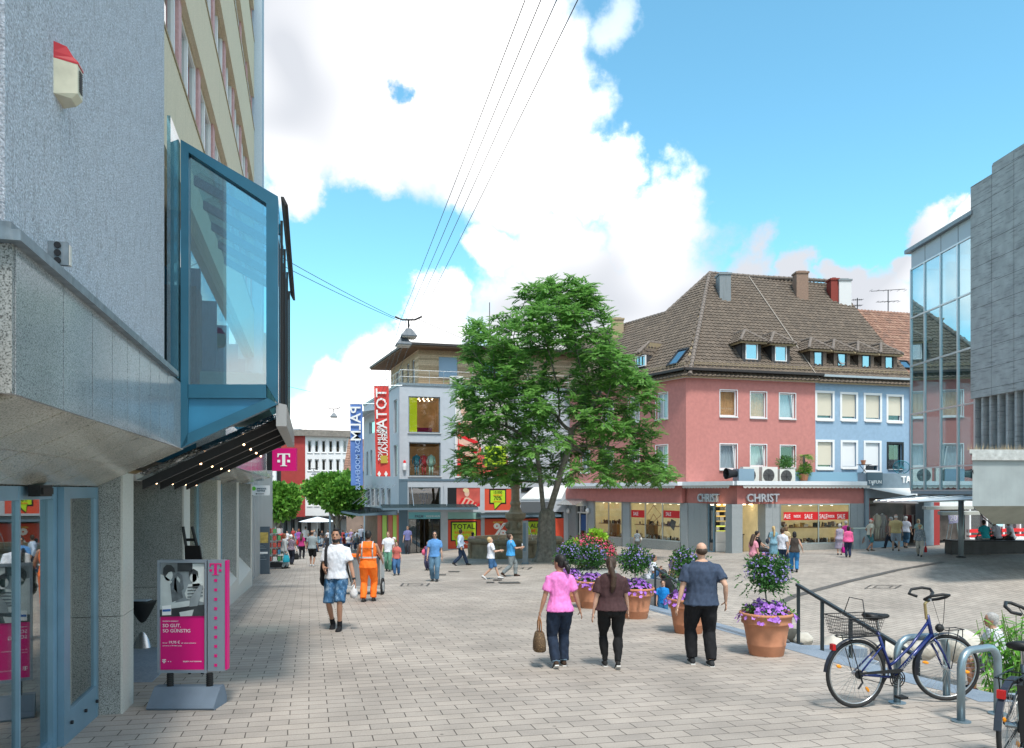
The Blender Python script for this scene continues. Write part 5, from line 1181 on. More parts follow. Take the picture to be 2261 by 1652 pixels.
# alarm beacon
q = FP.P(893,1030,.02); t = thing('alarm_beacon','white wall alarm with a red top on the grey store corner','alarm',q); mb=MB(); mb.lathe(q+FP.N*.1,[(.11,-.25),(.13,0),(.11,.22)],10); mb.build('alarm_body',M_white,t); mb=MB(); mb.lathe(q+FP.N*.1+Vector((0,0,.22)),[(.1,0),(.08,.15),(.02,.2)],10); mb.build('alarm_lamp',M_salered,t)
# timber penthouse with overhanging flat roof
Ph = FP.p(1.6,0,-2.3); FH = Fr(Ph[:2], d=VX); FHl = Fr(Ph[:2], d=(-.353,.9357), out=(-.9357,-.353)); zH0, zH1 = zP1+.1, Z(10.0)
hH = [FH.rect(969,789,1010,834), FH.rect(1067,800,1110,840)]; hHl = [(1.2,2.0,zH0+.6,zH1-.5),(2.9,3.7,zH0+.6,zH1-.5),(4.8,5.6,zH0+.6,zH1-.6),(6.6,7.4,zH0+.6,zH1-.6)]
def boards(mb, F, a0, a1, z0, z1, holes, o):
    z = z0; k = 0
    while z < z1:
        zz = min(z+.13, z1); seg = [(a0,a1)]
        for h in holes:
            if h[2] < (z+zz)/2 < h[3]:
                seg = [q for s_ in seg for q in ((s_[0],min(s_[1],h[0])),(max(s_[0],h[1]),s_[1])) if q[1]-q[0] > .02]
        for s_ in seg: F.box(mb, s_[0], s_[1], z+.012, zz, o-.05, o, random.choice((0,0,1)))
        z = zz
mb = MB(); boards(mb, FH, 0, 14, zH0, zH1, hH, 0); boards(mb, FHl, 0, 9.5, zH0, zH1, hHl, 0); mb.build('timber_cladding', [M_wood, M_woodl], st)
mb = MB(); FH.wall(mb, .02, 14, zH0, zH1, hH, -.3, -.055); FHl.wall(mb, .02, 9.5, zH0, zH1, hHl, -.3, -.055); mb.build('penthouse_wall', M_creamd, st)
for i,r in enumerate(hH): window(st, FH, r, 0, .06, 'blind', mat('blue_grey_blind',(.30,.42,.55),.6), 0, M_alu, .12)
for r in hHl: window(st, FHl, r, 0, .06, 'glass', None, 0, M_alu, .12)
rf = [Vector((p.x,p.y,zH1)) for p in (FH.p(-1.4,0,1.3), FH.p(14,0,1.3), FH.p(14,0,-9), FHl.p(9.5,0,0)+FHl.N*1.7, )]
rf[0] = Vector((*(FP.p(.3,0,-1.1))[:2], zH1))
rf = [Vector((*FH.p(-1.0,0,1.2)[:2],zH1)), Vector((*FH.p(14.3,0,1.2)[:2],zH1+.0)), Vector((*FH.p(14.3,0,-9)[:2],zH1)), Vector((*(FHl.p(10.5,0,1.5))[:2],zH1))]
mb = MB(); mb.prism(rf, Vector((0,0,.10))); mb.build('roof_soffit', mat('brown_soffit',(.14,.085,.05),.8), st); mb = MB(); mb.prism([p+(p-sum(rf,Vector())/4).normalized()*.12+Vector((0,0,.1)) for p in rf], Vector((0,0,.16))); mb.build('roof', M_gut, st)
mb = MB(); q = FH.p(4.2,zH1+.26,-2); mb.box(q.x-.5,q.x+.5,q.y-.4,q.y+.4,q.z,q.z+.4); mb.build('roof_vent', M_alu, st)
mb = MB()
for F, L_ in ((FP,14),(FPl,12)):
    for h in (.45,.9): mb.tube([F.p(.05,zP1+.18+h,-.15), F.p(L_,zP1+.18+h,-.15)], .014, 5)
    for k in range(14): mb.tube([F.p(.05+k*L_/14,zP1+.18,-.15), F.p(.05+k*L_/14,zP1+1.1,-.15)], .014, 5)
mb.build('roof_railing', M_alu, st)
a_ = FP.at(993,-.8); t = thing('air_conditioner','white air conditioner on the flat roof beside the timber penthouse','air conditioner',FP.p(a_,zP1+.2,-.8)); mb = MB(); FP.box(mb,a_,a_+.9,zP1+.2,zP1+.85,-.9,-.5); mb.build('housing',M_acw,t)
mb = MB(); c = FP.p(a_+.36,zP1+.52,-.49)
for q in range(1,5): mb.tube([c+FP.A*(.28*q/4*math.cos(t_*math.pi/8))+Vector((0,0,.28*q/4*math.sin(t_*math.pi/8))) for t_ in range(16)], .012, 4, closed=True)
mb.build('fan_grille', M_dark, t)
# white awning of the shop right of the store
a0, a1 = FP.at(1145,.6), FP.at(1248,.6); zA = FP.zt(1200,1078,.0); t = thing('shop_awning', 'white sloping awning between the fashion store and the pink house', 'awning', FP.p((a0+a1)/2,zPg,.5))
mb = MB(); pa = [PT(1168,1110,49), PT(1256,1073,47.5), PT(1240,1070,52), PT(1162,1090,53)]; mb.prism([PT(1150,1103,49.5), PT(1240,1103,48.2), PT(1254,1073,50), PT(1178,1078,52)], Vector((0,0,.06))); mb.build('awning_cloth', mat('awning_cloth',(.62,.62,.60)), t)
mb = MB(); mb.prism([PT(1150,1103,49.5), PT(1240,1103,48.2), PT(1240,1101,48.2)+Vector((0,0,-.12)), PT(1150,1107,49.5)], Vector((0,-.04,0))); mb.tube([PT(1240,1076,50.4), PT(1256,1071,49.9)], .1, 6); mb.build('awning_bar', M_alu, t)
mb = MB(); FP.box(mb, FP.at(1150,.02), FP.at(1214,.02), FP.zt(1180,1140,.02), FP.zt(1180,1108,.02), .0, .03); mb.build('grey_shutter', mat('slate_shutter',(.10,.11,.12),.7), st)
# ---- banners on poles
def banner(px0, px1, py0, py1, y, m, words, label, dx=0, dirx=(1,0)):
    A = PT(px0, py0, y); B = PT(px1, py0, y-.0); w = (B-A).length; x = A.x
    t = thing('banner', label, 'banner', A, 0); n = 24; mz = 4
    z0 = CZ+(HY-py1)/FPX*y; H = A.z-z0; ex = (B-A).normalized(); nn = Vector((0,-1,0)); mb = MB(); P = []
    for j in range(n+1):
        for i in range(9): f = i/8; g = j/n; P.append(A+ex*(w*f+dx*g)+Vector((0,0,-H*g))+nn*(.05*math.sin(f*5+g*4)*g+.03*math.sin(g*14+f*3)))
    F_ = [(j*9+i,j*9+i+1,(j+1)*9+i+1,(j+1)*9+i) for j in range(n) for i in range(8)]
    mb.add(P, F_); mb.add([p+Vector((0,.01,0)) for p in P], [f[::-1] for f in F_]); mb.smooth = True; o = mb.build('banner_cloth', m, t)
    mb = MB(); mb.tube([A-ex*.1+Vector((0,0,.03)), B+ex*.9+Vector((0,0,.05))], .035, 6); mb.build('banner_pole', M_alu, t)
    dn = (Vector((0,0,-H))+ex*dx).normalized()
    for s, f0, f1, sz, mm in words:   # the reverse side faces the viewer, so the lettering reads mirrored
        text('banner_lettering', s, mm, A+ex*(w*f0)+dn*(H*f1)+nn*.09, dn, -ex, sz, .02, o, 'LEFT', .01)
    return t, A, ex, dn, w, H, nn
M_banr = mat('banner_red', (.60,.055,.045), .8, nz=(.8,.1)); M_banb = mat('banner_blue', (.10,.19,.46), .8, nz=(.8,.1)); M_banw = mat('banner_print', (.75,.74,.72), .8); M_banl = mat('banner_print_pale', (.30,.42,.66), .8)
yR = 50.5
t,A,ex,dn,w,H,nn = banner(826, 858, 853, 1052, yR, M_banr, [('TOTAL',.84,.025,.98,M_banw),('VERKAUF!',.86,.47,.50,M_banw),('RÄUMUNGS',.50,.44,.42,M_banw)], 'long red sale banner with mirrored white lettering on the grey store', dx=.12)
mb = MB(); p = A+dn*(H*.77)+nn*.1+ex*.35; mb.prism([p, p+ex*.45, p+ex*.45+dn*.5, p+dn*.5], nn*.01); mb.build('banner_patch', mat('mustard_print',(.45,.33,.05),.8), t)
mb = MB()
for f in (.25,.72): p = A+dn*(H*.94)+ex*(w*f)+nn*.1; mb.prism([p, p+ex*.12+dn*.2, p+dn*.4, p-ex*.12+dn*.2], nn*.01)
mb.build('banner_star', M_banw, t)
banner(773, 800, 893, 1072, 56, M_banb, [('PALM',.86,.02,1.05,M_banw),('DAS MODEHAUS',.78,.44,.48,M_banl)], 'long blue banner with pale mirrored lettering hanging over the street', dx=.06)

# ================================================================ right: glass block on the plaza
FG = Fr((19.5, 37.6), d=(0,-1), out=(-1,0)); LG = 5.2
gb_ = thing('glass_pavilion', 'tall glazed block with silver mullions beside the concrete tower', 'building', (21,35,gz(21,35)))
rowsz = [Z(x) for x in (0.0,1.07,3.70,6.06,8.40,10.78)]; cols = [0,1.25,2.6,3.95,5.2]
M_mul = mat('silver_mullion', (.55,.60,.63), .35, .6); G_gb = glass('facade_glass', (.45,.62,.64), 1.0, .005, .45, .3, (.02,.07,.085))
mb = MB()
for a in cols: FG.box(mb, a-.04, a+.04, rowsz[0], rowsz[-1], -.06, .05)
for z in rowsz: FG.box(mb, 0, LG, z-.035, z+.035, -.05, .045)
FGe = Fr((19.5,37.6), d=(1,0.0), out=(0,1))
for z in rowsz: mb.box(19.5, 23, 37.56, 37.64, z-.035, z+.035)
mb.build('mullion', M_mul, gb_)
mb = MB()
for i in range(4):
    for j in range(5): FG.box(mb, cols[i]+.04, cols[i+1]-.04, rowsz[j]+.035, rowsz[j+1]-.035, -.02, 0)
mb.build('facade_glass', G_gb, gb_)
mb = MB(); FG.box(mb, 0, LG, rowsz[-1]+.04, rowsz[-1]+.82, -.2, .0); 
for a in cols[:-1]: pass
o = mb.build('top_panel', mat('panel_blue_grey',(.40,.46,.52),.5), gb_); mb = MB()
for a in cols[1:-1]: FG.box(mb, a-.012, a+.012, rowsz[-1]+.05, rowsz[-1]+.81, 0, .006)
mb.build('panel_joint', M_dark, o)
mb = MB(); FG.box(mb, -.25, LG+.05, rowsz[-1]+.82, rowsz[-1]+1.0, -3.6, .22); mb.build('flat_roof', M_lead, gb_)
mb = MB(); FG.box(mb, 0, LG, Z(-.16), Z(-.035), -3.5, .03); FG.box(mb,0,LG,Z(-.45),Z(-.16),-3.5,-.3); mb.build('floor_edge', M_pg, gb_)
mb = MB()
for j in (1,2,3,4): FG.box(mb, .1, LG, rowsz[j]-.12, rowsz[j]+.1, -3.4, -.5)
FG.box(mb, .1, LG, rowsz[0], rowsz[-1], -3.5, -3.4); FG.box(mb, LG-.1, LG, rowsz[0], rowsz[-1], -3.4,-.1); mb.build('inner_floor', mat('inner_pale',(.32,.36,.37),.9,nz=(1,.2)), gb_)
mb = MB()
for a in (1.0,3.0): FG.box(mb, a, a+.35, rowsz[0], rowsz[-1], -1.5, -1.1)
mb.build('inner_column', M_pale, gb_)
# low glazed canopy over the plaza
mb = MB(); cz0_ = Z(-.30); P4 = [PT(1932,1108,37), PT(2160,1096,33), PT(2160,1113,28.5), PT(1990,1110,31)]
P4 = [Vector((17.4,37,Z(-.55))), Vector((19.6,37.4,Z(-.28))), Vector((19.6,29,Z(-.28))), Vector((16.6,31.5,Z(-.5)))]
mb.prism(P4, Vector((0,0,.03))); o = mb.build('glass_canopy', glass('canopy_blue'), gb_)
mb = MB()
for k in range(7):
    f = k/6; a = P4[0].lerp(P4[3], f); b = P4[1].lerp(P4[2], f); mb.tube([a+Vector((0,0,.05)), b+Vector((0,0,.05))], .03, 5)
mb.tube([P4[0],P4[3]], .05, 6); mb.build('canopy_rib', M_mul, o)

# ================================================================ right: concrete building
M_conc = mat('board_marked_concrete', (.36,.37,.38), .9, nz=(2.2,.16), bump=(30,.4,.02), streak=(1.4,14,.85,(.11,.11,.115)))
M_conc2 = mat('streaked_concrete', (.29,.325,.33), .9, nz=(1.5,.1), bump=(60,.2,.01), streak=(22,.7,.45,(.25,.28,.285)))
M_concs = mat('ribbed_concrete', (.28,.29,.25), .9, nz=(2,.12), streak=(30,30,.4,(.18,.19,.16)))
cb = thing('concrete_hall', 'raw concrete civic building overhanging the plaza at the right edge', 'building', (22,30,gz(22,30)))
FC = Fr((19.35, 32.5), d=(.04,-1), out=(-1,-.04)); zCt = Z(13.15); zCb = Z(3.85)
mb = MB(); pj = [0,1.35,2.65,3.95,5.3,6.6,7.9]
for i in range(6):
    FC.box(mb, pj[i]+.012, pj[i+1]-.012, zCb, zCt-(.0 if i else .35), -.5, 0)
    if i == 0: pass
z = zCb
mb.build('concrete_panel', M_conc, cb)
mb = MB()
for k in range(11):
    z = zCb+.3+k*.86
    for i in range(6): FC.box(mb, pj[i]+.012, pj[i+1]-.012, z+.07*i*.0, z+.012, 0, .004)
FC.box(mb, 0, 7.9, zCb+.01, zCt-.4, -.6, -.02); mb.build('panel_joint', M_joint, cb)
mb = MB(); FC.box(mb, 1.4, 8, zCt-.0, zCt+.06, -3, -.01); FC.box(mb, .1, 8, zCb, zCt-.4, -3.5,-.6); mb.build('roof_edge', M_conc2, cb)
# recessed fins
mb = MB(); n = 16
for k in range(n): a = .05+k*.5; FC.box(mb, a, a+.13, Z(1.3), zCb, -.9, -.1)
mb.build('vertical_fin', M_conc, cb); mb = MB(); FC.box(mb, 0, 8, Z(1.2), zCb, -1.2, -.9); mb.build('recess_wall', M_pgd, cb)
# lower volume: upstand ledge and inverted soffit
Lx = 15.55; Ly = 26.0
FD = Fr((Lx, Ly), d=(.97,.10)); 
def fdp(mb, a0, a1, z0, z1, e=0):
    bk = Vector((19.5,32.3,0))
    for q0, q1 in ((a0, min(a1,3.0)),(3.01,a1)):
        B0 = Vector((bk.x,bk.y,z0)) if q0 == a0 else FD.p(q0+3,z0,-6); f0 = FD.p(q0,z0,e)
        mb.prism([f0, FD.p(q1,z0,e), FD.p(q1+3.9,z0,-6), B0], Vector((0,0,z1-z0)))
mb = MB(); fdp(mb, 0, 9, Z(-.53), Z(1.02)); mb.build('lower_parapet', M_conc2, cb)
mb = MB(); fdp(mb, -.1, 9, Z(1.02), Z(1.14), .1); fdp(mb, -.05, 9, Z(1.14), Z(1.26), .05); fdp(mb, .08, 9, Z(1.26), Z(1.40), -.25); mb.build('ledge', mat('ledge_concrete',(.42,.43,.42),.85,nz=(6,.2),streak=(9,9,.5,(.25,.24,.2))), cb)
mb = MB()
A4 = [FD.p(0,Z(-.53),0), FD.p(9,Z(-.53),0), FD.p(12,Z(-.53),-6), Vector((19.5,32.3,Z(-.53)))]; B4 = [FD.p(1.7,Z(-1.2),-1.2), FD.p(9,Z(-1.2),-1.2), FD.p(11,Z(-1.2),-5), Vector((20.3,31,Z(-1.2)))]
mb.add(A4+B4, [(0,1,5,4),(1,2,6,5),(2,3,7,6),(3,0,4,7),(4,5,6,7)]); mb.build('tapered_soffit', M_concs, cb)
# stub of grass on the ledge
mb = MB(); rnd = random.Random(4)
for k in range(260):
    p = FD.p(rnd.uniform(.3,4.5), Z(1.40), rnd.uniform(-.9,-.3)); h = rnd.uniform(.08,.28); d = Vector((rnd.uniform(-.08,.08), rnd.uniform(-.05,.05), h)); mb.add([p, p+Vector((.012,0,0)), p+d], [(0,1,2)])
mb.build('ledge_weeds', mat('dry_grass',(.35,.28,.18),.9), cb)
mb = MB(); wv = [PT(2150,1010,26.2), PT(2148,1040,26), PT(2155,1110,26.2), PT(2168,1140,27), PT(2195,1162,29)]
mb.tube(wv, .02, 5); mb.build('loose_cable', M_black, cb)
# plaza post holding the canopy
pp = at(2122, 33.5); t = thing('steel_post', 'round grey steel column standing beside the dark bench wall', 'column', pp); mb = MB(); mb.tube([pp+Vector((0,0,-.3)), Vector((pp.x,pp.y,Z(-.4)))], .11, 14, mi=0); mb.smooth=True; mb.build('shaft', mat('painted_post',(.28,.32,.34),.4,.3), t); mb = MB(); mb.lathe(pp,[(.2,0),(.2,.03),(.13,.05)],14); mb.build('base_ring', M_dark, t)
# flat awnings under the canopy
for (x0,x1,py0,py1,y,lb) in ((2045,2150,1119,1127,40,'upper pale folded awning over the shops right of the boutique'),(2080,2165,1131,1138,38,'lower pale folded awning over the shops right of the boutique')):
    a, b = PT(x0,py0,y), PT(x1,py1,y+1); mb = MB(); mb.prism([a, Vector((b.x,b.y,a.z)), Vector((b.x,b.y+.4,a.z+.03)), Vector((a.x,a.y+.4,a.z+.03))], Vector((0,0,-.16))); tag(recenter(mb.build('folded_awning', mat('folded_cloth',(.42,.42,.38)))), lb, 'awning', 'folded awnings')

# ================================================================ far end of the street
fy = 90; zF = gz(-20, fy); fb = thing('far_department_store', 'red and white four-storey building closing the end of the street', 'building', PT(690,1083,fy)-Vector((0,0,1.85-zF)) if False else Vector((-23,fy,zF)))
M_farred = mat('red_clad_wall', (.34,.045,.040), .8, nz=(2,.08)); M_farw = mat('white_render', (.66,.67,.68), .85, nz=(1,.04))
Fq = Fr(PT(607,0,94)[:2], d=(1,-.12)); Lq = Fq.at(674); Fw = Fr(Fq.p(Lq,0)[:2], d=(1,.42)); Lw = Fw.at(771)
zr = Fq.zt(640,963); zb = Fq.zt(640,1141)
mb = MB(); Fq.box(mb,0,Lq,zb,zr,-6,0); mb.build('red_wall', M_farred, fb)
wins = []
for row in (948+0,):
    pass
W = []
cols6 = [(675+4+i*15.6, 675+4+i*15.6+10) for i in range(6)]
for (y0,y1) in ((972,1000),(1014,1040),(1060,1085),(1098,1118)):
    for c in cols6: W.append(Fw.rect(c[0],y0,c[1],y1))
zrw = Fw.zt(680,963); zbw = Fw.zt(680,1139)
mb = MB(); Fw.wall(mb,0,Lw,zbw,zrw,W,-.4,0); mb.build('white_wall', M_farw, fb)
for r in W: window(fb, Fw, r, 0, .12, 'glass', None, 0, M_white, .25, glz=G_win, sill=True)
mb = MB(); Fw.box(mb,.3,Lw-.3,zbw,zrw-.3,-3,-2.9); mb.build('room_back', M_dkroom, fb)
mb = MB(); Fq.box(mb,-.6,Lq+.3,zr,zr+.75,-7,.5); Fw.box(mb,-.2,Lw+.8,zrw,zrw+.75,-7,.6); mb.build('roof_fascia', mat('brown_grey_fascia',(.20,.18,.16),.8,nz=(3,.2)), fb)
mb = MB(); p0, p1 = PT(638,946,99), PT(660,962,99); mb.box(p0.x,p1.x,99,101,zr,p0.z); p0, p1 = PT(664,940,99), PT(662,960,99); mb.build('roof_box', M_pg, fb)
mb = MB(); Fq.box(mb,-4,Lq,zF-1,zb-.35,-1.6,-1.5); Fw.box(mb,-.5,Lw+6,zF-1,zb-.35,-1.6,-1.5); o = mb.build('shop_glazing', mat('shop_pale',(.50,.55,.58),.5,nz=(.5,.35)), fb)
mb = MB(); Fq.box(mb,-4,Lq,zb-.35,zb,-1.5,.8); Fw.box(mb,-.3,Lw+4,zb-.35,zb,-1.5,.8); mb.build('shop_canopy', M_dark, fb)
mb = MB()
for k in range(5): Fq.box(mb, k*.9-1, k*.9-.7, zF-1, zb-.35, -1.2,-.8)
for k in range(4): Fw.box(mb, k*1.6+.4, k*1.6+.8, zF-1, zb-.35, -1.2,-.8)
mb.build('shop_pier', M_dark, fb)
# white office wing left of the red wall
wf = thing('white_office_wing', 'white building with blue windows between the red wall and the near shops', 'building', (-30,88,zF))
Fz = Fr(PT(560,0,88)[:2], d=(1,.0)); Lz = Fz.at(609); ww = [Fz.rect(x,y0,x+18,y1) for x in (563,585) for (y0,y1) in ((988,1004),(1030,1050),(1080,1097),(1107,1125))]
mb = MB(); Fz.wall(mb,0,Lz,zF-1,Fz.zt(590,960),ww,-.4,0); mb.build('wall', M_farw, wf)
for r in ww: window(wf, Fz, r, 0, .12, 'glass', None, 1, M_white, .25, glz=G_win)
mb = MB(); Fz.box(mb,.2,Lz,zF,Fz.zt(590,965),-2,-1.9); mb.build('room_back', M_dkroom, wf)
# brown roofed house right of the far store
bh = thing('far_tiled_house', 'small house with a brown tiled roof behind the blue banner', 'house', (-18,84,zF))
Fy_ = Fr(PT(765,0,84)[:2], d=(1,.05)); mb = MB(); Fy_.box(mb,0,6,zF-1,Fy_.zt(790,1040),-6,0); mb.build('wall', mat('dim_wall',(.22,.16,.13),.9,nz=(1,.2)), bh)
tiled('roof', M_tileR, bh, Fy_.p(-.3,Fy_.zt(790,1040),.3), Fy_.A, (Fy_.N*-1+Vector((0,0,1))), [(0,0),(7,0),(7,5.2),(0,5.2)], .35,.4)
# pale blue columned shopfront left, beyond the office block
cn = thing('pale_columned_shop', 'narrow pale blue shopfront with ribbed columns beyond the office block', 'building', FL.p(30, gzl(30,-2), -2))
mb = MB(); FL.box(mb, 26.5, 45, gzl(30,-2)-2, Z(4.0), -6, -2.2); mb.build('wall', mat('pale_blue_metal',(.40,.50,.58),.5,nz=(2,.1)), cn)
mb = MB()
for k in range(20): a = 26.6+k*.9; FL.box(mb, a, a+.25, gzl(30,-2)-2, Z(4.0), -2.2, -2.0)
mb.build('ribbed_column', M_alu, cn)
# ================================================================ plants
import numpy as np
def leafquad(mb, p, d, n, L, W, mi=0):
    s = d.cross(n); s = s.normalized()*W/2 if s.length > 1e-6 else Vector((W/2,0,0)); mb.add([p, p+d*L*.5+s, p+d*L, p+d*L*.5-s], [(0,1,2,3)], mi)
def rdir(rnd): 
    while True:
        v = Vector((rnd.uniform(-1,1),rnd.uniform(-1,1),rnd.uniform(-1,1)))
        if .05 < v.length < 1: return v.normalized()
def colonize(rnd, roots, att, D=.3, di=2.2, dk=.36, maxn=5200, rpar=None):
    P = [Vector(r) for r in roots]; par = rpar; A = np.array([tuple(a) for a in att]); alive = np.ones(len(A), bool)
    for it in range(90):
        if not alive.any() or len(P) > maxn: break
        N = np.array([tuple(p) for p in P]); Q = A[alive]; d = np.linalg.norm(Q[:,None]-N[None], axis=2); k = d.argmin(1); m = d.min(1); grow = {}
        for q, kk, mm in zip(Q, k, m):
            if mm < di: v = (q-N[kk])/mm; grow.setdefault(kk, np.zeros(3)); grow[kk] += v
        if not grow: di *= 1.5; continue
        for kk, g in grow.items():
            v = Vector(g)+rdir(rnd)*.25+Vector((0,0,.05)); P.append(P[kk]+v.normalized()*D); par.append(kk)
        N = np.array([tuple(p) for p in P[-len(grow):]]); d = np.linalg.norm(A[:,None]-N[None], axis=2).min(1); alive &= d > dk
    return P, par
def wood(mb, P, par, tip=.012, ex=2.25, rmax=.5):
    n = len(P); r = [0.0]*n; ch = [[] for _ in range(n)]
    for i in range(n-1, 0, -1): ch[par[i]].append(i)
    for i in range(n-1, -1, -1): r[i] = tip if not ch[i] else min(rmax, sum(r[c]**ex for c in ch[i])**(1/ex))
    for i in range(1, n):
        if r[i] > .006: mb.tube([P[par[i]], P[i]], [min(r[par[i]], r[i]*1.25), r[i]], 7 if r[i] > .06 else 4, cap=False)
    return r, ch
def frond(mb, p, d, L, rnd, k=6, drop=.35, W=.05, LL=.17):
    d = d.normalized(); q = Vector(p); up = Vector((0,0,1)); s = d.cross(up); s = s.normalized() if s.length > .05 else Vector((1,0,0))
    for i in range(k):
        d2 = (d+Vector((0,0,-drop*i/k))).normalized(); q = q+d2*L/k; n = s.cross(d2).normalized()
        for sg in (-1,1): leafquad(mb, q, (s*sg+d2*.55+Vector((0,0,-.18))).normalized(), n, LL*(1-.35*i/k)*rnd.uniform(.8,1.1), W)
    leafquad(mb, q, d2, n, LL, W)
M_bark = mat('grey_bark', (.19,.175,.15), .95, nz=(7,.3), bump=(9,.9,.04), streak=(9,1.2,.7,(.09,.085,.075)))
M_leafT = leafmat('tree_leaf', (.085,.235,.045), (.23,.45,.105), .48)
rnd = random.Random(11)
TY = 37.0; tb_ = at(1207, TY)
SIL = [(1150,632,1320),(1130,650,1322),(1075,690,1345),(1020,735,1372),(1008,790,1380),(1000,830,1440),(985,870,1452),(1012,905,1455),(975,945,1455),(985,985,1462),(975,1030,1480),(1000,1052,1512),(1060,1064,1490),(1130,1068,1440)]
def silx(py):
    for (a0,b0,c0),(a1,b1,c1) in zip([(q[0],q[1],q[2]) for q in SIL], [(q[0],q[1],q[2]) for q in SIL[1:]]):
        if b0 <= py <= b1: f = (py-b0)/(b1-b0); return a0+(a1-a0)*f, c0+(c1-c0)*f
    return None
att = []; k_ = TY/FPX
while len(att) < 1500:
    py = rnd.uniform(634, 1066); a, c = silx(py); px = rnd.uniform(a+14, c-14); cx2 = (a+c)/2; hw = (c-a)/2
    depth = min(hw, 230)*math.sqrt(max(0, 1-((px-cx2)/hw)**2)); dy = rnd.uniform(-1,1)*depth*k_
    p = Vector(((px-CX)*k_, TY+dy, CZ+(HY-py)*k_))
    e = max(abs(px-cx2)/hw, abs(dy)/(230*k_))
    if py > 960 and e < .35: continue
    if rnd.random() < .35+.65*e: 
        if noise.noise(p*.62) > -.08: att.append(p)
big = thing('deciduous_tree', 'large broad leafy tree with feathery leaves in front of the fountain', 'tree', tb_)
rt = [tb_+Vector(v) for v in ((0,0,-.2),(-.02,0,.6),(-.02,0,1.3),(-.01,0,1.9),(-.16,0,2.5),(-.22,.05,3.1),(-.28,.1,3.8),(-.38,.1,4.6),(-.5,0,5.4),(.16,0,2.5),(.30,-.05,3.0),(.46,-.05,3.5),(.62,0,4.1),(.85,.05,4.8),(1.1,.1,5.5),(1.2,.1,6.3))]
P, par = colonize(rnd, rt, att, rpar=[-1,0,1,2,3,4,5,6,7,3,9,10,11,12,13,14])
mb = MB(); r, ch = wood(mb, P, par, .012, 2.25, .30)
mb.loft([[tb_+Vector((rr_*(1+.18*math.sin(5*t+1))*math.cos(t)+ox, rr_*(1+.18*math.sin(5*t+1))*math.sin(t), z)) for t in [2*math.pi*j/20 for j in range(20)]] for rr_, z, ox in ((.95,-.25,0),(.70,.0,0),(.52,.25,0),(.44,.6,-.02),(.40,1.3,-.03),(.38,1.8,-.01),(.36,2.2,.0),(.30,2.42,.0),(.2,2.55,0))])
mb.smooth = True; mb.build('trunk', M_bark, big)
mb = MB(); cc0 = tb_+Vector((0,0,6.5))
for i, p in enumerate(P):
    if r[i] < .055 and p.z > CZ-.1 and (not ch[i] or rnd.random() < .8):
        out = (p-P[par[i]]).normalized(); nf = 9 if not ch[i] else 6; a0 = rnd.uniform(0,6.28)
        for k in range(nf):
            a = a0+2*math.pi*k/nf; d = Vector((math.cos(a), math.sin(a), rnd.uniform(-.25,.8)))+out*.45; frond(mb, p+rdir(rnd)*.1, d, rnd.uniform(.36,.56), rnd, 6, .7, .085, .20)
mb.build('crown', M_leafT, big)
print('tree', len(P), len(mb.f))
def fblob(mb, c, rx, ry, rz, n, L, W, rnd, clumps=7, mi=0, shell=.55, up=.3):
    """leafy mass built from several clumps of single leaves"""
    cl = [(Vector(c)+Vector((d.x*rx*.52,d.y*ry*.52,d.z*rz*.52)), rnd.uniform(.42,.62)) for d in [rdir(rnd) for _ in range(clumps)]]+[(Vector(c), .6)]
    for i in range(n):
        q, s = rnd.choice(cl); d = rdir(rnd); f = rnd.uniform(shell,1)
        p = q+Vector((d.x*rx*s,d.y*ry*s,d.z*rz*s))*f; ld = (d+rdir(rnd)*.8+Vector((0,0,up-.3))).normalized(); leafquad(mb, p, ld, rdir(rnd), L*rnd.uniform(.7,1.3), W*rnd.uniform(.7,1.3), mi)
M_leafP = leafmat('plane_leaf', (.05,.17,.02), (.22,.46,.07), .35); M_leafP2 = leafmat('plane_leaf_deep', (.035,.13,.03), (.10,.27,.05), .3)
def streettree(px, y, crowns, label, m, trunk_top=None):
    b = at(px, y); t = thing('plane_tree', label, 'tree', b, 0, 'trees at the end of the street'); s = y/FPX; mb = MB()
    for (cx_, cy_, rx, rz, n) in crowns: fblob(mb, PT(cx_, cy_, y), rx*s, rx*s*.8, rz*s, n, .34, .24, rnd, 14)
    tr = MB(); top = PT(crowns[0][0], crowns[0][1], y); tr.tube([b-Vector((0,0,.3)), b.lerp(top,.4)+Vector((.1,0,0)), top], [.30,.22,.12], 9)
    for c in crowns: tr.tube([b.lerp(top,.45), PT(c[0],c[1]+c[3]*.3,y)], [.14,.05], 6)
    tr.smooth = True; tr.build('trunk', M_bark, t); mb.build('crown', m, t); return t
streettree(603, 52, [(606,1108,46,40,5200),(640,1105,22,32,1500)], 'bright green round tree by the shops on the left of the street', M_leafP)
streettree(572, 56, [(585,1100,22,26,1500)], 'small tree half hidden behind the left shop sign', M_leafP2)
streettree(742, 60, [(745,1085,58,45,6200),(705,1078,38,36,3000),(775,1100,30,40,2400)], 'wide plane tree in the street under the blue banner', M_leafP)

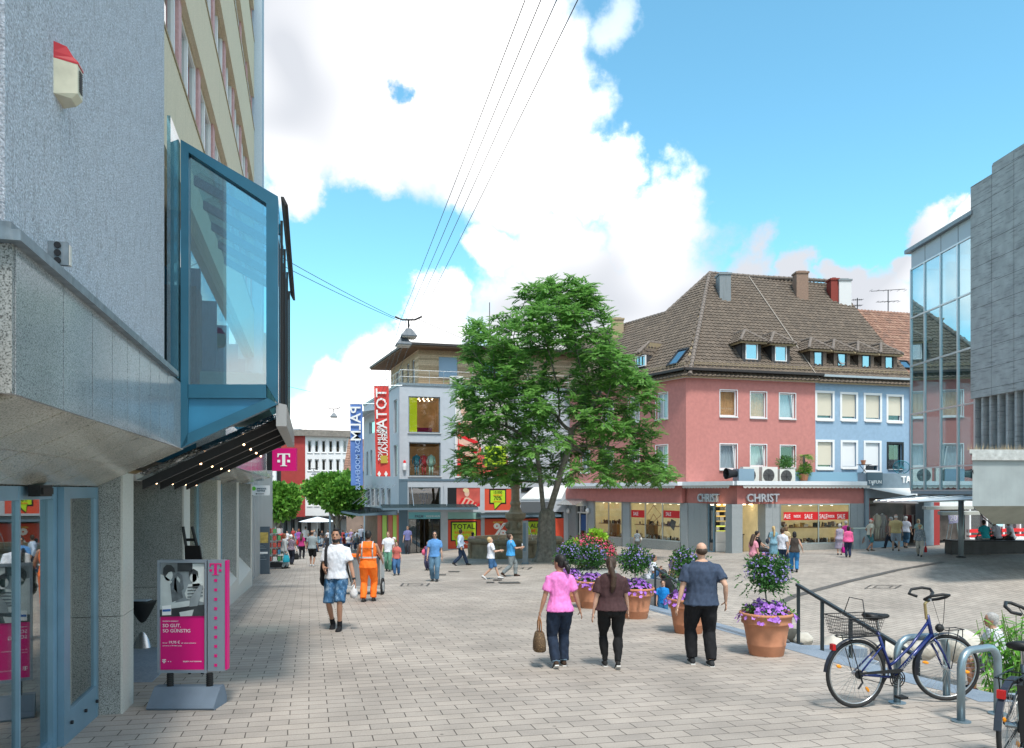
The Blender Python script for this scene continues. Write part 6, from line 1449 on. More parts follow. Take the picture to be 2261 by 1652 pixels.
# ---- flowers, pots
M_terra = mat('terracotta', (.46,.20,.11), .8, nz=(5,.14), bump=(40,.15,.005), streak=(3,1,.3,(.30,.13,.08))); M_soil = mat('soil', (.05,.035,.025), .95)
M_pet = leafmat('violet_petal', (.34,.12,.58), (.55,.26,.75), .2); M_petb = leafmat('blue_violet_petal', (.18,.14,.44), (.36,.30,.64), .2); M_leafD = leafmat('shrub_leaf', (.02,.075,.02), (.07,.20,.045), .25)
M_petr = leafmat('red_pink_petal', (.62,.03,.06), (.65,.12,.26), .2); M_leafL = leafmat('lime_leaf', (.25,.50,.04), (.42,.62,.07), .3)
def flower(mb, p, n, r, mi=0):
    n = n.normalized(); a = n.cross(Vector((.3,.2,1))).normalized(); b = n.cross(a); c = p+n*-.2*r
    ring = [p+(a*math.cos(t)+b*math.sin(t))*r*(1 if i%2 else .72) for i, t in enumerate([2*math.pi*k/10 for k in range(10)])]
    mb.add([c]+ring, [(0,1+k,1+(k+1)%10) for k in range(10)], mi)
def pot(base, label, seed, s=1.0):
    rnd = random.Random(seed); t = thing('flower_pot', label, 'flower pot', base, rnd.uniform(0,6), 'terracotta pots with standard shrubs'); z = Vector((0,0,0))
    pr = [(.225,0),(.235,.015),(.262,.15),(.268,.16),(.264,.17),(.30,.38),(.318,.45),(.34,.452),(.345,.47),(.338,.49),(.352,.56),(.37,.565),(.375,.59),(.36,.61),(.34,.60),(.33,.55)]
    mb = MB(); mb.lathe(z, [(a*s,b*s) for a,b in pr], 40, cap=True); mb.smooth = True; mb.build('pot', M_terra, t, world=False)
    mb = MB(); mb.lathe(z, [(.33*s,.545*s),(.1,.57*s)], 20); mb.build('soil', M_soil, t, world=False)
    mb = MB(); fblob(mb, (0,0,.60*s), .36*s,.36*s,.12*s, 900, .06,.03, rnd, 10)
    fl = MB()
    for k in range(190):
        a = rnd.uniform(0,6.28); q = rnd.uniform(.1,.43)*s; p = Vector((q*math.cos(a), q*math.sin(a), .745*s-.26*(q/.43)**2*s+rnd.uniform(-.03,.06))); flower(fl, p, Vector((math.cos(a)*q*1.6, math.sin(a)*q*1.6, .5))+rdir(rnd)*.3, rnd.uniform(.030,.048))
    o = mb.build('bedding_leaves', leafmat('bedding_leaf',(.05,.16,.03),(.13,.28,.05)), t, world=False); fl.build('petunias', M_pet, t, world=False)
    mb = MB(); mb.tube([(0,0,.5*s),(.015,0,.7*s),(-.01,.01,.9),(0,0,1.02)], [.014,.012,.011,.012], 7)
    for k in range(9): d = rdir(rnd); mb.tube([(0,0,.93),(d.x*.2,d.y*.2,1.08+d.z*.15)], [.007,.003], 4)
    mb.build('stem', M_bark, t, world=False)
    mb = MB(); fblob(mb, (0,0,1.15), .34,.34,.30, 2700, .055,.028, rnd, 12, shell=.25)
    for k in range(40):
        d = rdir(rnd); p = Vector((d.x*.33,d.y*.33,1.12+d.z*.28)); 
        for j in range(4): leafquad(mb, p+d*.03*j+Vector((0,0,-.015*j)), (d+rdir(rnd)*.7).normalized(), rdir(rnd), .06,.025)
    mb.build('shrub_crown', M_leafD, t, world=False)
    fl = MB()
    for k in range(230):
        d = rdir(rnd); d.z = abs(d.z)*.95-.25 if rnd.random() < .8 else d.z; d.normalize(); f = rnd.uniform(.27,.35); flower(fl, Vector((d.x*f,d.y*f,1.14+d.z*f*.9)), d+rdir(rnd)*.4, rnd.uniform(.014,.022))
    fl.build('shrub_flowers', M_petb, t, world=False)
    return t
pot(GP(1692,1446), 'nearest terracotta pot with a violet-flowered shrub, beside the black handrail', 1)
pot(GP(1520,1398), 'terracotta flower pot half hidden behind the man in the navy T-shirt', 2, .98)
pot(GP(1403,1365), 'terracotta flower pot directly right of the woman in the brown T-shirt', 3, 1.0)
pot(GP(1306,1342), 'terracotta flower pot between the woman in pink and the woman in brown', 4, 1.0)
pot(GP(1258,1328), 'farthest terracotta flower pot, mostly behind the woman in pink', 5, 1.0)
fb_ = at(1303, 25.5); t = thing('flower_mound', 'dome of red and pink flowers topped with lime leaves near the fountain', 'flower bed', fb_); rnd = random.Random(21)
mb = MB(); mb.lathe(fb_, [(.85,-.1),(.9,.25),(.86,.3),(.5,.35)], 26); mb.build('planter_tub', M_stoned, t)
mb = MB(); fblob(mb, fb_+Vector((0,0,.85)), .9,.8,.78, 4200, .09,.045, rnd, 16, shell=.35); mb.build('foliage', leafmat('bed_leaf',(.03,.06,.02),(.09,.15,.04)), t)
mb = MB()
for k in range(900):
    d = rdir(rnd); d.z = abs(d.z); flower(mb, fb_+Vector((d.x*.86,d.y*.78,.75+d.z*.75))+rdir(rnd)*.05, d+rdir(rnd)*.4, rnd.uniform(.022,.036))
mb.build('flowers', M_petr, t); mb = MB(); fblob(mb, PT(1322,1181,25.4), .34,.3,.17, 700, .12,.07, rnd, 6); fblob(mb, PT(1262,1204,25.3), .26,.25,.2, 350, .12,.07, rnd, 5); mb.build('lime_foliage', M_leafL, t)

# ================================================================ fountain and posts
fo = Vector(((1138-CX)/FPX*43.5, 43.5, 0)); fo.z = ground(fo.x, fo.y)-.15; M_sand = mat('sandstone', (.30,.235,.155), .9, nz=(3,.25), bump=(14,.6,.02), streak=(3,2,.6,(.14,.11,.075)))
t = thing('fountain', 'old sandstone fountain with an octagonal basin and a carved central column', 'fountain', fo)
mb = MB(); mb.lathe(fo, [(2.95,0),(2.95,.12),(2.72,.2),(2.66,.95),(2.80,1.02),(2.86,1.12),(2.86,1.24),(2.5,1.24),(2.45,.7),(.5,.7)], 8, rot=math.pi/8)
for k in range(8): a = math.pi/8+k*math.pi/4; mb.lathe(fo+Vector((2.72*math.cos(a),2.72*math.sin(a),.1)), [(.14,0),(.10,.3),(.13,.6),(.12,.9)], 8)
mb.build('basin', M_sand, t); mb = MB(); mb.lathe(fo+Vector((0,0,1.05)), [(2.47,0),(.3,.001)], 8, rot=math.pi/8); mb.build('water', glass('fountain_water',(.6,.7,.65),.9,.05,.3,.4,(.05,.07,.05)), t)
def fz(py): return CZ+(HY-py)/FPX*43.5-fo.z
prc = [(.62,.9),(.62,1.1),(.52,1.2),(.5,fz(1180)),(.58,fz(1176)),(.46,fz(1170)),(.42,fz(1150)),(.56,fz(1144)),(.60,fz(1134)),(.40,fz(1131)),(.34,fz(1127)),(.26,fz(1118)),(.31,fz(1112)),(.24,fz(1105)),(.23,fz(1080)),(.30,fz(1076)),(.24,fz(1073)),(.38,fz(1069)),(.42,fz(1064)),(.28,fz(1062)),(.2,fz(1060))]
mb = MB(); mb.lathe(fo, prc, 20)
for k in range(4):
    a = k*math.pi/2+.5; q = fo+Vector((.5*math.cos(a),.5*math.sin(a),fz(1160))); mb.ell(q, .15,.15,.2, 8, 6); mb.tube([q, q+Vector((.2*math.cos(a),.2*math.sin(a),.02))], [.05,.03], 6)
mb.build('column', M_sand, t)
mb = MB(); sz = fz(1060); 
mb.loft([[fo+Vector((rx*math.cos(q)+ox, ry*math.sin(q), z)) for q in [math.pi*j/5 for j in range(10)]] for rx, ry, z, ox in ((.20,.16,sz,0),(.24,.2,sz+.15,.02),(.19,.16,sz+.45,.03),(.15,.12,sz+.62,0),(.22,.14,sz+.9,-.03),(.19,.11,sz+1.02,-.03),(.06,.06,sz+1.08,-.02),(.09,.1,sz+1.17,-.02),(.08,.09,sz+1.3,-.02),(.02,.02,sz+1.36,-.02))])
mb.tube([fo+Vector((.2,0,sz+.98)), fo+Vector((.34,-.05,sz+.75)), fo+Vector((.26,-.12,sz+.55))], [.06,.05,.04], 7); mb.tube([fo+Vector((-.22,0,sz+.98)), fo+Vector((-.33,-.05,sz+.72)), fo+Vector((-.2,-.12,sz+.5))], [.06,.05,.04], 7)
mb.smooth = True; mb.build('statue', mat('dark_bronze_stone',(.13,.11,.085),.8,nz=(8,.3)), t)
mb = MB()
for sg in (-1,1): mb.tube([fo+Vector((sg*(.6+.45*f), -.3, fz(1157)-1.35*f*f)) for f in (0,.2,.4,.6,.8,1)], .018, 5)
mb.build('water_jet', glass('water_jet',(.9,.95,.95),.9,.1,.3,.4,(.6,.65,.65)), t)
pp = GP(1160,1245); t = thing('grey_stele', 'tall narrow grey metal post standing right of the man reading in blue', 'stele', pp); h = (1245-1150)/FPX*pp.y
mb = MB(); mb.box(pp.x-.13,pp.x+.13,pp.y-.07,pp.y+.07,pp.z+.04,pp.z+h); mb.build('stele_body', mat('stele_grey',(.22,.25,.27),.5,.3,nz=(3,.1)), t); mb = MB(); mb.box(pp.x-.1,pp.x+.02,pp.y-.08,pp.y-.071,pp.z+.6,pp.z+h-.1); mb.box(pp.x-.16,pp.x+.16,pp.y-.1,pp.y+.1,pp.z,pp.z+.05); mb.build('stele_panel', M_pgd, t)
# dark wedge curb near the store
q = [GP(x,y) for x,y in ((937,1218),(978,1232),(976,1229),(937,1215.5))]; mb = MB(); mb.prism([q[0],q[1],q[1]+Vector((-.1,.8,.05)),q[0]+Vector((0,.6,.25))], Vector((0,0,.12))); tag(recenter(mb.build('stone_ramp_edge', M_pgd)), 'low dark wedge shaped kerb in front of the store entrance', 'kerb')

# ================================================================ left street furniture
M_mag = mat('magenta', (.62,.005,.17), .45); M_sgrey = mat('sign_grey', (.24,.28,.33), .4, .2); M_photo = mat('photo_grey', (.22,.25,.27), .5, nz=(3,.5)); M_pl = mat('photo_light', (.56,.60,.60), .5, nz=(7,.12)); M_pd = mat('photo_dark', (.035,.04,.045), .5, nz=(9,.3)); M_pm = mat('photo_mid',(.13,.15,.165),.5,nz=(12,.4))
sy = 7.85; FS = Fr((-3.63, sy), d=(1,0)); b0 = at(420, sy)
ps = thing('pavement_sign', 'grey and magenta framed poster stand on a heavy foot in front of the recess', 'pavement sign', (b0.x, sy, b0.z))
def sp(px, py, o=0): return FS.P(px, py, o)
def spoly(pts, o, m, name, par, th=.002): mb = MB(); mb.prism([sp(x,y,o) for x,y in pts], FS.N*th); return mb.build(name, m, par)
def logoT(par, x, y, s, o, m, F=FS):
    """capital slab T between two squares"""
    for pts in ([(-.5,-.5),(.5,-.5),(.5,-.2),(.42,-.2),(.36,-.40),(.12,-.42),(.12,.38),(.16,.44),(.28,.46),(.28,.5),(-.28,.5),(-.28,.46),(-.16,.44),(-.12,.38),(-.12,-.42),(-.36,-.40),(-.42,-.2),(-.5,-.2)], [(-.5,.0),(-.28,.0),(-.28,.2),(-.5,.2)], [(.28,.0),(.5,.0),(.5,.2),(.28,.2)]):
        mb = MB(); mb.prism([F.P(x+a*s, y+b*s, o) for a,b in pts], F.N*.004); mb.build('logo', m, par)
mb = MB(); rc = lambda px0,py0,px1,py1,o0,o1: FS.box(mb, *(lambda r: (r[0],r[1],r[2],r[3]))(FS.rect(px0,py0,px1,py1,o1)), o0, o1)
rc(347,1237,352,1486,-.05,.03); rc(452,1237,456,1486,-.05,.03); rc(352,1237,452,1243,-.05,.028); rc(352,1480,452,1486,-.05,.028); rc(352,1243,452,1480,-.03,.0)
fr_ = mb.build('poster_frame', M_sgrey, ps)
pst = spoly([(352,1243),(451,1243),(451,1480),(352,1480)], .002, M_photo, 'poster', ps)
spoly([(352,1362),(451,1360),(451,1480),(352,1480)], .005, M_mag, 'magenta_field', pst)
for pts, m in (([(392,1243),(425,1243),(425,1262),(392,1262)],M_pd),([(425,1245),(451,1245),(451,1300),(425,1300)],M_pl),([(352,1290),(352,1268),(362,1270),(380,1284),(388,1330),(352,1340)],M_pl),(oval(372,1270,9.5,13),M_pl),
    ([(360,1266),(361,1254),(368,1247),(378,1248),(385,1255),(387,1264),(378,1262),(372,1264),(364,1275)],M_pd),([(376,1290),(388,1275),(398,1290),(404,1320),(380,1330)],M_pm),(oval(393,1278,6,10),M_pl),([(384,1300),(386,1270),(393,1264),(402,1270),(406,1300),(400,1305),(398,1280),(392,1272),(389,1285),(392,1310)],M_pm),
    (oval(427,1275,8,11),M_pl),([(417,1276),(418,1262),(427,1256),(437,1262),(438,1276),(434,1268),(422,1267)],M_pd),([(408,1310),(416,1290),(440,1288),(450,1300),(450,1330),(412,1322)],M_pl)):
    m_o = {M_pl:.006, M_pd:.010, M_pm:.008}[m]; spoly(pts, m_o, m, 'photo_shape', pst)
for k in range(4): spoly([(414,1296+k*7),(448,1293+k*7),(448,1296+k*7),(414,1299+k*7)], .0125, M_pm, 'shirt_stripe', pst)
spoly([(352,1336),(392,1330),(418,1326),(436,1332),(420,1338),(380,1344),(352,1346)], .014, M_pl, 'photo_arm', pst); spoly([(352,1347),(451,1335),(451,1360),(352,1362)], .016, M_pd, 'photo_table', pst)
spoly([(396,1352),(428,1346),(424,1360),(398,1361)], .018, M_pl, 'photo_paper', pst); spoly([(420,1322),(441,1292),(449,1294),(436,1338),(418,1340)], .0175, M_photo, 'photo_laptop', pst); spoly([(358,1338),(378,1336),(378,1358),(358,1359)], .02, M_wtxt, 'sticker', pst); spoly([(359,1346),(377,1345),(377,1350),(359,1351)], .0225, mat('sticker_blue',(.03,.12,.4),.5), 'sticker_bar', pst)
for s_, x, y, h, bo_ in (('SO GUT,',359,1385,9.2,.012),('SO GÜNSTIG',359,1396.5,9.2,.012),('19,95 €',372,1421,7,.012),('Für nur',359,1421,3,0),('mtl. zuhause telefonieren',400,1421,2.8,0),('und mit bis zu 100 MBit/s surfen',359,1427,2.8,0),('ERLEBEN, WAS VERBINDET.',404,1462,3.0,.02),('MAGENTA VERBINDET',359,1373,3.0,.02)):
    label_text(pst, FS, s_, x, y, .008, h*.82, M_wtxt, align='LEFT', bold=0, depth=.002)
logoT(pst, 362.5, 1460, 8, .008, M_wtxt)
for x in (371,376): spoly([(x,1460),(x+1.7,1460),(x+1.7,1461.7),(x,1461.7)], .008, M_wtxt, 'logo_dot', pst)
mb = MB(); rc(459,1237,496,1482,-.04,.035); sd_ = mb.build('side_panel', M_sgrey, ps); mb = MB(); rc(497,1238,501,1479,-.045,.03); mb.build('magenta_edge', M_mag, ps)
mb = MB(); rc(456,1262,459,1268,-.03,.0); rc(456,1380,459,1386,-.03,.0); rc(456,1460,459,1466,-.03,.0); mb.build('joining_bar', M_sgrey, ps)
logoT(sd_, 476, 1257, 26, .037, M_mag)
for k in range(10): spoly([(473,1278.5+k*20.8),(479.5,1278.5+k*20.8),(479.5,1285+k*20.8),(473,1285+k*20.8)], .037, M_mag, 'square_mark', sd_)
for px in (376,463):
    a = sp(px,1486,0); mb = MB(); mb.tube([a, Vector((a.x,a.y,b0.z+.18))], .03, 12)
    for k in range(7): mb.tube([a+Vector((0,0,-.012-k*.019)), a+Vector((0,0,-.020-k*.019))], .036, 12)
    mb.build('spring_leg', M_black, ps)
mb = MB(); xa, xb = (342-CX)/FPX*sy, (492-CX)/FPX*sy; z0 = b0.z
slab(mb, FS, FS.at(345), FS.at(490), [(-.14,z0),(.20,z0),(.22,z0+.03),(.20,z0+.055),(.04,z0+.20),(-.06,z0+.20),(-.14,z0+.06)]); mb.build('foot', mat('foot_grey',(.13,.17,.22),.5,nz=(5,.1)), ps)
tp = FL.p(11.0, gzl(11,-2.3)+.01, -2.35); tp = Vector((-5.29,11.05,gz(-5.3,11.05)+.01)); t = thing('bistro_table', 'hourglass shaped high metal table standing in the dark recess', 'table', tp); mb = MB(); mb.lathe(tp, [(.185,0),(.185,.015),(.17,.03),(.06,.37),(.055,.39)], 28); mb.smooth = True; mb.build('cone_base', mat('brushed_steel',(.42,.45,.48),.25,.9), t)
mb = MB(); mb.lathe(tp, [(.055,.37),(.065,.40),(.20,.72),(.21,.75),(.02,.755)], 28); mb.smooth = True; mb.build('cone_top', M_black, t)
mb = MB(); mb.box(tp.x-.1,tp.x+.14,tp.y-.2,tp.y-.02,tp.z+.757,tp.z+.77); tag(recenter(mb.build('brochure', mat('brochure_paper',(.35,.42,.5),.5))), 'thin brochure lying on the hourglass table', 'brochure')
e0 = PT(430,1165,9.6); eb = gz(e0.x, 9.6); t = thing('black_easel', 'black wooden easel board with two horns standing behind the poster stand', 'easel', (e0.x,9.6,eb)); mb = MB(); A1,A2,A3,A4_ = [PT(x,y,9.6) for x,y in ((407,1205),(440,1205),(462,1330),(412,1330))]; mb.prism([A1,A2,A3,A4_], Vector((0,.03,0))); mb.build('board', M_black, t)
for x0, x1 in ((404,412),(424,440)): mb = MB(); mb.tube([PT(x0,1163,9.65), PT(x1+4,1240,9.62), Vector(((x1-CX)/FPX*9.6+.08,9.5,eb))], .018, 6); mb.build('leg', M_black, t)
mb = MB(); mb.tube([PT(409,1192,9.65), PT(432,1192,9.65)], .02, 6); mb.build('cross_bar', M_black, t)
# information stele
ip = GP(580,1268); t = thing('information_stele', 'slate grey town information board with a yellow map panel', 'information board', ip); FI = Fr((ip.x,ip.y), d=(1,.04)); h = (1268-1163)/FPX*ip.y
mb = MB(); FI.box(mb,-.29,.29,ip.z+.02,ip.z+h,-.05,.05); FI.box(mb,-.31,.31,ip.z,ip.z+.04,-.09,.09); mb.build('board_body', mat('slate_board',(.085,.11,.135),.4), t)
mb = MB(); FI.box(mb,-.24,.24,ip.z+h*.66,ip.z+h*.88,.05,.055); mb.build('map_panel', mat('map_yellow',(.50,.36,.10),.5,nz=(9,.3)), t)
mb = MB(); FI.box(mb,-.14,.22,ip.z+h*.43,ip.z+h*.47,.05,.054); mb.build('white_strip', M_wtxt, t)
for k in range(6): mb = MB(); FI.box(mb,-.2+.05*(k%2),.05+.06*(k%3),ip.z+h*(.60-.03*k if k<3 else .54-.05*k+.02),ip.z+h*(.608-.03*k if k<3 else .548-.05*k+.02),.05,.053); mb.build('text_line', M_alu, t)
# postcard rack
rp = GP(608,1256); t = thing('postcard_rack', 'revolving wire rack of postcards behind the information board', 'postcard rack', rp); mb = MB()
for k in range(5): mb.lathe(rp, [(.3,.35+k*.33),(.31,.36+k*.33)], 12)
mb.tube([rp, rp+Vector((0,0,2.0))], .025, 6); mb.build('rack_frame', M_alu, t); M_cards = [mat('card_blue',(.08,.25,.4)),mat('card_green',(.1,.3,.12)),mat('card_white',(.6,.6,.6)),mat('card_red',(.45,.08,.06))]
mb = MB(); rnd = random.Random(3)
for k in range(5):
    for j in range(9): a = j*.7; c = rp+Vector((.31*math.cos(a),.31*math.sin(a),.38+k*.33)); s_ = Vector((-math.sin(a),math.cos(a),0))*.08; mb.prism([c-s_,c+s_,c+s_+Vector((0,0,.22)),c-s_+Vector((0,0,.22))], Vector((math.cos(a),math.sin(a),0))*.01, rnd.randrange(4))
mb.build('postcards', M_cards, t); mb = MB(); mb.box(rp.x-.35,rp.x+.55,rp.y-.3,rp.y+.3,rp.z+.08,rp.z+.3); mb.build('trolley', M_dark, t)
for dx in (-.3,.5): mb = MB(); mb.tube([rp+Vector((dx,-.34,.1)), rp+Vector((dx,-.28,.1))], .1, 12); mb.build('wheel', M_black, t)
# magenta cube sign and white service sign, hung from the left buildings
c0, c1 = PT(601,990,21.6), PT(653,1040,21.6); t = thing('magenta_sign', 'square magenta sign with a white letter jutting over the street', 'shop sign', c0); FX = Fr((c0.x,21.6), d=(1,0)); mb = MB(); mb.box(c0.x,c1.x,21.6,21.75,c1.z,c0.z); b = mb.build('sign_box', M_mag, t); logoT(b, 626.5, 1015.5, 28, .012, M_wtxt, FX)
mb = MB(); mb.box(c0.x-.16,c0.x-.002,21.62,21.8,c1.z+.02,c0.z-.02); mb.tube([Vector((c0.x-.1,21.7,c0.z-.1)),FL.p(22.6,c0.z-.1,-1.3)],.03,6); mb.build('sign_bracket', M_dark, t)
c0, c1 = PT(556,1072,26.2), PT(595,1094,26.2); t = thing('service_sign', 'white sign with a green ball and a black arrow on the left side', 'sign', c0); FX = Fr((c0.x,26.2), d=(1,0)); mb = MB(); mb.box(c0.x,c1.x,26.2,26.26,c1.z,c0.z); b = mb.build('sign_board', M_white, t)
for s_, y in (('persona',1080.5),('service',1085.5)): label_text(b, FX, s_, 567, y, .01, 4.6, M_pgd, align='LEFT', bold=.02, depth=.006)
for pts, m in ((oval(560.5,1079,4.5,4.5),mat('ball_green',(.12,.5,.04),.4)),([(564,1090.5),(567,1088.7),(567,1090),(583,1090),(583,1091),(567,1091),(567,1092.3)],M_blk)): mb = MB(); mb.prism([FX.P(x,y,.01) for x,y in pts], FX.N*.004); mb.build('sign_mark', m, b)
mb = MB(); mb.tube([Vector((c0.x+.03,26.23,c1.z)),Vector((c0.x-.5,26.23,c1.z-.1))],.02,5); mb.build('sign_bracket', M_dark, t)
label_text(offb, FL, 'M!', 0, 0, 0, 1, M_salered) if False else None
# round red-white stickers on the near shop windows
for k,(a_,zz_) in enumerate(((13.1,.95),(13.6,.15),(17.6,1.0),(18.0,-.05),(18.4,-.2),(21.6,.9))):
    c = FL.p(a_, CZ-.9+zz_*.6, -2.1); mb = MB(); mb.tube([c, c+FL.N*.02], .19, 16); o = tag(recenter(mb.build('round_sticker', M_wtxt)), ['round sticker high on the first bay window past the recess','round sticker low on the first bay window past the recess','round sticker high on the second bay window','left one of two low round stickers on the second bay window','right one of two low round stickers on the second bay window','round sticker on the third bay window'][k], 'sticker', 'round stickers on the shop windows')
    WORG[o.name] = c; mb = MB(); mb.tube([c+FL.N*.02, c+FL.N*.025], .11, 12); q = mb.build('sticker_print', M_salered); q.data.transform(Matrix.Translation(-o.location)); q.parent = o

# ================================================================ wires and hanging lamps
M_wire = mat('steel_wire', (.045,.05,.055), .5, .5); wy = 30.0; wz = Z(6.65)
def wire(name, a, b, sag, r, label, n=14):
    a, b = Vector(a), Vector(b); mb = MB(); mb.tube([a.lerp(b,i/n)-Vector((0,0,sag*4*(i/n)*(1-i/n))) for i in range(n+1)], r, 5); o = recenter(mb.build(name, M_wire)); tag(o, label, 'cable', 'overhead cables along the street'); return o
LB4 = ['leftmost','second from left','third from left','rightmost']
for k, px in enumerate((885,897,909,925)):
    x30 = (px-CX)/FPX*wy; d = -.229
    for (ya, yb_, lab) in ((3, 30, 'the %s of four long overhead cables coming from the top of the view'%LB4[k]), (30, 52, '%s cable strand running on from the near hanging lamp to the far one'%LB4[k].capitalize())):
        f = lambda y: (x30+d*(y-wy), y, wz-(y-30)*.045*(1 if y > 30 else 0)); wire('overhead_cable', f(ya), f(yb_), .10, 0.0075 if ya < 10 else .010, lab)
aL, aM = FL.p(24.3, Z(7.35), -1.42), Vector(((880-CX)/FPX*wy, wy, wz+.02)); aR = Vector((6.2,50.5,Z(6.2)))
wire('cross_cable', aL, aM, .06, .010, 'upper cross cable from the office block to the near hanging lamp'); wire('cross_cable', aL-Vector((0,.1,.28)), aM-Vector((0,0,.05)), .06, .010, 'lower cross cable from the office block to the near hanging lamp')
wire('cross_cable', Vector(((926-CX)/FPX*wy,wy,wz)), aR, .1, .010, 'cross cable from the near hanging lamp towards the pink house')
wire('cross_cable', FL.p(46, Z(6.2), -2.3), PT(805,890,58), .05, .012, 'far cross cable carrying the distant hanging lamp')
def hanglamp(c, s, label, two=False):
    t = thing('hanging_lamp', label, 'street lamp', c); M_h = mat('lamp_grey', (.09,.11,.13), .5, .3)
    mb = MB(); mb.tube([c+Vector((-.42*s,0,.1*s)), c+Vector((-.2*s,0,0)), c+Vector((.2*s,0,0)), c+Vector((.42*s,0,.1*s))], .03*s, 6); mb.tube([c, c-Vector((0,0,.25*s))], .03*s, 6); mb.build('hanger', M_dark, t)
    for k in range(2 if two else 1):
        q = c-Vector((.16*s*k,0,(.28+.26*k)*s)); mb = MB(); mb.lathe(q, [(.10*s,0),(.14*s,-.03*s),(.34*s,-.24*s),(.34*s,-.27*s)], 4, rot=math.pi/4+.25); mb.build('lamp_shade', M_h, t); mb = MB(); mb.lathe(q, [(.30*s,-.265*s),(.28*s,-.30*s)], 4, rot=math.pi/4+.25); mb.build('diffuser', M_pale, t)
hanglamp(Vector(((902-CX)/FPX*wy, wy, wz)), 1.25, 'near hanging street lamp with two stacked grey shades', True)
hanglamp(PT(737,903,51), 1.0, 'distant hanging street lamp with one grey shade left of the blue banner'); hanglamp(PT(693,1035,70), 1.0, 'tiny hanging lamp in front of the white far facade')
pl = at(729, 66); t = thing('street_pole', 'thin grey street pole rising through the plane tree', 'street pole', pl); mb = MB(); mb.tube([pl, PT(728,1040,66)], .09, 8); mb.build('pole', M_pgd, t)

# ================================================================ right side furniture
# stairs with handrails
def stairs(y0, n, label, rail, posts, rl):
    t = thing('stone_stairs', label, 'stairs', (xe(y0), y0, gz(xe(y0), y0))); s = .30; mb = MB()
    for k in range(n):
        ya = y0-k*s; yb2 = ya-s; z = gz(xe(ya), ya)-.155*(k+1)
        mb.hexa([(xe(yb2)+.01,yb2,z-.9),(xe(yb2)+1.5,yb2,z-.9),(xe(ya)+1.5,ya,z-.9),(xe(ya)+.01,ya,z-.9),(xe(yb2)+.01,yb2,z),(xe(yb2)+1.5,yb2,z),(xe(ya)+1.5,ya,z),(xe(ya)+.01,ya,z)])
    mb.build('steps', M_blue, t)
    h = thing('handrail', rl, 'handrail', (rail[0][0], rail[0][1], rail[0][2]-.9)); mb = MB(); A, B = Vector(rail[0]), Vector(rail[1]); d = B-A
    s_ = Vector((.025,0,0)); u = Vector((0,0,.045)); mb.hexa([A-s_,A+s_,B+s_,B-s_,A-s_+u,A+s_+u,B+s_+u,B-s_+u]); mb.build('rail', mat('rail_paint',(.045,.055,.06),.5,.3), h)
    for f in posts:
        p = A+d*f; mb = MB(); mb.box(p.x-.022,p.x+.022,p.y-.022,p.y+.022,p.z-.93,p.z+.005); mb.box(p.x-.07,p.x+.07,p.y-.05,p.y+.05,p.z-.94,p.z-.925); mb.build('post', mat('rail_paint',()), h)
stairs(12.75, 8, 'grey stone steps going down to the plaza behind the nearest pot', [(4.70,12.7,Z(-1.576)),(5.22,9.85,Z(-2.17))], (.015,.25,.5,.75,.985), 'long black handrail sloping down behind the parked bicycle')
stairs(18.3, 8, 'grey stone steps going down near the playing children', [(3.36,18.2,Z(-1.83)),(4.05,15.3,Z(-2.36))], (.02,.5,.97), 'shorter handrail sloping down behind the man in the navy T-shirt')
M_galv = mat('galvanised_steel', (.25,.32,.36), .35, .6, nz=(4,.12))
def rack(pa, pb, h, label):
    a, b = Vector(pa), Vector(pb); t = thing('bicycle_rack', label, 'bicycle rack', (a+b)/2, 0, 'bicycle racks'); u = (b-a).normalized(); r = .16; pts = [a]+[a+Vector((0,0,h-r))]
    pts += [a+u*(r-r*math.cos(q))+Vector((0,0,h-r+r*math.sin(q))) for q in (.4,.8,1.2,1.57)]+[b-u*(r-r*math.cos(q))+Vector((0,0,h-r+r*math.sin(q))) for q in (1.57,1.2,.8,.4)]+[b+Vector((0,0,h-r)), b]
    mb = MB(); mb.tube(pts, .036, 14); mb.smooth = True; mb.build('hoop', M_galv, t)
    for q in (a, b): mb = MB(); mb.lathe(q, [(.085,0),(.085,.012),(.04,.014)], 16); mb.build('base_plate', M_galv, t)
rack(GP(2122,1595), GP(2122,1595)+Vector((.52,.28,-.01)), .66, 'empty steel hoop between the two bicycles'); rack(GP(1981,1554), GP(2090,1544), .67, 'steel hoop behind the blue bicycle')
# dark bench wall
bw0 = at(2101, 34.8); bz = bw0.z; t = thing('bench_wall', 'long low black stone bench at the right edge of the plaza', 'bench', bw0); mb = MB(); FBn = Fr((bw0.x,34.8), d=(1,-.12)); hb_ = (1245-1216)/FPX*34.8
FBn.box(mb,0,9,bz-.2,bz+hb_,-.7,0); mb.build('bench_base', mat('black_stone',(.045,.05,.052),.4,nz=(3,.3),streak=(6,.6,.5,(.09,.09,.09))), t); mb = MB(); FBn.box(mb,-.06,9,bz+hb_,bz+hb_+.06,-.75,.05); mb.build('bench_top', M_dark, t)
BENCH = (FBn, bz+hb_+.06)
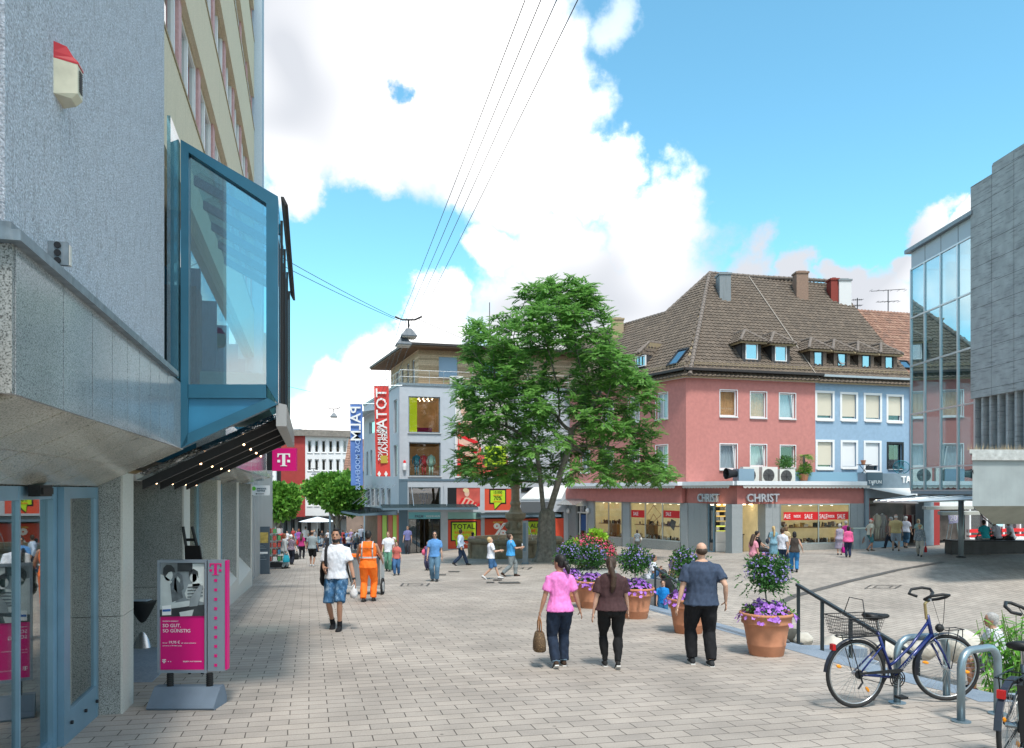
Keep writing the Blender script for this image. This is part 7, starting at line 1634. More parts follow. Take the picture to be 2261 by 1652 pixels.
# utility cabinet
q = at(1896, 42.3); t = thing('utility_cabinet', 'scribbled grey-blue utility cabinet between the jeweller and the clothes shop', 'utility cabinet', q); mb = MB(); FU = Fr((q.x-.42,42.0), d=VX); FU.box(mb,0,.84,q.z,q.z+1.12,-.35,0); mb.build('cabinet_body', mat('cabinet_grey',(.27,.33,.36),.6,nz=(3,.15),streak=(6,6,.5,(.14,.18,.22))), t); mb = MB(); FU.box(mb,-.03,.87,q.z+1.12,q.z+1.18,-.38,.03); mb.build('cabinet_lid', M_alu, t); mb = MB(); FU.box(mb,.41,.42,q.z+.05,q.z+1.1,0,.006); mb.build('door_gap', M_dark, t)
mb = MB(); mb.tube([FU.p(.55,q.z+.3,.01),FU.p(.62,q.z+.6,.01),FU.p(.7,q.z+.42,.01),FU.p(.6,q.z+.35,.01),FU.p(.68,q.z+.7,.01),FU.p(.74,q.z+.5,.01)], .012, 4); mb.build('scribble', mat('rust_scribble',(.35,.14,.07),.7), t)
# easel with sale poster
q = at(2103, 39.5); t = thing('sale_easel', 'metal easel with a lilac twenty percent sale poster', 'easel', q); mb = MB(); mb.prism([PT(2093,1137,39.5),PT(2113,1134,39.5),PT(2117,1154,39.4),PT(2096,1157,39.4)], Vector((0,-.02,0))); b = mb.build('poster_board', mat('lilac_poster',(.42,.40,.58),.5), t); text('lettering','20%',M_wtxt, PT(2096,1151,39.3), (1,0,.1),(0,0,1), .42, .01, b)
for x, x2 in ((2096,2086),(2104,2104),(2112,2120)): mb = MB(); mb.tube([PT(x,1150,39.55), Vector(((x2-CX)/FPX*39.4,39.4+(.4 if x == 2104 else 0),q.z))], .022, 5); mb.build('leg', M_alu, t)
q = at(2222, 40); t = thing('notice_easel', 'tilted pale blue notice board on thin legs beside the white kiosk', 'easel', q); mb = MB(); mb.prism([PT(2195,1146,40),PT(2217,1150,40),PT(2213,1163,39.8),PT(2190,1160,39.8)], Vector((0,-.02,0))); mb.build('poster_board', mat('pale_notice',(.35,.55,.6),.5), t)
for x in (2194,2213): mb = MB(); mb.tube([PT(x,1155,40.05), Vector(((x-CX)/FPX*40,40.2,q.z))], .02, 5); mb.build('leg', M_dark, t)
# boulders
rnd = random.Random(8); M_rock = mat('pale_boulder', (.50,.47,.41), .9, nz=(4,.2), bump=(6,.7,.05))
RK = [(1858,1432,15.6,.62,.40,'pale boulder behind the bicycle basket'),(1968,1440,15.2,.55,.34,'pale boulder seen between the saddle and handlebar'),(2122,1428,14.8,.52,.44,'large cream boulder right of the bicycle handlebar'),(1775,1412,15.9,.28,.2,'small pale stone at the foot of the handrail'),(1752,1406,16.2,.3,.24,'dark flat stone behind the largest flower pot'),(2040,1436,15.4,.4,.26,'low pale stone behind the bicycle frame')]
for px, py, y, w_, h_, lb in RK:
    c = PT(px, py, y); c.z = max(c.z, plz(c.x, y)+h_*.4); mb = MB(); rings = []
    for i in range(9):
        t_ = min(max(math.pi*i/8,.08),math.pi-.08); ring = []
        for j in range(16):
            d = Vector((math.sin(t_)*math.cos(j*math.pi/8), math.sin(t_)*math.sin(j*math.pi/8), -math.cos(t_))); f = 1+.28*noise.noise(d*1.6+c)+.1*noise.noise(d*4+c); ring.append(c+Vector((d.x*w_*f*.72,d.y*w_*.6*f,d.z*h_*f*.7)))
        rings.append(ring)
    mb.loft(rings); mb.smooth = True; tag(recenter(mb.build('boulder', M_rock if 'dark' not in lb else mat('dark_stone',(.07,.07,.06),.9,nz=(5,.3)))), lb, 'boulder', 'boulders in the sunken plaza')
mb = MB(); q = [PT(1990,1465,12.5),PT(2200,1440,14.5),PT(2261,1505,11),PT(2050,1530,10.2)]
for i in range(4): q[i].z = plz(q[i].x,q[i].y)+.02+.35*(i in (2,3))
mb.prism([p+Vector((0,0,-.3)) for p in q], Vector((0,0,.32))); o = recenter(mb.build('sand_bed', mat('ochre_sand',(.42,.27,.13),.95,nz=(4,.2)))); struct(o)
# bamboo bushes
def bamboo(px, py0, py1, y, w_, n, label, seed):
    rnd = random.Random(seed); b = Vector(((px-CX)/FPX*y, y, 0)); b.z = ground(b.x, b.y)-.05; t = thing('bamboo_bush', label, 'bush', b); top = CZ+(HY-py0)/FPX*y; mb = MB(); lf = MB()
    for k in range(n):
        a = b+Vector((rnd.uniform(-w_,w_)*.5, rnd.uniform(-.3,.3), 0)); e = Vector((b.x+rnd.uniform(-w_,w_), y+rnd.uniform(-.5,.4), b.z+(top-b.z)*rnd.uniform(.6,1))); m_ = a.lerp(e,.55)+Vector((0,0,.15)); mb.tube([a,m_,e],[.012,.008,.004],4)
        for j in range(24):
            f = rnd.uniform(.2,1); p = a.lerp(e,f)+Vector((0,0,.3*f*(1-f))); d = rdir(rnd); d.z = d.z*.4-.25; leafquad(lf, p, d.normalized(), Vector((0,0,1))+rdir(rnd)*.3, rnd.uniform(.15,.27), .034)
    mb.build('canes', mat('cane_green',(.12,.2,.04),.6), t); lf.build('leaves', leafmat('bamboo_leaf',(.09,.26,.03),(.22,.48,.07),.35), t)
bamboo(2275,1345,1500,9.6,.55,105,'bright bamboo bush at the right edge beside the racks',5); bamboo(2225,1440,1540,9.0,.28,22,'low tuft of bamboo leaves below the seated old man',6)
for px,py,lb,sd in ((1775,1005,'potted palm with fan leaves on the terrace over the jeweller',1),(1736,1014,'bushy potted plant below the open pink-house window',2)):
    q = FR_.P(px,1056,1.0); t = thing('potted_palm' if sd==1 else 'potted_plant', lb, 'plant', q); rnd = random.Random(sd); mb = MB(); lf = MB(); h = (1056-py)/FPX*46; mb.lathe(q+Vector((0,0,-.15)), [(.2,0),(.28,.4)], 12); mb.build('pot', M_terra, t)
    if sd==1:
        mb = MB(); mb.tube([q,q+Vector((0,0,h))],.07,7); mb.build('stem', M_bark, t)
        for k in range(26): a = rnd.uniform(0,6.28); frond(lf, q+Vector((0,0,h-.1)), Vector((math.cos(a),math.sin(a),rnd.uniform(-.1,.9))), .65, rnd, 7, 1.3, .05, .22)
    fblob(lf, q+Vector((0,0,.45 if sd==1 else .85)), .5 if sd==1 else .55,.4,.45, 900, .2,.03, rnd, 6)
    lf.build('leaves', M_leafP if sd==1 else M_leafP2, t)
# furniture on the roof above the clothes shop
q = FR_.P(1908,1042,1.0); t = thing('folding_table','small round folding table on the roof terrace with a flower pot','table',q); mb = MB(); mb.lathe(q+Vector((0,0,.42)),[(.42,0),(.42,.03)],16); mb.build('table_top',M_gut,t)
for s_ in (-1,1): mb = MB(); mb.tube([q+Vector((s_*.28,0,.42)),q+Vector((-s_*.28,0,-.25))],.02,5); mb.build('leg',M_gut,t)
mb = MB(); mb.lathe(q+Vector((-.05,0,.45)),[(.1,0),(.14,.22),(.15,.22),(.15,.26)],12); tag(recenter(mb.build('small_flower_pot',M_terra)),'small terracotta pot on the folding table','flower pot')
q = FR_.P(1990,1034,.9); t = thing('lounge_chair','round turquoise wire lounge chair on the roof terrace','chair',q-Vector((0,0,.3))); mb = MB(); Mx = Matrix.Rotation(R(-55),3,'X')@Matrix.Rotation(R(25),3,'Y')
for k in range(26): a = 2*math.pi*k/26; mb.tube([q+Mx@Vector((.45*math.cos(a),.45*math.sin(a),.12)), q+Mx@Vector((.1*math.cos(a),.1*math.sin(a),-.14))], .011, 4)
mb.tube([q+Mx@Vector((.46*math.cos(a),.46*math.sin(a),.12)) for a in [2*math.pi*k/20 for k in range(20)]], .025, 5, closed=True); mb.build('wire_shell', mat('turquoise',(.02,.25,.32),.4), t); mb = MB()
for a in (0,2.1,4.2): mb.tube([q+Vector((0,0,-.1)), q+Vector((.25*math.cos(a),.25*math.sin(a),-.4))], .015, 5)
mb.build('chair_legs', M_dark, t)
# parasol over the far café
pb = at(700, 72); t = thing('parasol','large white parasol over the far street cafe','parasol',pb); mb = MB(); top = PT(701,1141,72); r_ = 41/FPX*72; rim = [Vector((top.x+r_*1.0*math.cos(math.pi/4*k+.39),72+r_*math.sin(math.pi/4*k+.39),CZ+(HY-1151.5)/FPX*72)) for k in range(8)]; mb.add([top]+rim,[(0,1+k,1+(k+1)%8) for k in range(8)]); mb.add([top-Vector((0,0,.05))]+rim,[(0,1+(k+1)%8,1+k) for k in range(8)]); mb.build('canopy', M_eave, t); mb = MB(); mb.tube([pb,top],.04,6); mb.build('pole', M_alu, t)
# block the children play on
q = GP(1462,1326); q = Vector((3.9,20.3,plz(3.9,20.3))); t = thing('stone_play_block','slanted dark grey stone block the children sit on','play block',q); mb = MB(); mb.prism([Vector((x,19.6,z)) for x,z in ((2.9,q.z-.2),(5.0,q.z-.2),(4.75,q.z+.62),(3.5,q.z+.80),(3.0,q.z+.45))], Vector((.1,1.3,0))); mb.build('block', mat('block_grey',(.16,.165,.175),.7,nz=(4,.15)), t)
# ================================================================ people
from mathutils import Euler
def ik(a, b, l1, l2, pole):
    d = b-a; L = min(d.length, (l1+l2)*.998); u = d.normalized(); x = (l1*l1-l2*l2+L*L)/(2*L); h = math.sqrt(max(0, l1*l1-x*x)); p = pole-u*pole.dot(u); p.normalize(); return a+u*x+p*h, a+u*L
def rings(mb, T, prof, w, e=0, n=18):
    mb.loft([[T @ Vector(((rx*w+e)*math.cos(q)*(1-.06*math.cos(2*q)), (ry*(.5+.5*w)+e)*math.sin(q)+yo, z)) for q in [2*math.pi*j/n for j in range(n)]] for z, rx, ry, yo in prof])
def limb(mb, pts, rad, n=12, e=0):
    mb.tube(pts, [r+e for r in rad], n); mb.ell(pts[0], rad[0]+e, rad[0]+e, rad[0]+e, 10, 6); mb.ell(pts[-1], rad[-1]+e, rad[-1]+e, rad[-1]+e, 10, 6)
def remeshed(mb, vox, m, wr=0, sm=3, seed=0, extra=None, mats=None):
    me = bpy.data.meshes.new('tmp'); me.from_pydata(mb.v, [], mb.f); o = bpy.data.objects.new('tmp', me); COL.objects.link(o)
    r = o.modifiers.new('r', 'REMESH'); r.mode = 'VOXEL'; r.voxel_size = vox
    s = o.modifiers.new('s', 'SMOOTH'); s.factor = .5; s.iterations = sm
    q = bpy.data.meshes.new_from_object(o.evaluated_get(bpy.context.evaluated_depsgraph_get())); bpy.data.objects.remove(o); bpy.data.meshes.remove(me)
    out = MB(); out.v = [tuple(v.co) for v in q.vertices]; out.f = [tuple(p.vertices) for p in q.polygons]; out.m = [0]*len(out.f)
    if wr:
        nn = [v.normal.copy() for v in q.vertices]; nv = []
        for v, n in zip(out.v, nn):
            p = Vector(v); f = noise.noise(Vector((p.x*11+seed, p.y*11, p.z*7+p.x*6)))+.5*noise.noise(Vector((p.x*26, p.y*26+seed, p.z*15-p.x*12))); nv.append(tuple(p+n*(f+.45)*wr))
        out.v = nv
    bpy.data.meshes.remove(q)
    if extra: out.add(extra.v, extra.f); out.m[-len(extra.f):] = extra.m
    out.smooth = True; return out
def cmat(c, rough=.85):
    if not isinstance(c, tuple): return c
    k = 'cloth_%d_%d_%d' % tuple(int(x*255) for x in c); return mat(k, c, rough, nz=(26,.12,3), bump=(220,.15,.002), spec=.25)
SK = {'l': mat('skin_light',(.52,.31,.22),.55,nz=(9,.06)), 't': mat('skin_tan',(.38,.20,.13),.55,nz=(9,.06)), 'd': mat('skin_brown',(.20,.10,.06),.55,nz=(9,.06))}
M_eye = mat('eye_dark',(.02,.015,.012),.3); M_lip = mat('lip',(.36,.12,.10),.5)
HC = {'k':(.012,.010,.010),'b':(.045,.025,.015),'l':(.16,.09,.045),'y':(.48,.34,.16),'g':(.32,.31,.30),'w':(.60,.58,.55),'r':(.20,.06,.025)}
def hand(mb, ex, wr, d, sd, inward, s=1.0, curl=.5):
    """palm goes to mb (remeshed), five fingers to ex"""
    d = d.normalized(); nrm_ = (inward-d*inward.dot(d)).normalized(); lat = d.cross(nrm_).normalized()
    if lat.y < 0: lat = -lat
    c = wr+d*.045*s; R3 = Matrix((lat, nrm_, d)).transposed(); mb.ell(c, .04*s, .017*s, .055*s, 10, 6, 0, R3); mb.ell(wr, .026*s,.02*s,.03*s, 8, 5, 0, R3)
    for k, L in enumerate((.072,.080,.074,.058)):
        p = wr+d*.082*s+lat*(.027-.018*k)*s; pts = [p-d*.02*s]; dd = d.copy()
        for j in range(3): pts.append(pts[-1]+dd*(L*(.52,.3,.26)[j]+(.02 if j==0 else 0))*s); dd = (dd+nrm_*curl*(.5+.15*k)).normalized()
        ex.tube(pts, [.0092*s,.0088*s,.0078*s,.0058*s], 6)
    p = wr+d*.025*s+lat*.028*s; ex.tube([p, p+(d*.6+lat*.8)*.035*s, p+(d*.9+lat*.75+nrm_*.4)*.055*s, p+(d*1.1+lat*.6+nrm_*.9)*.065*s], [.013*s,.0115*s,.0095*s,.007*s], 6)
PN = [0]
def person(label, px, ph, pf, yaw=180, y=None, h=None, w=1.0, f=False, feet=(.0,.0), hands=(None,None), top=(.6,.6,.6), sleeve='short', bot=(.05,.07,.12), legs='long', shoe=(.03,.03,.03), hair='b', hs='short', skin='l', lean=0, hy=0, hp=0, sit=None, near=0, group=None, hem=.86, extras=None, z=None, sock=None, spread=.0):
    """px = picture column, ph/pf = head-top and sole rows; yaw 180 faces the viewer, 0 faces away, 90 left, -90 right"""
    PN[0] += 1; seed = PN[0]*3.7; rn = random.Random(PN[0])
    b = GP(px, pf) if y is None else at(px, y)
    if z is not None: b.z = z
    if h is None: h = (pf-ph)/FPX*b.y if sit is None else 1.7
    k = h/1.75; root = thing('person', label, 'person', b, R(yaw), group or 'people in the square'); root.scale = (k,k,k)
    vox = .0095 if near == 2 else .014 if near == 1 else .022; wr_ = .013 if near else .009
    hipz = .93-.16*(max(abs(feet[0]),abs(feet[1]))**2) if sit is None else sit+.12
    H = Vector((0,0,hipz)); T = Matrix.Translation(H) @ Matrix.Rotation(-R(lean),4,'X') @ Matrix.Translation(-Vector((0,0,.93)))
    T0 = Matrix.Translation(H) @ Matrix.Translation(-Vector((0,0,.93)))
    if f: tor = [(.82,.10,.08,-.01),(.86,.165,.115,-.012),(.94,.18,.125,-.018),(1.03,.150,.10,-.005),(1.12,.132,.093,.003),(1.22,.150,.105,.012),(1.30,.162,.115,.015),(1.38,.160,.098,.0),(1.44,.13,.08,-.005),(1.48,.06,.055,-.008)]; sh = .165
    else: tor = [(.82,.10,.08,-.01),(.86,.155,.11,-.01),(.94,.165,.12,-.012),(1.04,.152,.11,.0),(1.14,.155,.11,.004),(1.26,.172,.12,.004),(1.35,.178,.115,-.003),(1.405,.160,.095,-.008),(1.45,.105,.072,-.01),(1.50,.06,.06,-.01)]; sh = .19
    hw = .5+.5*w
    A = []; LG = []
    for i, sg in enumerate((-1, 1)):
        hp_ = T0 @ Vector((sg*.092*hw, -.005, .90)); fy = feet[i]
        if sit is None: lift = .06*abs(min(0, fy))/.3 if abs(fy) > .1 else 0; an = Vector((sg*(.085+spread), fy, .085+lift)); pole = Vector((sg*.1,1,0))
        else: an = Vector((sg*.12, .42+fy, .085 if sit > .3 else .02)); pole = Vector((sg*.15,.5,1))
        kn, an = ik(hp_, an, .44, .42, pole); LG.append((hp_, kn, an, fy < -.1 and sit is None))
        s_ = T @ Vector((sg*(sh-.012)*hw, -.01, 1.385)); ht = hands[i]
        if ht is None: ht = (sg*(.245*hw+.01), .03+(.12 if feet[1-i] > feet[i] else -.04 if feet[1-i] < feet[i] else .02), .80)
        ht = Vector(ht)+Vector((0,0,hipz-.93)) if sit is not None else Vector(ht); el, wr = ik(s_, ht, .285, .25, Vector((sg*.35,-1,-.15))); A.append((s_, el, wr))
    # ---- skin: one continuous body
    mb = MB(); ex = MB(); rings(mb, T, tor, w)
    for (a, e, wv), sg in zip(A, (-1,1)):
        limb(mb, [a, a.lerp(e,.5), e, e.lerp(wv,.35), wv], [.052*hw,.046*hw,.036,.036,.022])
        hand(mb, ex, wv, (wv-e), sg, Vector((-sg,.1,0)), 1.0 if not f else .92, rn.uniform(.35,.6))
    for (a, kn, an, up) in LG: limb(mb, [a, a.lerp(kn,.5), kn, kn.lerp(an,.3), an], [.082*hw,.07*hw,.047,.05*hw,.032])
    nk = T @ Vector((0,-.005,1.44)); hd0 = T @ Vector((0,.012,1.515)); HM = Matrix.Translation(hd0) @ Matrix.Rotation(R(hy),4,'Z') @ Matrix.Rotation(-R(hp),4,'X')
    mb.tube([nk, hd0+Vector((0,-.005,.06))], [.056,.052], 12)
    hr = [(0,.022,.03,.05),(.012,.042,.052,.034),(.045,.058,.075,.016),(.08,.067,.088,.006),(.12,.073,.096,.0),(.155,.074,.097,-.004),(.19,.066,.086,-.006),(.215,.046,.06,-.008),(.231,.02,.026,-.01)]
    mb.loft([[HM @ Vector((rx*math.cos(q), ry*math.sin(q)+yo, z_)) for q in [2*math.pi*j/16 for j in range(16)]] for z_, rx, ry, yo in hr])
    mb.tube([HM @ Vector((0,.082,.118)), HM @ Vector((0,.108,.078)), HM @ Vector((0,.09,.07))], [.008,.014,.010], 8)
    for sg in (-1,1): mb.ell(HM @ Vector((sg*.074,-.004,.10)), .010,.017,.03, 8, 6); ex.ell(HM @ Vector((sg*.029,.085,.115)), .013,.010,.008, 8, 5, 1); ex.tube([HM @ Vector((sg*.014,.096,.131)), HM @ Vector((sg*.046,.082,.131))], .0045, 5, mi=1)
    ex.tube([HM @ Vector((-.024,.086,.045)), HM @ Vector((0,.095,.043)), HM @ Vector((.024,.086,.045))], [.003,.007,.003], 6, mi=2)
    remeshed(mb, vox, None, 0, 2, seed, ex).build('body', [SK[skin], M_eye, M_lip], root, world=False)
    # ---- lower clothes
    if legs != 'none':
        mb = MB(); zt = .95; rings(mb, T0, [(z_,rx,ry,yo) for z_,rx,ry,yo in tor if z_ <= zt]+([(.99,.150,.105,-.01)] if top is not None else []), w, .008 if near else .010)
        if legs == 'skirt':
            kn = (LG[0][1]+LG[1][1])/2; c0 = T0 @ Vector((0,0,.98)); c1 = c0.lerp(kn, 1.0)+Vector((0,0,-.12)); mb.loft([[c0.lerp(c1,f_)+Vector(((.17+.07*f_+.012*math.sin(6*q))*hw*math.cos(q), (.125+.09*f_+.012*math.sin(5*q))*math.sin(q), 0)) for q in [2*math.pi*j/20 for j in range(20)]] for f_ in (0,.3,.7,1)])
        else:
            for (a, kn, an, up) in LG:
                e = .027 if legs != 'tight' else .011; pts, rad = [a, a.lerp(kn,.5), kn, kn.lerp(an,.3), kn.lerp(an,.97)], [.084*hw,.074*hw,.052,.052*hw,.042 if legs != 'tight' else .032]
                if legs == 'shorts': pts, rad = [a, a.lerp(kn,.5), a.lerp(kn,.97)], [.080*hw,.070*hw,.060]
                if legs == 'capri': pts, rad = pts[:4]+[kn.lerp(an,.5)], rad[:4]+[.058]
                mb.tube(pts, [r_+e for r_ in rad], 14); mb.ell(pts[0], rad[0]+e, rad[0]+e, rad[0]+e, 10, 6)
        o = remeshed(mb, vox, None, wr_, 2, seed).build({'skirt':'skirt','shorts':'shorts'}.get(legs,'trousers'), cmat(bot), root, world=False)
    # ---- top
    if top is not None:
        mb = MB(); zz = hem if legs != 'dress' else hem; pr = [(z_,rx,ry,yo) for z_,rx,ry,yo in tor if z_ > zz+.04 and z_ < 1.47]; r0 = [q for q in tor if q[0] > zz-.02][0]
        e = .026; rings(mb, T, [(zz, max(r0[1],.172)+.016, max(r0[2],.122)+.016, -.010)]+pr+[(1.478,.075,.068,-.008)], w, e)
        if sleeve != 'none':
            for (a, el, wv) in A:
                if sleeve == 'short': pts, rad = [a.lerp(T @ Vector((0,0,1.38)),.18), a, a.lerp(el,.45), a.lerp(el,.70)], [.050,.047*hw,.052*hw,.054*hw]
                else: pts, rad = [a.lerp(T @ Vector((0,0,1.38)),.18), a, a.lerp(el,.5), el, el.lerp(wv,.5), el.lerp(wv,.93)], [.055,.056*hw,.050*hw,.043,.040,.034]
                mb.tube(pts, [r_+.016 for r_ in rad], 12)
        remeshed(mb, vox, None, wr_, 2, seed+5).build('top', cmat(top), root, world=False)
    # ---- shoes
    for (a, kn, an, up) in LG:
        M = Matrix.Translation(an) @ (Matrix.Rotation(-R(32),4,'X') if up else Matrix.Identity(4)) if not (sit is not None and sit <= .3) else Matrix.Translation(an)
        z0 = -.083
        def sec(yy, rx, zc, rz, e=0): return [M @ Vector((rx*math.cos(q), yy, z0+zc+rz*math.sin(q))) for q in [2*math.pi*j/10 for j in range(10)]]
        mb = MB(); mb.loft([sec(-.065,.018,.04,.02),sec(-.055,.034,.045,.038),sec(-.01,.038,.06,.055),sec(.05,.041,.045,.04),(sec(.11,.046,.034,.03)),sec(.17,.040,.026,.022),sec(.195,.018,.022,.012)]); mb.smooth = True
        s = mb.build('shoe', cmat(shoe), root, world=False)
        if near: mb = MB(); mb.prism([M @ Vector((x_,y_,z0-.002)) for x_,y_ in ((-.03,-.065),(.03,-.065),(.037,0),(.047,.1),(.038,.175),(0,.2),(-.038,.175),(-.047,.1),(-.037,0))], M.to_3x3() @ Vector((0,0,.016))); mb.build('sole', cmat((.62,.62,.60) if near == 2 and shoe != (.012,.012,.014) else (.05,.05,.05)), s, world=False)
        if sock: mb = MB(); mb.tube([an+Vector((0,0,-.02)), an+(kn-an)*.22], [.042,.044], 10); mb.build('sock', cmat(sock), root, world=False)
    # ---- hair
    if hs != 'bald' and hair:
        mb = MB(); P_ = lambda x, y_, z_: HM @ Vector((x,y_,z_)); R4 = HM.to_3x3()
        if hs == 'ring': mb.ell(P_(0,-.028,.115), .081,.088,.062, 14, 8, 0, R4)
        else: mb.ell(P_(0,-.020,.148), .084,.103,.097, 16, 10, 0, R4); mb.ell(P_(0,-.045,.10), .078,.072,.075, 14, 8, 0, R4)
        if hs == 'quiff': mb.ell(P_(0,.045,.215), .055,.05,.035, 10, 6, 0, R4)
        if hs == 'bob': mb.ell(P_(0,-.035,.07), .092,.085,.10, 14, 8, 0, R4)
        if hs == 'curly':
            for _ in range(22): d = rdir(rn); d.y = -abs(d.y)*.9+.25*d.y; mb.ell(P_(d.x*.085,d.y*.09-.01,.13+abs(d.z)*.1), .035,.035,.035, 7, 5)
        if hs in ('long','pony'):
            if hs == 'pony': mb.ell(P_(0,-.115,.16), .035,.035,.035, 8, 6); pts = [P_(0,-.12,.16), P_(.01,-.17,.08), T @ Vector((.015,-.165,1.45)), T @ Vector((.0,-.165,1.30)), T @ Vector((-.01,-.15,1.20))]; mb.tube(pts if near != 1 else pts[:4], [.028,.042,.050,.046,.012][:5 if near != 1 else 4], 9)
            else: mb.tube([P_(0,-.05,.13), P_(0,-.09,.02), T @ Vector((0,-.13,1.36)), T @ Vector((0,-.135,1.24))], [.085,.088,.095,.05], 12)
        remeshed(mb, .008 if near else .014, None, .004, 1, seed).build('hair', mat('hair_'+hair, HC[hair], .55, nz=(60,.35), streak=(90,8,.5,tuple(c*1.9+.01 for c in HC[hair]))), root, world=False)
        if hs == 'beard' or (extras and 'beard' in extras): mb = MB(); mb.loft([[P_(rx*math.cos(q), ry*math.sin(q)+yo, z_) for q in [2*math.pi*j/16 for j in range(16)]] for z_, rx, ry, yo in ((-.012,.025,.03,.05),(.0,.045,.055,.037),(.03,.058,.072,.022),(.056,.064,.072,.012))]); mb.smooth = True; mb.build('beard', mat('hair_'+hair), root, world=False)
    ex_ = extras or {}
    if 'glasses' in ex_: mb = MB(); [mb.ell(HM @ Vector((sg*.032,.098,.115)), .026,.008,.018, 10, 6) for sg in (-1,1)]; mb.tube([HM @ Vector((-.075,.02,.12)), HM @ Vector((-.06,.09,.12)), HM @ Vector((.06,.09,.12)), HM @ Vector((.075,.02,.12))], .004, 5); mb.build('sunglasses', M_black, root, world=False)
    if 'cap' in ex_: mb = MB(); mb.ell(HM @ Vector((0,-.01,.165)), .088,.108,.088, 14, 8, 0, HM.to_3x3()); mb.prism([HM @ Vector(q) for q in ((-.06,.07,.165),(.06,.07,.165),(.05,.17,.155),(-.05,.17,.155))], Vector((0,0,.01))); mb.smooth = True; mb.build('cap', cmat(ex_['cap']), root, world=False)
    return root, dict(T=T, A=A, LG=LG, HM=HM, k=k, b=b, yaw=R(yaw), M=Matrix.Translation(b) @ Matrix.Rotation(R(yaw),4,'Z') @ Matrix.Scale(k,4))
def ladd(root, name, mb, m, smooth=True): mb.smooth = smooth; return mb.build(name, m, root, world=False)
def carried(name, label, cat, info, mbs):
    """a thing carried by a person, built in that person's local metres"""
    t = thing(name, label, cat, info['b'], info['yaw']); t.scale = (info['k'],)*3
    for n, mb, m in mbs: mb.smooth = True; mb.build(n, m, t, world=False)
    return t
def bag_at(info, i, label, m, kind='handbag', w=.30, h=.24, d=.13, hl=.18, name='handbag', m2=None, side=0):
    wv = info['A'][i][2]; el = info['A'][i][1]; dd = (wv-el).normalized(); g = wv+dd*.075
    c = g+Vector((0,0,-hl-h/2)); a = MB(); n = 14
    a.loft([[c+Vector(((d/2)*sx*math.cos(q)*(abs(math.cos(q))**-.35 if abs(math.cos(q)) > .05 else 1), (w/2)*sx*math.sin(q), z_)) for q in [2*math.pi*(j+.5)/n for j in range(n)]] for sx, z_ in ((.85,-h/2),(1.0,-h*.42),(.98,0),(.72,h*.42),(.55,h/2))])
    s = MB(); 
    for x in (-.02,.02): s.tube([c+Vector((x,-w*.25,h*.4)), c+Vector((x,-w*.16,h*.5+hl*.6)), g+Vector((x*.3,0,-.01)), c+Vector((x,w*.16,h*.5+hl*.6)), c+Vector((x,w*.25,h*.4))], .009, 6)
    return carried(name, label, 'bag', info, [('bag_body',a,cmat(m)),('bag_handle',s,cmat(m2 or m))])
W_=(.66,.68,.74); JN=(.025,.05,.10); JB=(.05,.13,.27)
# ---------------------------------------------------------------- foreground five
_, I = person('man in a white T-shirt and torn denim shorts walking towards the viewer', 742,1168,1391,180, near=2, feet=(.10,-.12), top=W_, bot=mat('torn_denim',(.035,.11,.22),.9,nz=(12,.45,5),streak=(14,9,.9,(.30,.42,.55))), legs='shorts', shoe=(.012,.012,.014), sock=(.012,.012,.014), hair='k', hs='quiff', skin='t', hp=-14, hands=((-.34,.10,.86),(.12,.30,1.06)), extras={'beard':1}, w=1.0, hem=.90)
A = MB(); T = I['T']; A.tube([T@Vector((.13,.135,1.02)),T@Vector((.145,.15,1.2)),T@Vector((.15,.11,1.40)),T@Vector((.15,.0,1.49)),T@Vector((.17,-.14,1.35))], .026, 8)
B = MB(); B.ell(T@Vector((.22,-.17,1.00)), .10,.12,.26, 14, 10); B.ell(T@Vector((.22,-.20,.86)), .115,.12,.14, 12, 8); carried('backpack','black backpack slung over one shoulder of the man in white','bag',I,[('pack',B,cmat((.014,.014,.016))),('strap',A,cmat((.014,.014,.016)))])
wv = I['A'][0][2]; B = MB(); B.lathe(wv+Vector((-.0,.03,-.20)), [(.02,-.12),(.06,-.10),(.07,-.03),(.045,.05),(.03,.12)], 10); carried('plastic_bag','small crumpled white plastic bag in the hand of the man in white','bag',I,[('bag_body',B,cmat((.62,.60,.60)))])
B = MB(); wv = I['A'][1][2]; B.tube([wv+Vector((-.02,.02,.0)),wv+Vector((-.02,.02,.012))], .0, 4) if False else B.tube([I['A'][0][2]+(I['A'][0][1]-I['A'][0][2]).normalized()*.0, I['A'][0][2]+(I['A'][0][1]-I['A'][0][2]).normalized()*.03], .031, 12); carried('wristwatch','dark wristwatch on the hanging arm of the man in white','watch',I,[('watch_strap',B,M_dark)])
M_hiv = mat('hi_vis_orange',(.85,.16,.012),.75,nz=(7,.08),emit=((1,.2,.02),.06)); M_refl = mat('reflective_tape',(.52,.50,.50),.5)
Or, I = person('street cleaner in orange high-visibility vest and trousers seen from behind', 813,1172,1329,0, near=1, feet=(-.08,.10), w=1.12, top=M_hiv, sleeve='none', bot=M_hiv, legs='long', hair='k', skin='t', hands=((-.30,.28,.98),(.30,.28,.98)), hem=.84, spread=.02)
T = I['T']; mb = MB()
tape = lambda z0_, z1_, e=.046: [mb.loft([[T@Vector((( .165*1.12+e)*math.cos(q)*(1-.06*math.cos(2*q)),(.115*1.06+e)*math.sin(q)-.006,z_)) for q in [2*math.pi*j/18 for j in range(18)]] for z_ in (z0_,z1_)], False)]
tape(1.08,1.12,.050)
for x in (-.13,.13): mb.tube([T@Vector((x,-.155,1.12)),T@Vector((x,-.16,1.28)),T@Vector((x,-.13,1.42)),T@Vector((x,-.05,1.485))], .018, 5)
for (a,kn,an,up) in I['LG']:
    for f_ in (.30,.52): p=kn.lerp(an,f_); mb.tube([p,p+(kn-an).normalized()*.03], .077-.01*f_, 14)
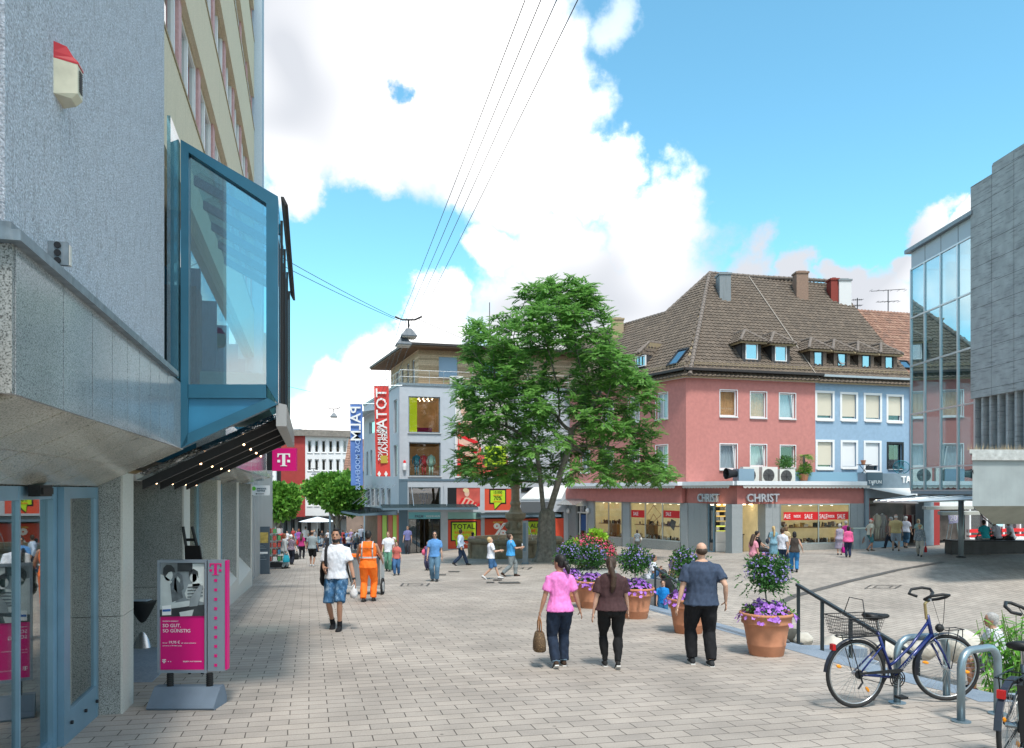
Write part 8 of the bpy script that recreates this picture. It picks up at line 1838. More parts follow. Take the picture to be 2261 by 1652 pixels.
ladd(Or,'reflective_tape',mb,M_refl); o = text('vest_lettering','BETRIEBSAMT',mat('dark_print',(.20,.07,.02),.7),T@Vector((0,-.172,1.30)),(1,0,0),(0,0,1),.062,.006,None,'CENTER',.01); o.parent = Or
_, I = person('woman in a pink blouse and dark jeans walking away with a patterned bag', 1236,1225,1474,8, near=2, f=True, feet=(-.12,.10), top=(.78,.22,.56), bot=mat('dark_denim',(.012,.022,.045),.9,nz=(14,.3)), shoe=(.05,.03,.02), hair='k', hs='bun', skin='t', hy=38, hands=((-.30,.02,.86),(.33,.02,.86)), w=1.02, hem=.88)
wm = pattern('monogram_bag',[(.05,.028,.014),(.10,.06,.03),(.30,.20,.09)],60); bag_at(I,0,'brown monogram handbag hanging from the left hand of the woman in pink',wm,w=.34,h=.30,d=.2,hl=.24,m2=(.30,.14,.06))
H_ = I['HM']; B = MB(); B.ell(H_@Vector((0,-.12,.10)),.05,.05,.05,10,6); B.tube([H_@Vector((0,-.12,.10)),H_@Vector((.0,-.17,.03)),H_@Vector((.0,-.18,-.06))],[.03,.045,.015],9); ladd(_,'ponytail',B,mat('hair_k'))
for (a,kn,an,up) in I['LG']: B = MB(); B.tube([kn.lerp(an,.84),kn.lerp(an,1.0)], .067, 14); ladd(_,'jeans_cuff',B,cmat((.20,.30,.40)))
W2, I = person('woman in a brown T-shirt and black leggings walking away', 1350,1229,1475,0, near=2, f=True, feet=(.12,-.12), top=(.060,.030,.032), bot=(.010,.010,.011), legs='tight', shoe=(.02,.02,.02), hair='b', hs='pony', hy=-14, w=1.32, hem=.92)
mb = MB(); (a,kn,an,up) = I['LG'][0]
for s_ in (-.006,.006): mb.tube([a+Vector((-.098,s_*1.6-.01,-.02)),a.lerp(kn,.5)+Vector((-.090,s_-.01,0)),kn+Vector((-.060,s_-.01,0)),kn.lerp(an,.35)+Vector((-.062,s_-.01,0)),an+Vector((-.044,s_,.04))], .0035, 5)
ladd(W2,'side_stripe',mb,M_wtxt)
person('balding man in a navy T-shirt and black trousers walking away', 1549,1198,1469,0, near=2, feet=(.07,-.10), spread=.03, top=(.042,.06,.10), bot=(.010,.010,.012), shoe=(.03,.032,.035), hair='b', hs='ring', w=1.3, hem=.87, hands=((-.34,-.02,.86),(.33,-.06,.92)))
# ---------------------------------------------------------------- people in the middle distance
fl1 = pattern('floral_dark',[(.02,.02,.05),(.30,.25,.28),(.04,.04,.12),(.4,.1,.12)],28); fl2 = pattern('floral_pale',[(.45,.45,.43),(.16,.2,.24),(.6,.58,.55)],26); strp = pattern('blue_white_check',[(.6,.62,.68),(.4,.45,.58)],40)
BL=(.11,.28,.58)
P_ = [
 ('man in a white short-sleeved shirt and green trousers', 857,1174,1262,180, dict(feet=(.12,-.12), top=W_, bot=(.10,.24,.17), hair='l', near=1)),
 ('woman in a coral blouse and jeans beside the man in green trousers', 876,1180,1255,180, dict(f=True, feet=(-.1,.12), top=(.50,.13,.11), bot=JB, hair='b', hs='bob', y=29)),
 ('fair-haired woman in a striped top behind the couple', 870,1168,1240,180, dict(f=True, top=pattern('stripe_mix',[(.5,.4,.4),(.3,.15,.15),(.6,.6,.6)],30), bot=JN, hair='w', hs='curly', y=33)),
 ('older man in a lilac shirt and dark trousers in front of the store door', 900,1161,1224,180, dict(feet=(.08,-.06), top=(.16,.17,.36), bot=(.045,.045,.055), hair='w', hs='ring')),
 ('woman with a large pink shoulder bag behind the man in sunglasses', 945,1172,1236,150, dict(f=True, top=(.17,.14,.30), bot=(.05,.05,.1), hair='b', hs='bob', y=32)),
 ('man in a blue T-shirt, jeans and sunglasses facing the viewer', 960,1173,1284,180, dict(feet=(.10,-.08), top=BL, bot=(.10,.19,.28), hair='k', near=1, extras={'glasses':1})),
 ('man in a pale blue office shirt striding to the right', 1017,1168,1249,-75, dict(feet=(.34,-.34), top=(.55,.64,.80), sleeve='long', bot=(.02,.035,.07), hair='b', near=1, hy=60, hands=((-.2,.25,1.02),(.28,-.05,.9)))),
 ('woman in a pale pink coat and patterned leggings', 1044,1175,1233,-70, dict(f=True, feet=(-.28,.26), top=(.50,.32,.36), sleeve='long', bot=fl1, legs='tight', shoe=(.42,.25,.18), hair='k', hs='bob', hem=.66)),
 ('man in a white T-shirt and denim shorts looking at his phone', 1084,1184,1279,-85, dict(feet=(.34,-.30), top=W_, bot=JB, legs='shorts', shoe=(.6,.6,.6), hair='y', hp=-25, w=1.1, near=1, hands=((-.1,.36,1.16),(.1,.38,1.16)))),
 ('heavy man in a blue polo shirt reading a paper while walking', 1128,1177,1273,-80, dict(feet=(.20,-.34), top=(.06,.32,.66), bot=(.20,.23,.24), shoe=(.06,.03,.02), hair='b', hp=-25, w=1.28, near=1, hands=((-.12,.38,1.14),(.12,.40,1.18)))),
 ('man in a grey T-shirt and black shorts walking away', 689,1171,1251,0, dict(feet=(.1,-.08), top=(.27,.31,.33), bot=(.012,.012,.014), legs='shorts', shoe=(.5,.5,.5), hair='b', hs='ring', skin='t', w=1.1)),
 ('woman in a magenta top with a red shoulder bag walking away', 666,1177,1234,0, dict(f=True, feet=(-.1,.12), top=(.34,.03,.14), bot=(.02,.02,.025), hair='b', hs='long', w=1.1)),
 ('woman in a pale grey suit with a turquoise bag', 628,1178,1256,-60, dict(f=True, feet=(.12,-.1), top=(.45,.46,.46), sleeve='long', bot=(.30,.34,.36), hair='r', hs='bob', hands=((-.1,.2,1.35),(.24,.02,.84)))),
 ('woman in a dark floral blouse with a black bag', 643,1181,1247,-20, dict(f=True, feet=(.06,-.05), top=fl1, bot=(.02,.025,.04), hair='w', hs='curly', w=1.2)),
 ('person in a black top and light jeans further down the street', 703.5,1167,1201,0, dict(f=True, top=(.02,.02,.02), bot=(.25,.45,.6), hair='k', hs='long')),
 ('woman in a red headscarf among the far strollers', 621,1169,1222,180, dict(f=True, top=(.38,.06,.06), sleeve='long', bot=(.03,.03,.04), hair='r', hs='bob')),
 ('blonde woman in a white T-shirt in the far crowd', 789,1170,1212,180, dict(f=True, top=W_, bot=(.05,.05,.06), hair='y', hs='long')),
 ('person in white with a child on their arm in the far crowd', 798,1160,1210,180, dict(top=(.5,.5,.58), bot=JN, hair='k')),
 ('bald man in a dark jacket in the far crowd', 807,1166,1212,200, dict(top=(.04,.03,.03), sleeve='long', bot=JN, hair='g', hs='ring')),
 ('woman with purple hair scarf in the far street', 660,1168,1212,0, dict(f=True, top=(.28,.08,.30), bot=JN, hair='r', hs='bob')),
 ('man in a white shirt with a dark backpack in the far street', 675,1162,1212,0, dict(top=(.5,.5,.5), bot=(.03,.03,.03), hair='k')),
 ('woman with a white shoulder bag looking into the shop window', 1407,1165,1216,-10, dict(f=True, top=fl2, bot=(.16,.18,.15), legs='capri', hair='b', hs='bob', y=44.5)),
 ('seated mother in black in front of the jeweller entrance', 1672,1184,1232,-100, dict(f=True, top=(.015,.015,.018), bot=(.02,.02,.02), hair='k', hs='bun', sit=.42, y=33.5, hands=((-.15,.35,.95),(.15,.4,1.05)))),
 ('little girl in pink sitting beside the mother in black', 1664,1205,1240,-60, dict(f=True, top=(.60,.25,.33), bot=(.4,.15,.2), hair='b', hs='long', sit=.42, y=31, skin='l')),
 ('blonde woman in denim blue with a dark shoulder bag', 1708,1162,1240,-10, dict(f=True, top=(.18,.33,.42), bot=(.16,.32,.42), legs='skirt', hair='y', hs='pony')),
 ('man in a white striped shirt and navy trousers', 1728,1166,1257,-50, dict(feet=(-.18,.22), top=pattern('fine_stripe',[(.65,.66,.7),(.52,.56,.68)],60), bot=JN, hair='b', near=1)),
 ('woman in pale yellow half hidden behind the man in stripes', 1736,1180,1250,-40, dict(f=True, top=(.52,.42,.26), bot=(.25,.4,.5), hair='l', hs='bob', y=35)),
 ('woman in a dark sleeveless top and bright blue jeans', 1754,1174,1263,-15, dict(f=True, feet=(.18,-.14), top=(.05,.04,.035), sleeve='none', bot=(.03,.16,.36), shoe=(.01,.01,.01), hair='k', hs='bob', w=1.1, near=1, hands=((-.3,.05,.86),(.35,.1,.92)))),
 ('elderly woman in a flowered summer dress', 1854,1157,1226,-20, dict(f=True, top=pattern('dress_floral',[(.12,.14,.30),(.35,.32,.42),(.45,.2,.2)],26), sleeve='none', bot=pattern('dress_floral',[(0,0,0)]*3), legs='skirt', hair='g', hs='curly', w=1.2)),
 ('woman in a bright pink cardigan with black hair', 1873,1162,1231,-10, dict(f=True, top=(.72,.12,.30), sleeve='long', bot=(.02,.03,.07), hair='k', hs='bob', w=1.05)),
 ('woman in a magenta top behind the woman in the pink cardigan', 1868,1153,1220,-20, dict(f=True, top=(.40,.03,.22), bot=(.1,.1,.12), hair='g', hs='curly', y=40)),
 ('man in a red cap and teal shorts with folded arms', 1921,1145,1217,-80, dict(feet=(.16,-.2), top=(.45,.45,.38), bot=(.05,.17,.20), legs='shorts', shoe=(.10,.07,.05), hair='w', extras={'cap':(.62,.03,.02)}, lean=8, hands=((-.2,.12,1.0),(.2,-.1,.92)), skin='t')),
 ('large man in a yellow T-shirt and pale shorts', 1978,1136,1217,-30, dict(feet=(.05,-.05), spread=.04, top=(.56,.42,.20), bot=(.36,.42,.50), legs='shorts', shoe=(.12,.09,.07), hair='w', hs='ring', w=1.3)),
 ('man in a dark shirt stepping behind the man in yellow', 1967,1139,1209,60, dict(feet=(.28,-.28), top=(.28,.18,.15), bot=(.02,.025,.04), hair='g', y=42)),
 ('woman in a white T-shirt and denim capri trousers', 1999,1140,1210,-50, dict(f=True, feet=(.1,-.1), top=(.60,.60,.66), bot=(.07,.15,.24), legs='capri', hair='w', hs='curly', w=1.35, lean=8)),
 ('woman in a grey patterned blouse carrying a red bag', 2031,1158,1229,150, dict(f=True, feet=(.26,-.26), top=fl2, sleeve='long', bot=(.42,.38,.33), legs='long', hair='y', hs='curly', w=1.15)),
 ('woman behind the woman with the red bag', 2028,1153,1218,170, dict(f=True, top=(.30,.42,.38), bot=(.06,.05,.05), hair='y', hs='bob', y=41)),
]
INF = {}
for lb, px, ph, pf, yw, kw in P_: INF[lb] = person(lb, px, ph, pf, yw, h=((pf-ph)/FPX*kw['y'] if 'y' in kw and 'sit' not in kw else None), **kw)[1]
def fi(s): return [v for k, v in INF.items() if s in k][0]
bag_at(fi('coral') if False else fi('pink cardigan'),0,'magenta tote bag held by the woman in the pink cardigan',(.42,.01,.20),w=.42,h=.34,hl=.2,d=.16)
bag_at(fi('carrying a red bag'),0,'red handbag of the woman in the grey patterned blouse',(.42,.02,.02),w=.34,h=.32,hl=.22,d=.15)
bag_at(fi('turquoise bag'),1,'turquoise bag of the woman in the grey suit',(.03,.36,.48),w=.34,h=.34,hl=.1,d=.15); bag_at(fi('dark floral'),1,'black bag of the woman in the dark floral blouse',(.02,.02,.022),w=.34,h=.36,hl=.15,d=.15)
def shoulder(s, sg, label, m, sz=(.16,.09,.14), z=1.0, yb=0.0):
    I = fi(s); T = I['T']; B = MB(); B.ell(T@Vector((sg*.29,yb,z)), sz[1],sz[0],sz[2], 12, 8); S_ = MB(); S_.tube([T@Vector((sg*.28,yb+.1,z+.1)),T@Vector((sg*.20,.05,1.44)),T@Vector((sg*.19,-.08,1.44)),T@Vector((sg*.28,yb-.1,z+.1))], .010, 6); carried('shoulder_bag',label,'bag',I,[('bag_body',B,cmat(m)),('strap',S_,cmat(m))])
shoulder('large pink shoulder bag',1,'big pink bag over the shoulder beside the man in sunglasses',(.70,.12,.22),(.2,.12,.2),1.1); shoulder('magenta top with a red',-1,'red shoulder bag of the woman in the magenta top',(.60,.04,.03),(.12,.06,.2),1.1)
shoulder('looking into the shop',1,'white shoulder bag of the woman at the shop window',(.55,.52,.48),z=1.05,yb=-.08); shoulder('blonde woman in denim',-1,'dark shoulder bag of the blonde woman in denim blue',(.03,.04,.06))
I = fi('looking at his phone'); q = I['A'][1][2]; B = MB(); B.box(-.035+0,.035,q.y+.07,q.y+.08,q.z+.0,q.z+.12); carried('mobile_phone','dark phone in the hands of the man in denim shorts','phone',I,[('phone_body',B,M_dark)])
I = fi('reading a paper'); q = I['A'][1][2]; B = MB(); B.box(-.09,.09,q.y+.06,q.y+.065,q.z,q.z+.14); carried('paper_sheet','white paper in the hands of the man in the blue polo shirt','paper',I,[('sheet',B,M_wtxt)])
# three men on the dark bench
for px, lb, c, hr_, sk, hs_ in ((2176,'man in a turquoise T-shirt sitting on the dark bench wall',(.03,.42,.50),'k','t','short'),(2203,'man in a white T-shirt sitting between two others on the bench wall',(.52,.52,.60),'k','d','short'),(2235,'bald man in a white T-shirt sitting at the right of the bench wall',(.62,.63,.68),'k','d','bald')):
    F_, bz_ = BENCH; a = F_.at(px,-.5); q = F_.p(a,0,-.5); person(lb, px, 0, 0, 0 if px < 2200 else (20 if px < 2220 else 60), y=q.y+.1, h=1.72, top=c, bot=(.04,.04,.05) if px > 2200 else (.5,.5,.5), hair=hr_, hs=hs_, skin=sk, sit=.45, z=bz_-.45, lean=14, hands=((-.25,.25,.95),(.25,.25,.95)), group='men sitting on the bench wall')
# children and women by the play block
yb_ = 20.0
person('girl in white with a headband sitting on the play block', 1437,0,0,-100, y=19.9, h=1.25, f=True, top=(.62,.64,.70), bot=JB, legs='capri', hair='k', hs='long', skin='t', sit=.05, z=CZ+(HY-1283)/FPX*19.9-.02, near=1, hands=((-.1,.3,1.25),(.1,.3,1.2)), lean=10)
person('woman in a black top bending forward beside the play block', 1492,1247,1345,55, y=18.9, h=1.62, f=True, top=(.015,.015,.015), sleeve='none', bot=pattern('zebra_stripe',[(.02,.02,.02),(.55,.55,.55)],14), hair='k', hs='bob', skin='t', near=1, lean=38, hands=((-.2,.5,.95),(.15,.5,.9)), z=plz(4.0,18.9))
person('small boy in a blue printed T-shirt in front of the play block', 1463,1280,1350,180, y=17.9, h=1.05, top=(.01,.20,.55), bot=(.03,.12,.24), hair='b', skin='l', near=1, z=CZ+(HY-1281)/FPX*17.9-1.05)
person('woman with long brown hair behind the shrub and play block', 1492,1214,1300,20, y=22, f=True, h=1.6, top=(.10,.09,.05), bot=JN, hair='b', hs='long', z=CZ+(HY-1214)/FPX*22-1.6)
# old man with a small child, lower right
q = PT(2205,1352,13.2); person('grey-haired man in a white shirt sitting low behind the bamboo', 2207,0,0,75, y=13.2, h=1.75, top=(.60,.62,.66), bot=(.28,.25,.22), legs='shorts', hair='g', skin='t', sit=.45, near=1, lean=12, z=q.z-1.39, hands=((-.2,.4,.98),(.2,.42,.98)))
person('small child on the knees of the grey-haired man', 2187,0,0,100, y=13.0, h=.85, top=(.05,.08,.15), bot=(.1,.1,.15), hair='b', skin='t', sit=.2, z=PT(2187,1398,13.0).z-.63)
# far strollers and cafe guests, repeated individuals of a few kinds
rnd = random.Random(77); 
far = [(612,1176,1214),(634,1172,1210),(647,1166,1204),(655,1172,1206),(683,1165,1201),(694,1170,1204),(711,1172,1203),(724,1171,1204),(757,1170,1206),(766,1172,1206),(775,1169,1205),(783,1174,1212),(818,1173,1214),(740,1168,1201),(640,1164,1196),(669,1163,1196),(604,1174,1216),(729,1170,1200),(749,1168,1200),(826,1170,1210),(700,1163,1194),(651,1161,1192)]
tops = [('black',(.03,.03,.035)),('white',(.52,.52,.55)),('red',(.34,.05,.05)),('blue',(.07,.14,.32)),('lilac',(.30,.22,.38)),('grey',(.2,.21,.22))]
for i,(px,ph,pf) in enumerate(far):
    cn_, c = tops[i%6]; person('distant stroller in a %s top, %s' % (cn_, ['leftmost','second from left','third from left','left of the grey T-shirt man','right of the grey T-shirt man','just past the grey T-shirt man','under the parasol','below the parasol edge','left of the plane trunk','right of the plane trunk','near the store flank','beside the blonde woman','right of the street cleaner','behind the man in white','far back on the left','far back near the red wall','beside the postcard rack','behind the head of the man in white','at the cafe edge','at the store corner','far off under the red wall','far off between two others'][i]), px, ph, pf, rnd.choice((0,180,160,30)), f=i%2==0, top=c, bot=rnd.choice((JN,(.03,.03,.03),(.2,.18,.15))), hair=rnd.choice('kbly'), hs='bob' if i%2==0 else 'short', feet=(.1,-.1), group='distant strollers')
for i in range(9):
    px = 712+i*9.5; yb2 = 62+((i*7)%5)*2.2; person('cafe guest in a %s top seated %s under the far parasol' % (tops[(i*5+1)%6][0], ['first','second','third','fourth','fifth','sixth','seventh','eighth','ninth'][i]+' from the left'), px, 0, 0, rnd.uniform(60,300), y=yb2, h=1.7, f=i%2==0, top=tops[(i*5+1)%6][1], hair='k' if i%2 else 'b', hs='bob' if i%2==0 else 'short', sit=.45, group='cafe guests')
# ================================================================ bicycles
M_btyre = mat('tyre_black',(.015,.015,.016),.7); M_rim = mat('rim_alloy',(.48,.49,.50),.3,.9); M_bblue = mat('bike_blue',(.010,.022,.13),.25,.2,spec=.6); M_or2 = mat('reflector_orange',(.85,.30,.01),.35); M_redl = mat('tail_red',(.45,.01,.01),.3)
def bwheel(t, c, r, steer=0, refl=(1,)):
    Mz = Matrix.Translation(c) @ Matrix.Rotation(steer,4,'Z'); pt = lambda a, rr, y_=0: Mz @ Vector((rr*math.cos(a), y_, rr*math.sin(a)))
    w = MB(); w.tube([pt(2*math.pi*k/40, r-.018) for k in range(40)], .018, 8, closed=True); w.smooth = True; wh = w.build('wheel', M_btyre, t, world=False)
    m = MB(); m.tube([pt(2*math.pi*k/40, r-.042) for k in range(40)], .009, 6, closed=True); m.smooth = True; m.build('rim', M_rim, wh, world=False)
    m = MB()
    for k in range(32): a = 2*math.pi*k/32; m.tube([pt(a+.25*(1 if k%2 else -1), .02, .03*(1 if k%4<2 else -1)), pt(a, r-.045)], .0018, 3)
    m.build('spokes', M_rim, wh, world=False); m = MB(); m.tube([Mz@Vector((0,-.045,0)), Mz@Vector((0,.045,0))], .02, 10); m.build('hub', M_rim, wh, world=False)
    for a in refl: m = MB(); c2 = pt(a, r*.62); m.ell(c2, .018,.012,.034, 10, 6, 0, (Matrix.Rotation(steer,3,'Z') @ Matrix.Rotation(-a+math.pi/2,3,'Y'))); m.build('reflector', M_or2, wh, world=False)
def bicycle(label, loc, yaw, blue=True, steer=-.3):
    t = thing('bicycle', label, 'bicycle', loc, yaw); r = .345; fm = M_bblue if blue else mat('bike_grey',(.10,.12,.14),.3,.3); WB_ = 1.08
    bwheel(t, Vector((0,0,r)), r, 0, (2.75,-.9)); bwheel(t, Vector((WB_,0,r)), r, steer, (2.9,-.2))
    BBk = Vector((.44,0,.28)); ST = Vector((.27,0,.72)); HT = Vector((.86,0,.86)); HB = Vector((.90,0,.70)); F0 = Vector((WB_,0,r)); Rr = Vector((0,0,r))
    f = MB()
    def tb2(a, b, r_, r2=None): f.tube([a, b], [r_, r2 or r_], 10)
    tb2(BBk, ST+Vector((-.02,0,.04)), .017); tb2(HB, BBk, .022); f.tube([HT-Vector((.0,0,.03)), Vector((.66,0,.60)), Vector((.46,0,.44)), Vector((.385,0,.40))], .015, 10); tb2(HT+Vector((-.01,0,.04)), HB-Vector((-.01,0,.03)), .02)
    for y_ in (-.05,.05): f.tube([BBk+Vector((0,y_*.4,0)), Rr+Vector((0,y_,0))], .010, 8); f.tube([Vector((.30,y_*.4,.62)), Rr+Vector((0,y_,0))], .009, 8)
    f.smooth = True; fr = f.build('frame', fm, t, world=False); m = MB()
    Ms = Matrix.Translation(HB) @ Matrix.Rotation(steer,4,'Z'); fo_ = Ms.to_3x3() @ (F0-HB); cw = HB+Vector((.02,0,-.06))
    for y_ in (-.05,.05): m.tube([HB+Vector((.01,0,-.03)), cw+Vector((.01,y_,-.02)), cw.lerp(F0,.5)+Vector((.01,y_,0)), F0+Vector((0,y_,0))], [.014,.014,.012,.009], 8)
    m.smooth = True; m.build('fork', fm, t, world=False)
    if blue: text('frame_lettering','PEGASUS',M_rim,HB.lerp(BBk,.82)+Vector((0,-.025,-.012)),(HB-BBk),Vector((-1,0,1)),.052,.003,None,'LEFT',.02).parent = fr
    for a0, a1, c in ((.35,3.05,Rr),(.75,3.3,F0)):
        m = MB(); q = [c+Vector(((r+.014)*math.cos(a0+(a1-a0)*k/14),0,(r+.014)*math.sin(a0+(a1-a0)*k/14))) for k in range(15)]
        for i in range(14): m.hexa([q[i]+Vector((0,-.026,0)),q[i]+Vector((0,.026,0)),q[i+1]+Vector((0,.026,0)),q[i+1]+Vector((0,-.026,0))]+[p_+Vector((0,yy,.006)) for p_,yy in ((q[i],-.02),(q[i],.02),(q[i+1],.02),(q[i+1],-.02))])
        m.build('mudguard', mat('mudguard_dark',(.03,.035,.05),.35), t, world=False)
    m = MB(); m.tube([ST, ST+Vector((-.03,0,.17))], .013, 8); m.build('seat_post', M_rim, t, world=False); m = MB(); s = ST+Vector((-.03,0,.19))
    m.loft([[s+Vector((x, w_*math.cos(q), h_*math.sin(q)+z_)) for q in [math.pi*j/5 for j in range(10)]] for x, w_, h_, z_ in ((-.13,.03,.02,.02),(-.11,.085,.035,.01),(-.04,.085,.04,.0),(.05,.035,.03,.0),(.13,.02,.022,.0),(.15,.008,.01,.0))]); m.smooth = True; m.build('saddle', M_black, t, world=False)
    m = MB(); hs = HT+Vector((-.02,0,.04)); m.tube([hs-Vector((0,0,.04)), hs+Vector((-.02,0,.12)), hs+Vector((.03,0,.16))], .015, 8); m.build('stem', mat('gold_stem',(.42,.33,.16),.3,.7) if blue else M_black, t, world=False)
    m = MB(); g = MB(); Rz = Matrix.Rotation(steer*1.4,3,'Z'); hb_c = hs+Vector((.03,0,.16))
    for sg in (-1,1):
        pts = [hb_c+Rz@Vector(q) for q in ((0,sg*.03,0),(.05,sg*.10,.02),(.10,sg*.17,.05),(.10,sg*.25,.08),(.03,sg*.28,.09),(-.08,sg*.27,.07),(-.12,sg*.22,.03),(-.06,sg*.16,.01))]; g.tube(pts, .015, 8)
    m.tube([hb_c+Rz@Vector((0,-.06,0)), hb_c+Rz@Vector((0,.06,0))], .013, 8); g.smooth = True; hbp = g.build('handlebar', M_black, t, world=False); m.build('clamp', M_rim, hbp, world=False)
    m = MB(); m.tube([hb_c+Rz@Vector((.08,-.2,.06)), HB+Vector((.12,-.03,.12)), HB+Vector((.02,-.03,-.1))], .003, 4); m.tube([hb_c+Rz@Vector((.08,.2,.06)), HB+Vector((.14,.02,.05)), BBk.lerp(HB,.6)+Vector((0,.02,0))], .003, 4); m.build('brake_cable', M_black, t, world=False)
    # drivetrain, on the viewer's side
    m = MB(); c = BBk+Vector((0,-.06,0)); 
    for rr in (.085,.06,.035): m.tube([c+Vector((rr*math.cos(k*math.pi/12),0,rr*math.sin(k*math.pi/12))) for k in range(24)], .006, 5, closed=True)
    for k in range(5): m.tube([c, c+Vector((.085*math.cos(k*1.257),0,.085*math.sin(k*1.257)))], .008, 5)
    m.build('chainring', M_black, t, world=False); m = MB(); m.prism([Vector((-.02,-.07,.37)),Vector((.46,-.07,.385)),Vector((.5,-.07,.365)),Vector((.44,-.07,.345)),Vector((-.02,-.07,.35))], Vector((0,-.012,0))); m.tube([Vector((.0,-.065,.315)),BBk+Vector((0,-.065,-.085))], .004, 4); m.build('chain_guard', M_black, t, world=False)
    m = MB(); m.tube([Rr+Vector((0,-.04,0)),Rr+Vector((0,-.055,0))], .045, 14); m.tube([Rr+Vector((0,-.06,0)),Rr+Vector((.03,-.06,-.08)),Rr+Vector((-.02,-.06,-.14))], .010, 6); m.build('gear_cassette', M_dark, t, world=False)
    for sg, dz in ((-1,-1),(1,1)): p = BBk+Vector((.02*sg,sg*.09,-.165*-dz)); m = MB(); m.tube([BBk+Vector((0,sg*.075,0)), p], .009, 6); cr = m.build('crank', M_rim, t, world=False); m = MB(); m.box(p.x-.045,p.x+.045,min(p.y,p.y+sg*.09),max(p.y,p.y+sg*.09),p.z-.012,p.z+.012); m.build('pedal', M_black, cr, world=False)
    # rear rack, lights, kickstand
    m = MB(); zr = r*2+.035
    for y_ in (-.06,.06): m.tube([Vector((.24,y_,zr)),Vector((-.20,y_,zr)),Vector((-.22,0,zr))], .006, 6); m.tube([Vector((-.12,y_,zr)), Rr+Vector((0,y_,0))], .005, 6)
    m.tube([Vector((.1,-.06,zr)),Vector((.1,.06,zr))], .005, 5); m.build('rear_rack', M_dark, t, world=False)
    m = MB(); m.box(-.285,-.25,-.026,.026,zr-.13,zr-.07); m.build('tail_light', M_redl, t, world=False)
    m = MB(); m.tube([Vector((.40,.05,.27)), Vector((.34,.17,.01))], .009, 6); m.build('kickstand', M_dark, t, world=False)
    if blue:
        m = MB(); zf_ = r*2+.05; m.tube([F0+Vector((-.05,-.06,.40)), F0+Vector((.17,-.06,.40)), F0+Vector((.17,.06,.40)), F0+Vector((-.05,.06,.40))], .005, 5, closed=True); m.tube([F0+Vector((.1,-.06,.40)), F0+Vector((.02,-.05,0))], .005, 5); m.tube([F0+Vector((.1,.06,.40)), F0+Vector((.02,.05,0))], .005, 5); m.tube([F0+Vector((.15,-.06,.40)),F0+Vector((.15,-.06,.32))], .005,5); m.build('front_rack', M_dark, t, world=False)
        m = MB(); m.ell(Vector((HB.x+.1,0,.76)), .045,.04,.045, 10, 8); m.build('head_lamp', M_black, t, world=False)
    return t
q0, q1 = PT(1890,1561,7.75), PT(2100,1557,8.02); a = math.atan2(q1.y-q0.y, q1.x-q0.x); q0.z = gz(q0.x,q0.y); bk1 = bicycle('blue step-through bicycle with a wire basket leaning at the steel hoop', q0, a, True, -.28)
# wire basket resting on the rear rack
t = thing('wire_basket','black wire basket on the rear rack of the blue bicycle','basket', q0, a); m = MB(); zb_, zt_ = .745,.93; x0,x1,w0,w1 = -.22,.17,.12,.16
for i in range(7):
    z = zb_+(zt_-zb_)*i/6; f_ = i/6; ww = w0+(w1-w0)*f_; xx0, xx1 = x0-.04*f_, x1+.04*f_; m.tube([(xx0,-ww,z),(xx1,-ww,z),(xx1,ww,z),(xx0,ww,z)], .0022 if i < 6 else .005, 4, closed=True)
for i in range(20):
    f_ = i/19
    for sg in (-1,1): m.tube([(x0+(x1-x0)*f_,sg*w0,zb_),(x0-.04+(x1-x0+.08)*f_,sg*w1,zt_)], .0018, 3)
for i in range(12):
    f_ = -1+2*i/11; m.tube([(x0,w0*f_,zb_),(x0-.04,w1*f_,zt_)], .0018, 3); m.tube([(x1,w0*f_,zb_),(x1+.04,w1*f_,zt_)], .0018, 3); m.tube([(x0,w0*f_,zb_),(x1,w0*f_,zb_)], .0018, 3)
m.build('wire_mesh', M_black, t, world=False); m = MB(); m.tube([(-.02,-.16,zt_),(.0,-.1,zt_+.17),(.0,.1,zt_+.17),(-.02,.16,zt_)], .005, 5); m.build('basket_handle', M_dark, t, world=False)
q0 = PT(2236,1660,5.75); q0.z = gz(q0.x,q0.y); a = R(42); bicycle('dark bicycle with a blue and black pannier cut by the right picture edge', q0, a, False, .1)
t = thing('pannier_bag','black and blue roll-top pannier hanging on the rear rack','bag',q0,a); m = MB(); m.hexa([Vector(p) for p in ((-.16,-.22,.28),(.18,-.22,.28),(.18,-.09,.28),(-.16,-.09,.28),(-.21,-.23,.70),(.22,-.23,.70),(.22,-.08,.70),(-.21,-.08,.70))]); m.build('bag_body', mat('bag_black',(.018,.018,.02),.4), t, world=False)
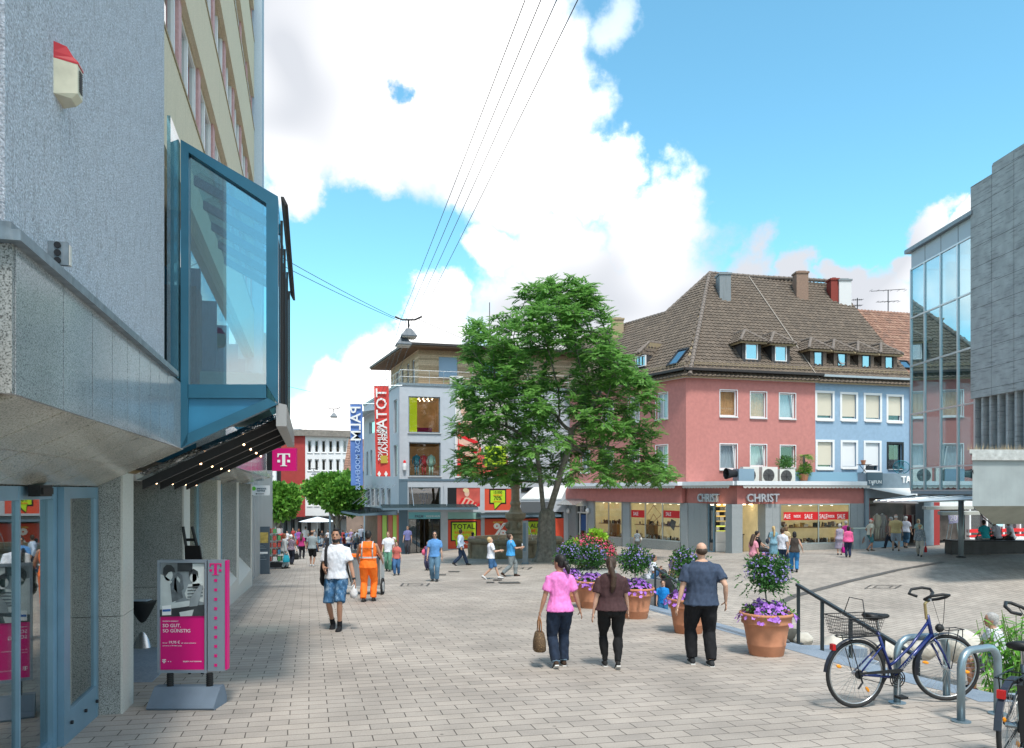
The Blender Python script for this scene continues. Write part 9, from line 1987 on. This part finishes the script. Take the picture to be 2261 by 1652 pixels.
m = MB(); m.hexa([Vector(p) for p in ((.04,-.225,.27),(.19,-.225,.27),(.19,-.09,.27),(.04,-.09,.27),(.06,-.237,.66),(.23,-.237,.66),(.23,-.08,.66),(.06,-.08,.66))]); m.build('blue_side', mat('bag_blue',(.01,.16,.60),.35), t, world=False); m = MB(); m.tube([(-.22,-.155,.72),(.23,-.155,.72)], .035, 10); m.build('roll_top', M_black, t, world=False)
m = MB(); m.prism([Vector((-.13,-.232,.42)),Vector((-.03,-.232,.45)),Vector((-.02,-.232,.50)),Vector((-.10,-.235,.55))], Vector((0,-.004,0))); m.build('reflector_patch', M_wtxt, t, world=False)
# ================================================================ cleaner's cart
I_ = at(804, 20.6); t = thing('cleaning_cart','two-wheeled grey street cleaning cart pushed by the man in orange','cart',I_); cm = mat('cart_grey',(.45,.46,.46),.5,.2,nz=(4,.15))
m = MB(); m.box(-.50,.50,-.25,.25,.16,.22); m.box(-.50,-.47,-.25,.25,.22,.95); m.box(.47,.50,-.25,.25,.22,.95); m.box(-.39,.39,.22,.25,.22,.95); m.build('cart_frame', cm, t, world=False)
m = MB(); m.lathe(Vector((-.19,0,.22)),[(.17,0),(.19,.75),(.2,.78)],14); m.lathe(Vector((.19,0,.22)),[(.17,0),(.19,.75),(.2,.78)],14); m.build('bin', mat('bin_grey',(.22,.23,.24),.6), t, world=False)
m = MB(); m.box(-.38,.38,-.22,.2,1.0,1.06); m.build('bin_lid', M_hiv, t, world=False)
for sg in (-1,1):
    m = MB(); m.tube([Vector((sg*.53,-.22,.22+.0))+Vector((0,.21*math.cos(k*math.pi/12),.21*math.sin(k*math.pi/12)))+Vector((0,0,0)) for k in range(24)], .028, 7, closed=True); w = m.build('wheel', M_btyre, t, world=False); m = MB(); m.tube([Vector((sg*.50,-.22,.22)),Vector((sg*.56,-.22,.22))], .13, 16); m.build('wheel_disc', cm, w, world=False)
    m = MB(); m.tube([Vector((sg*.40,.2,.3)),Vector((sg*.46,-.1,.9)),Vector((sg*.40,-.35,1.08)),Vector((sg*.33,-.5,1.03))], .02, 8); m.build('handle', M_dark, t, world=False)
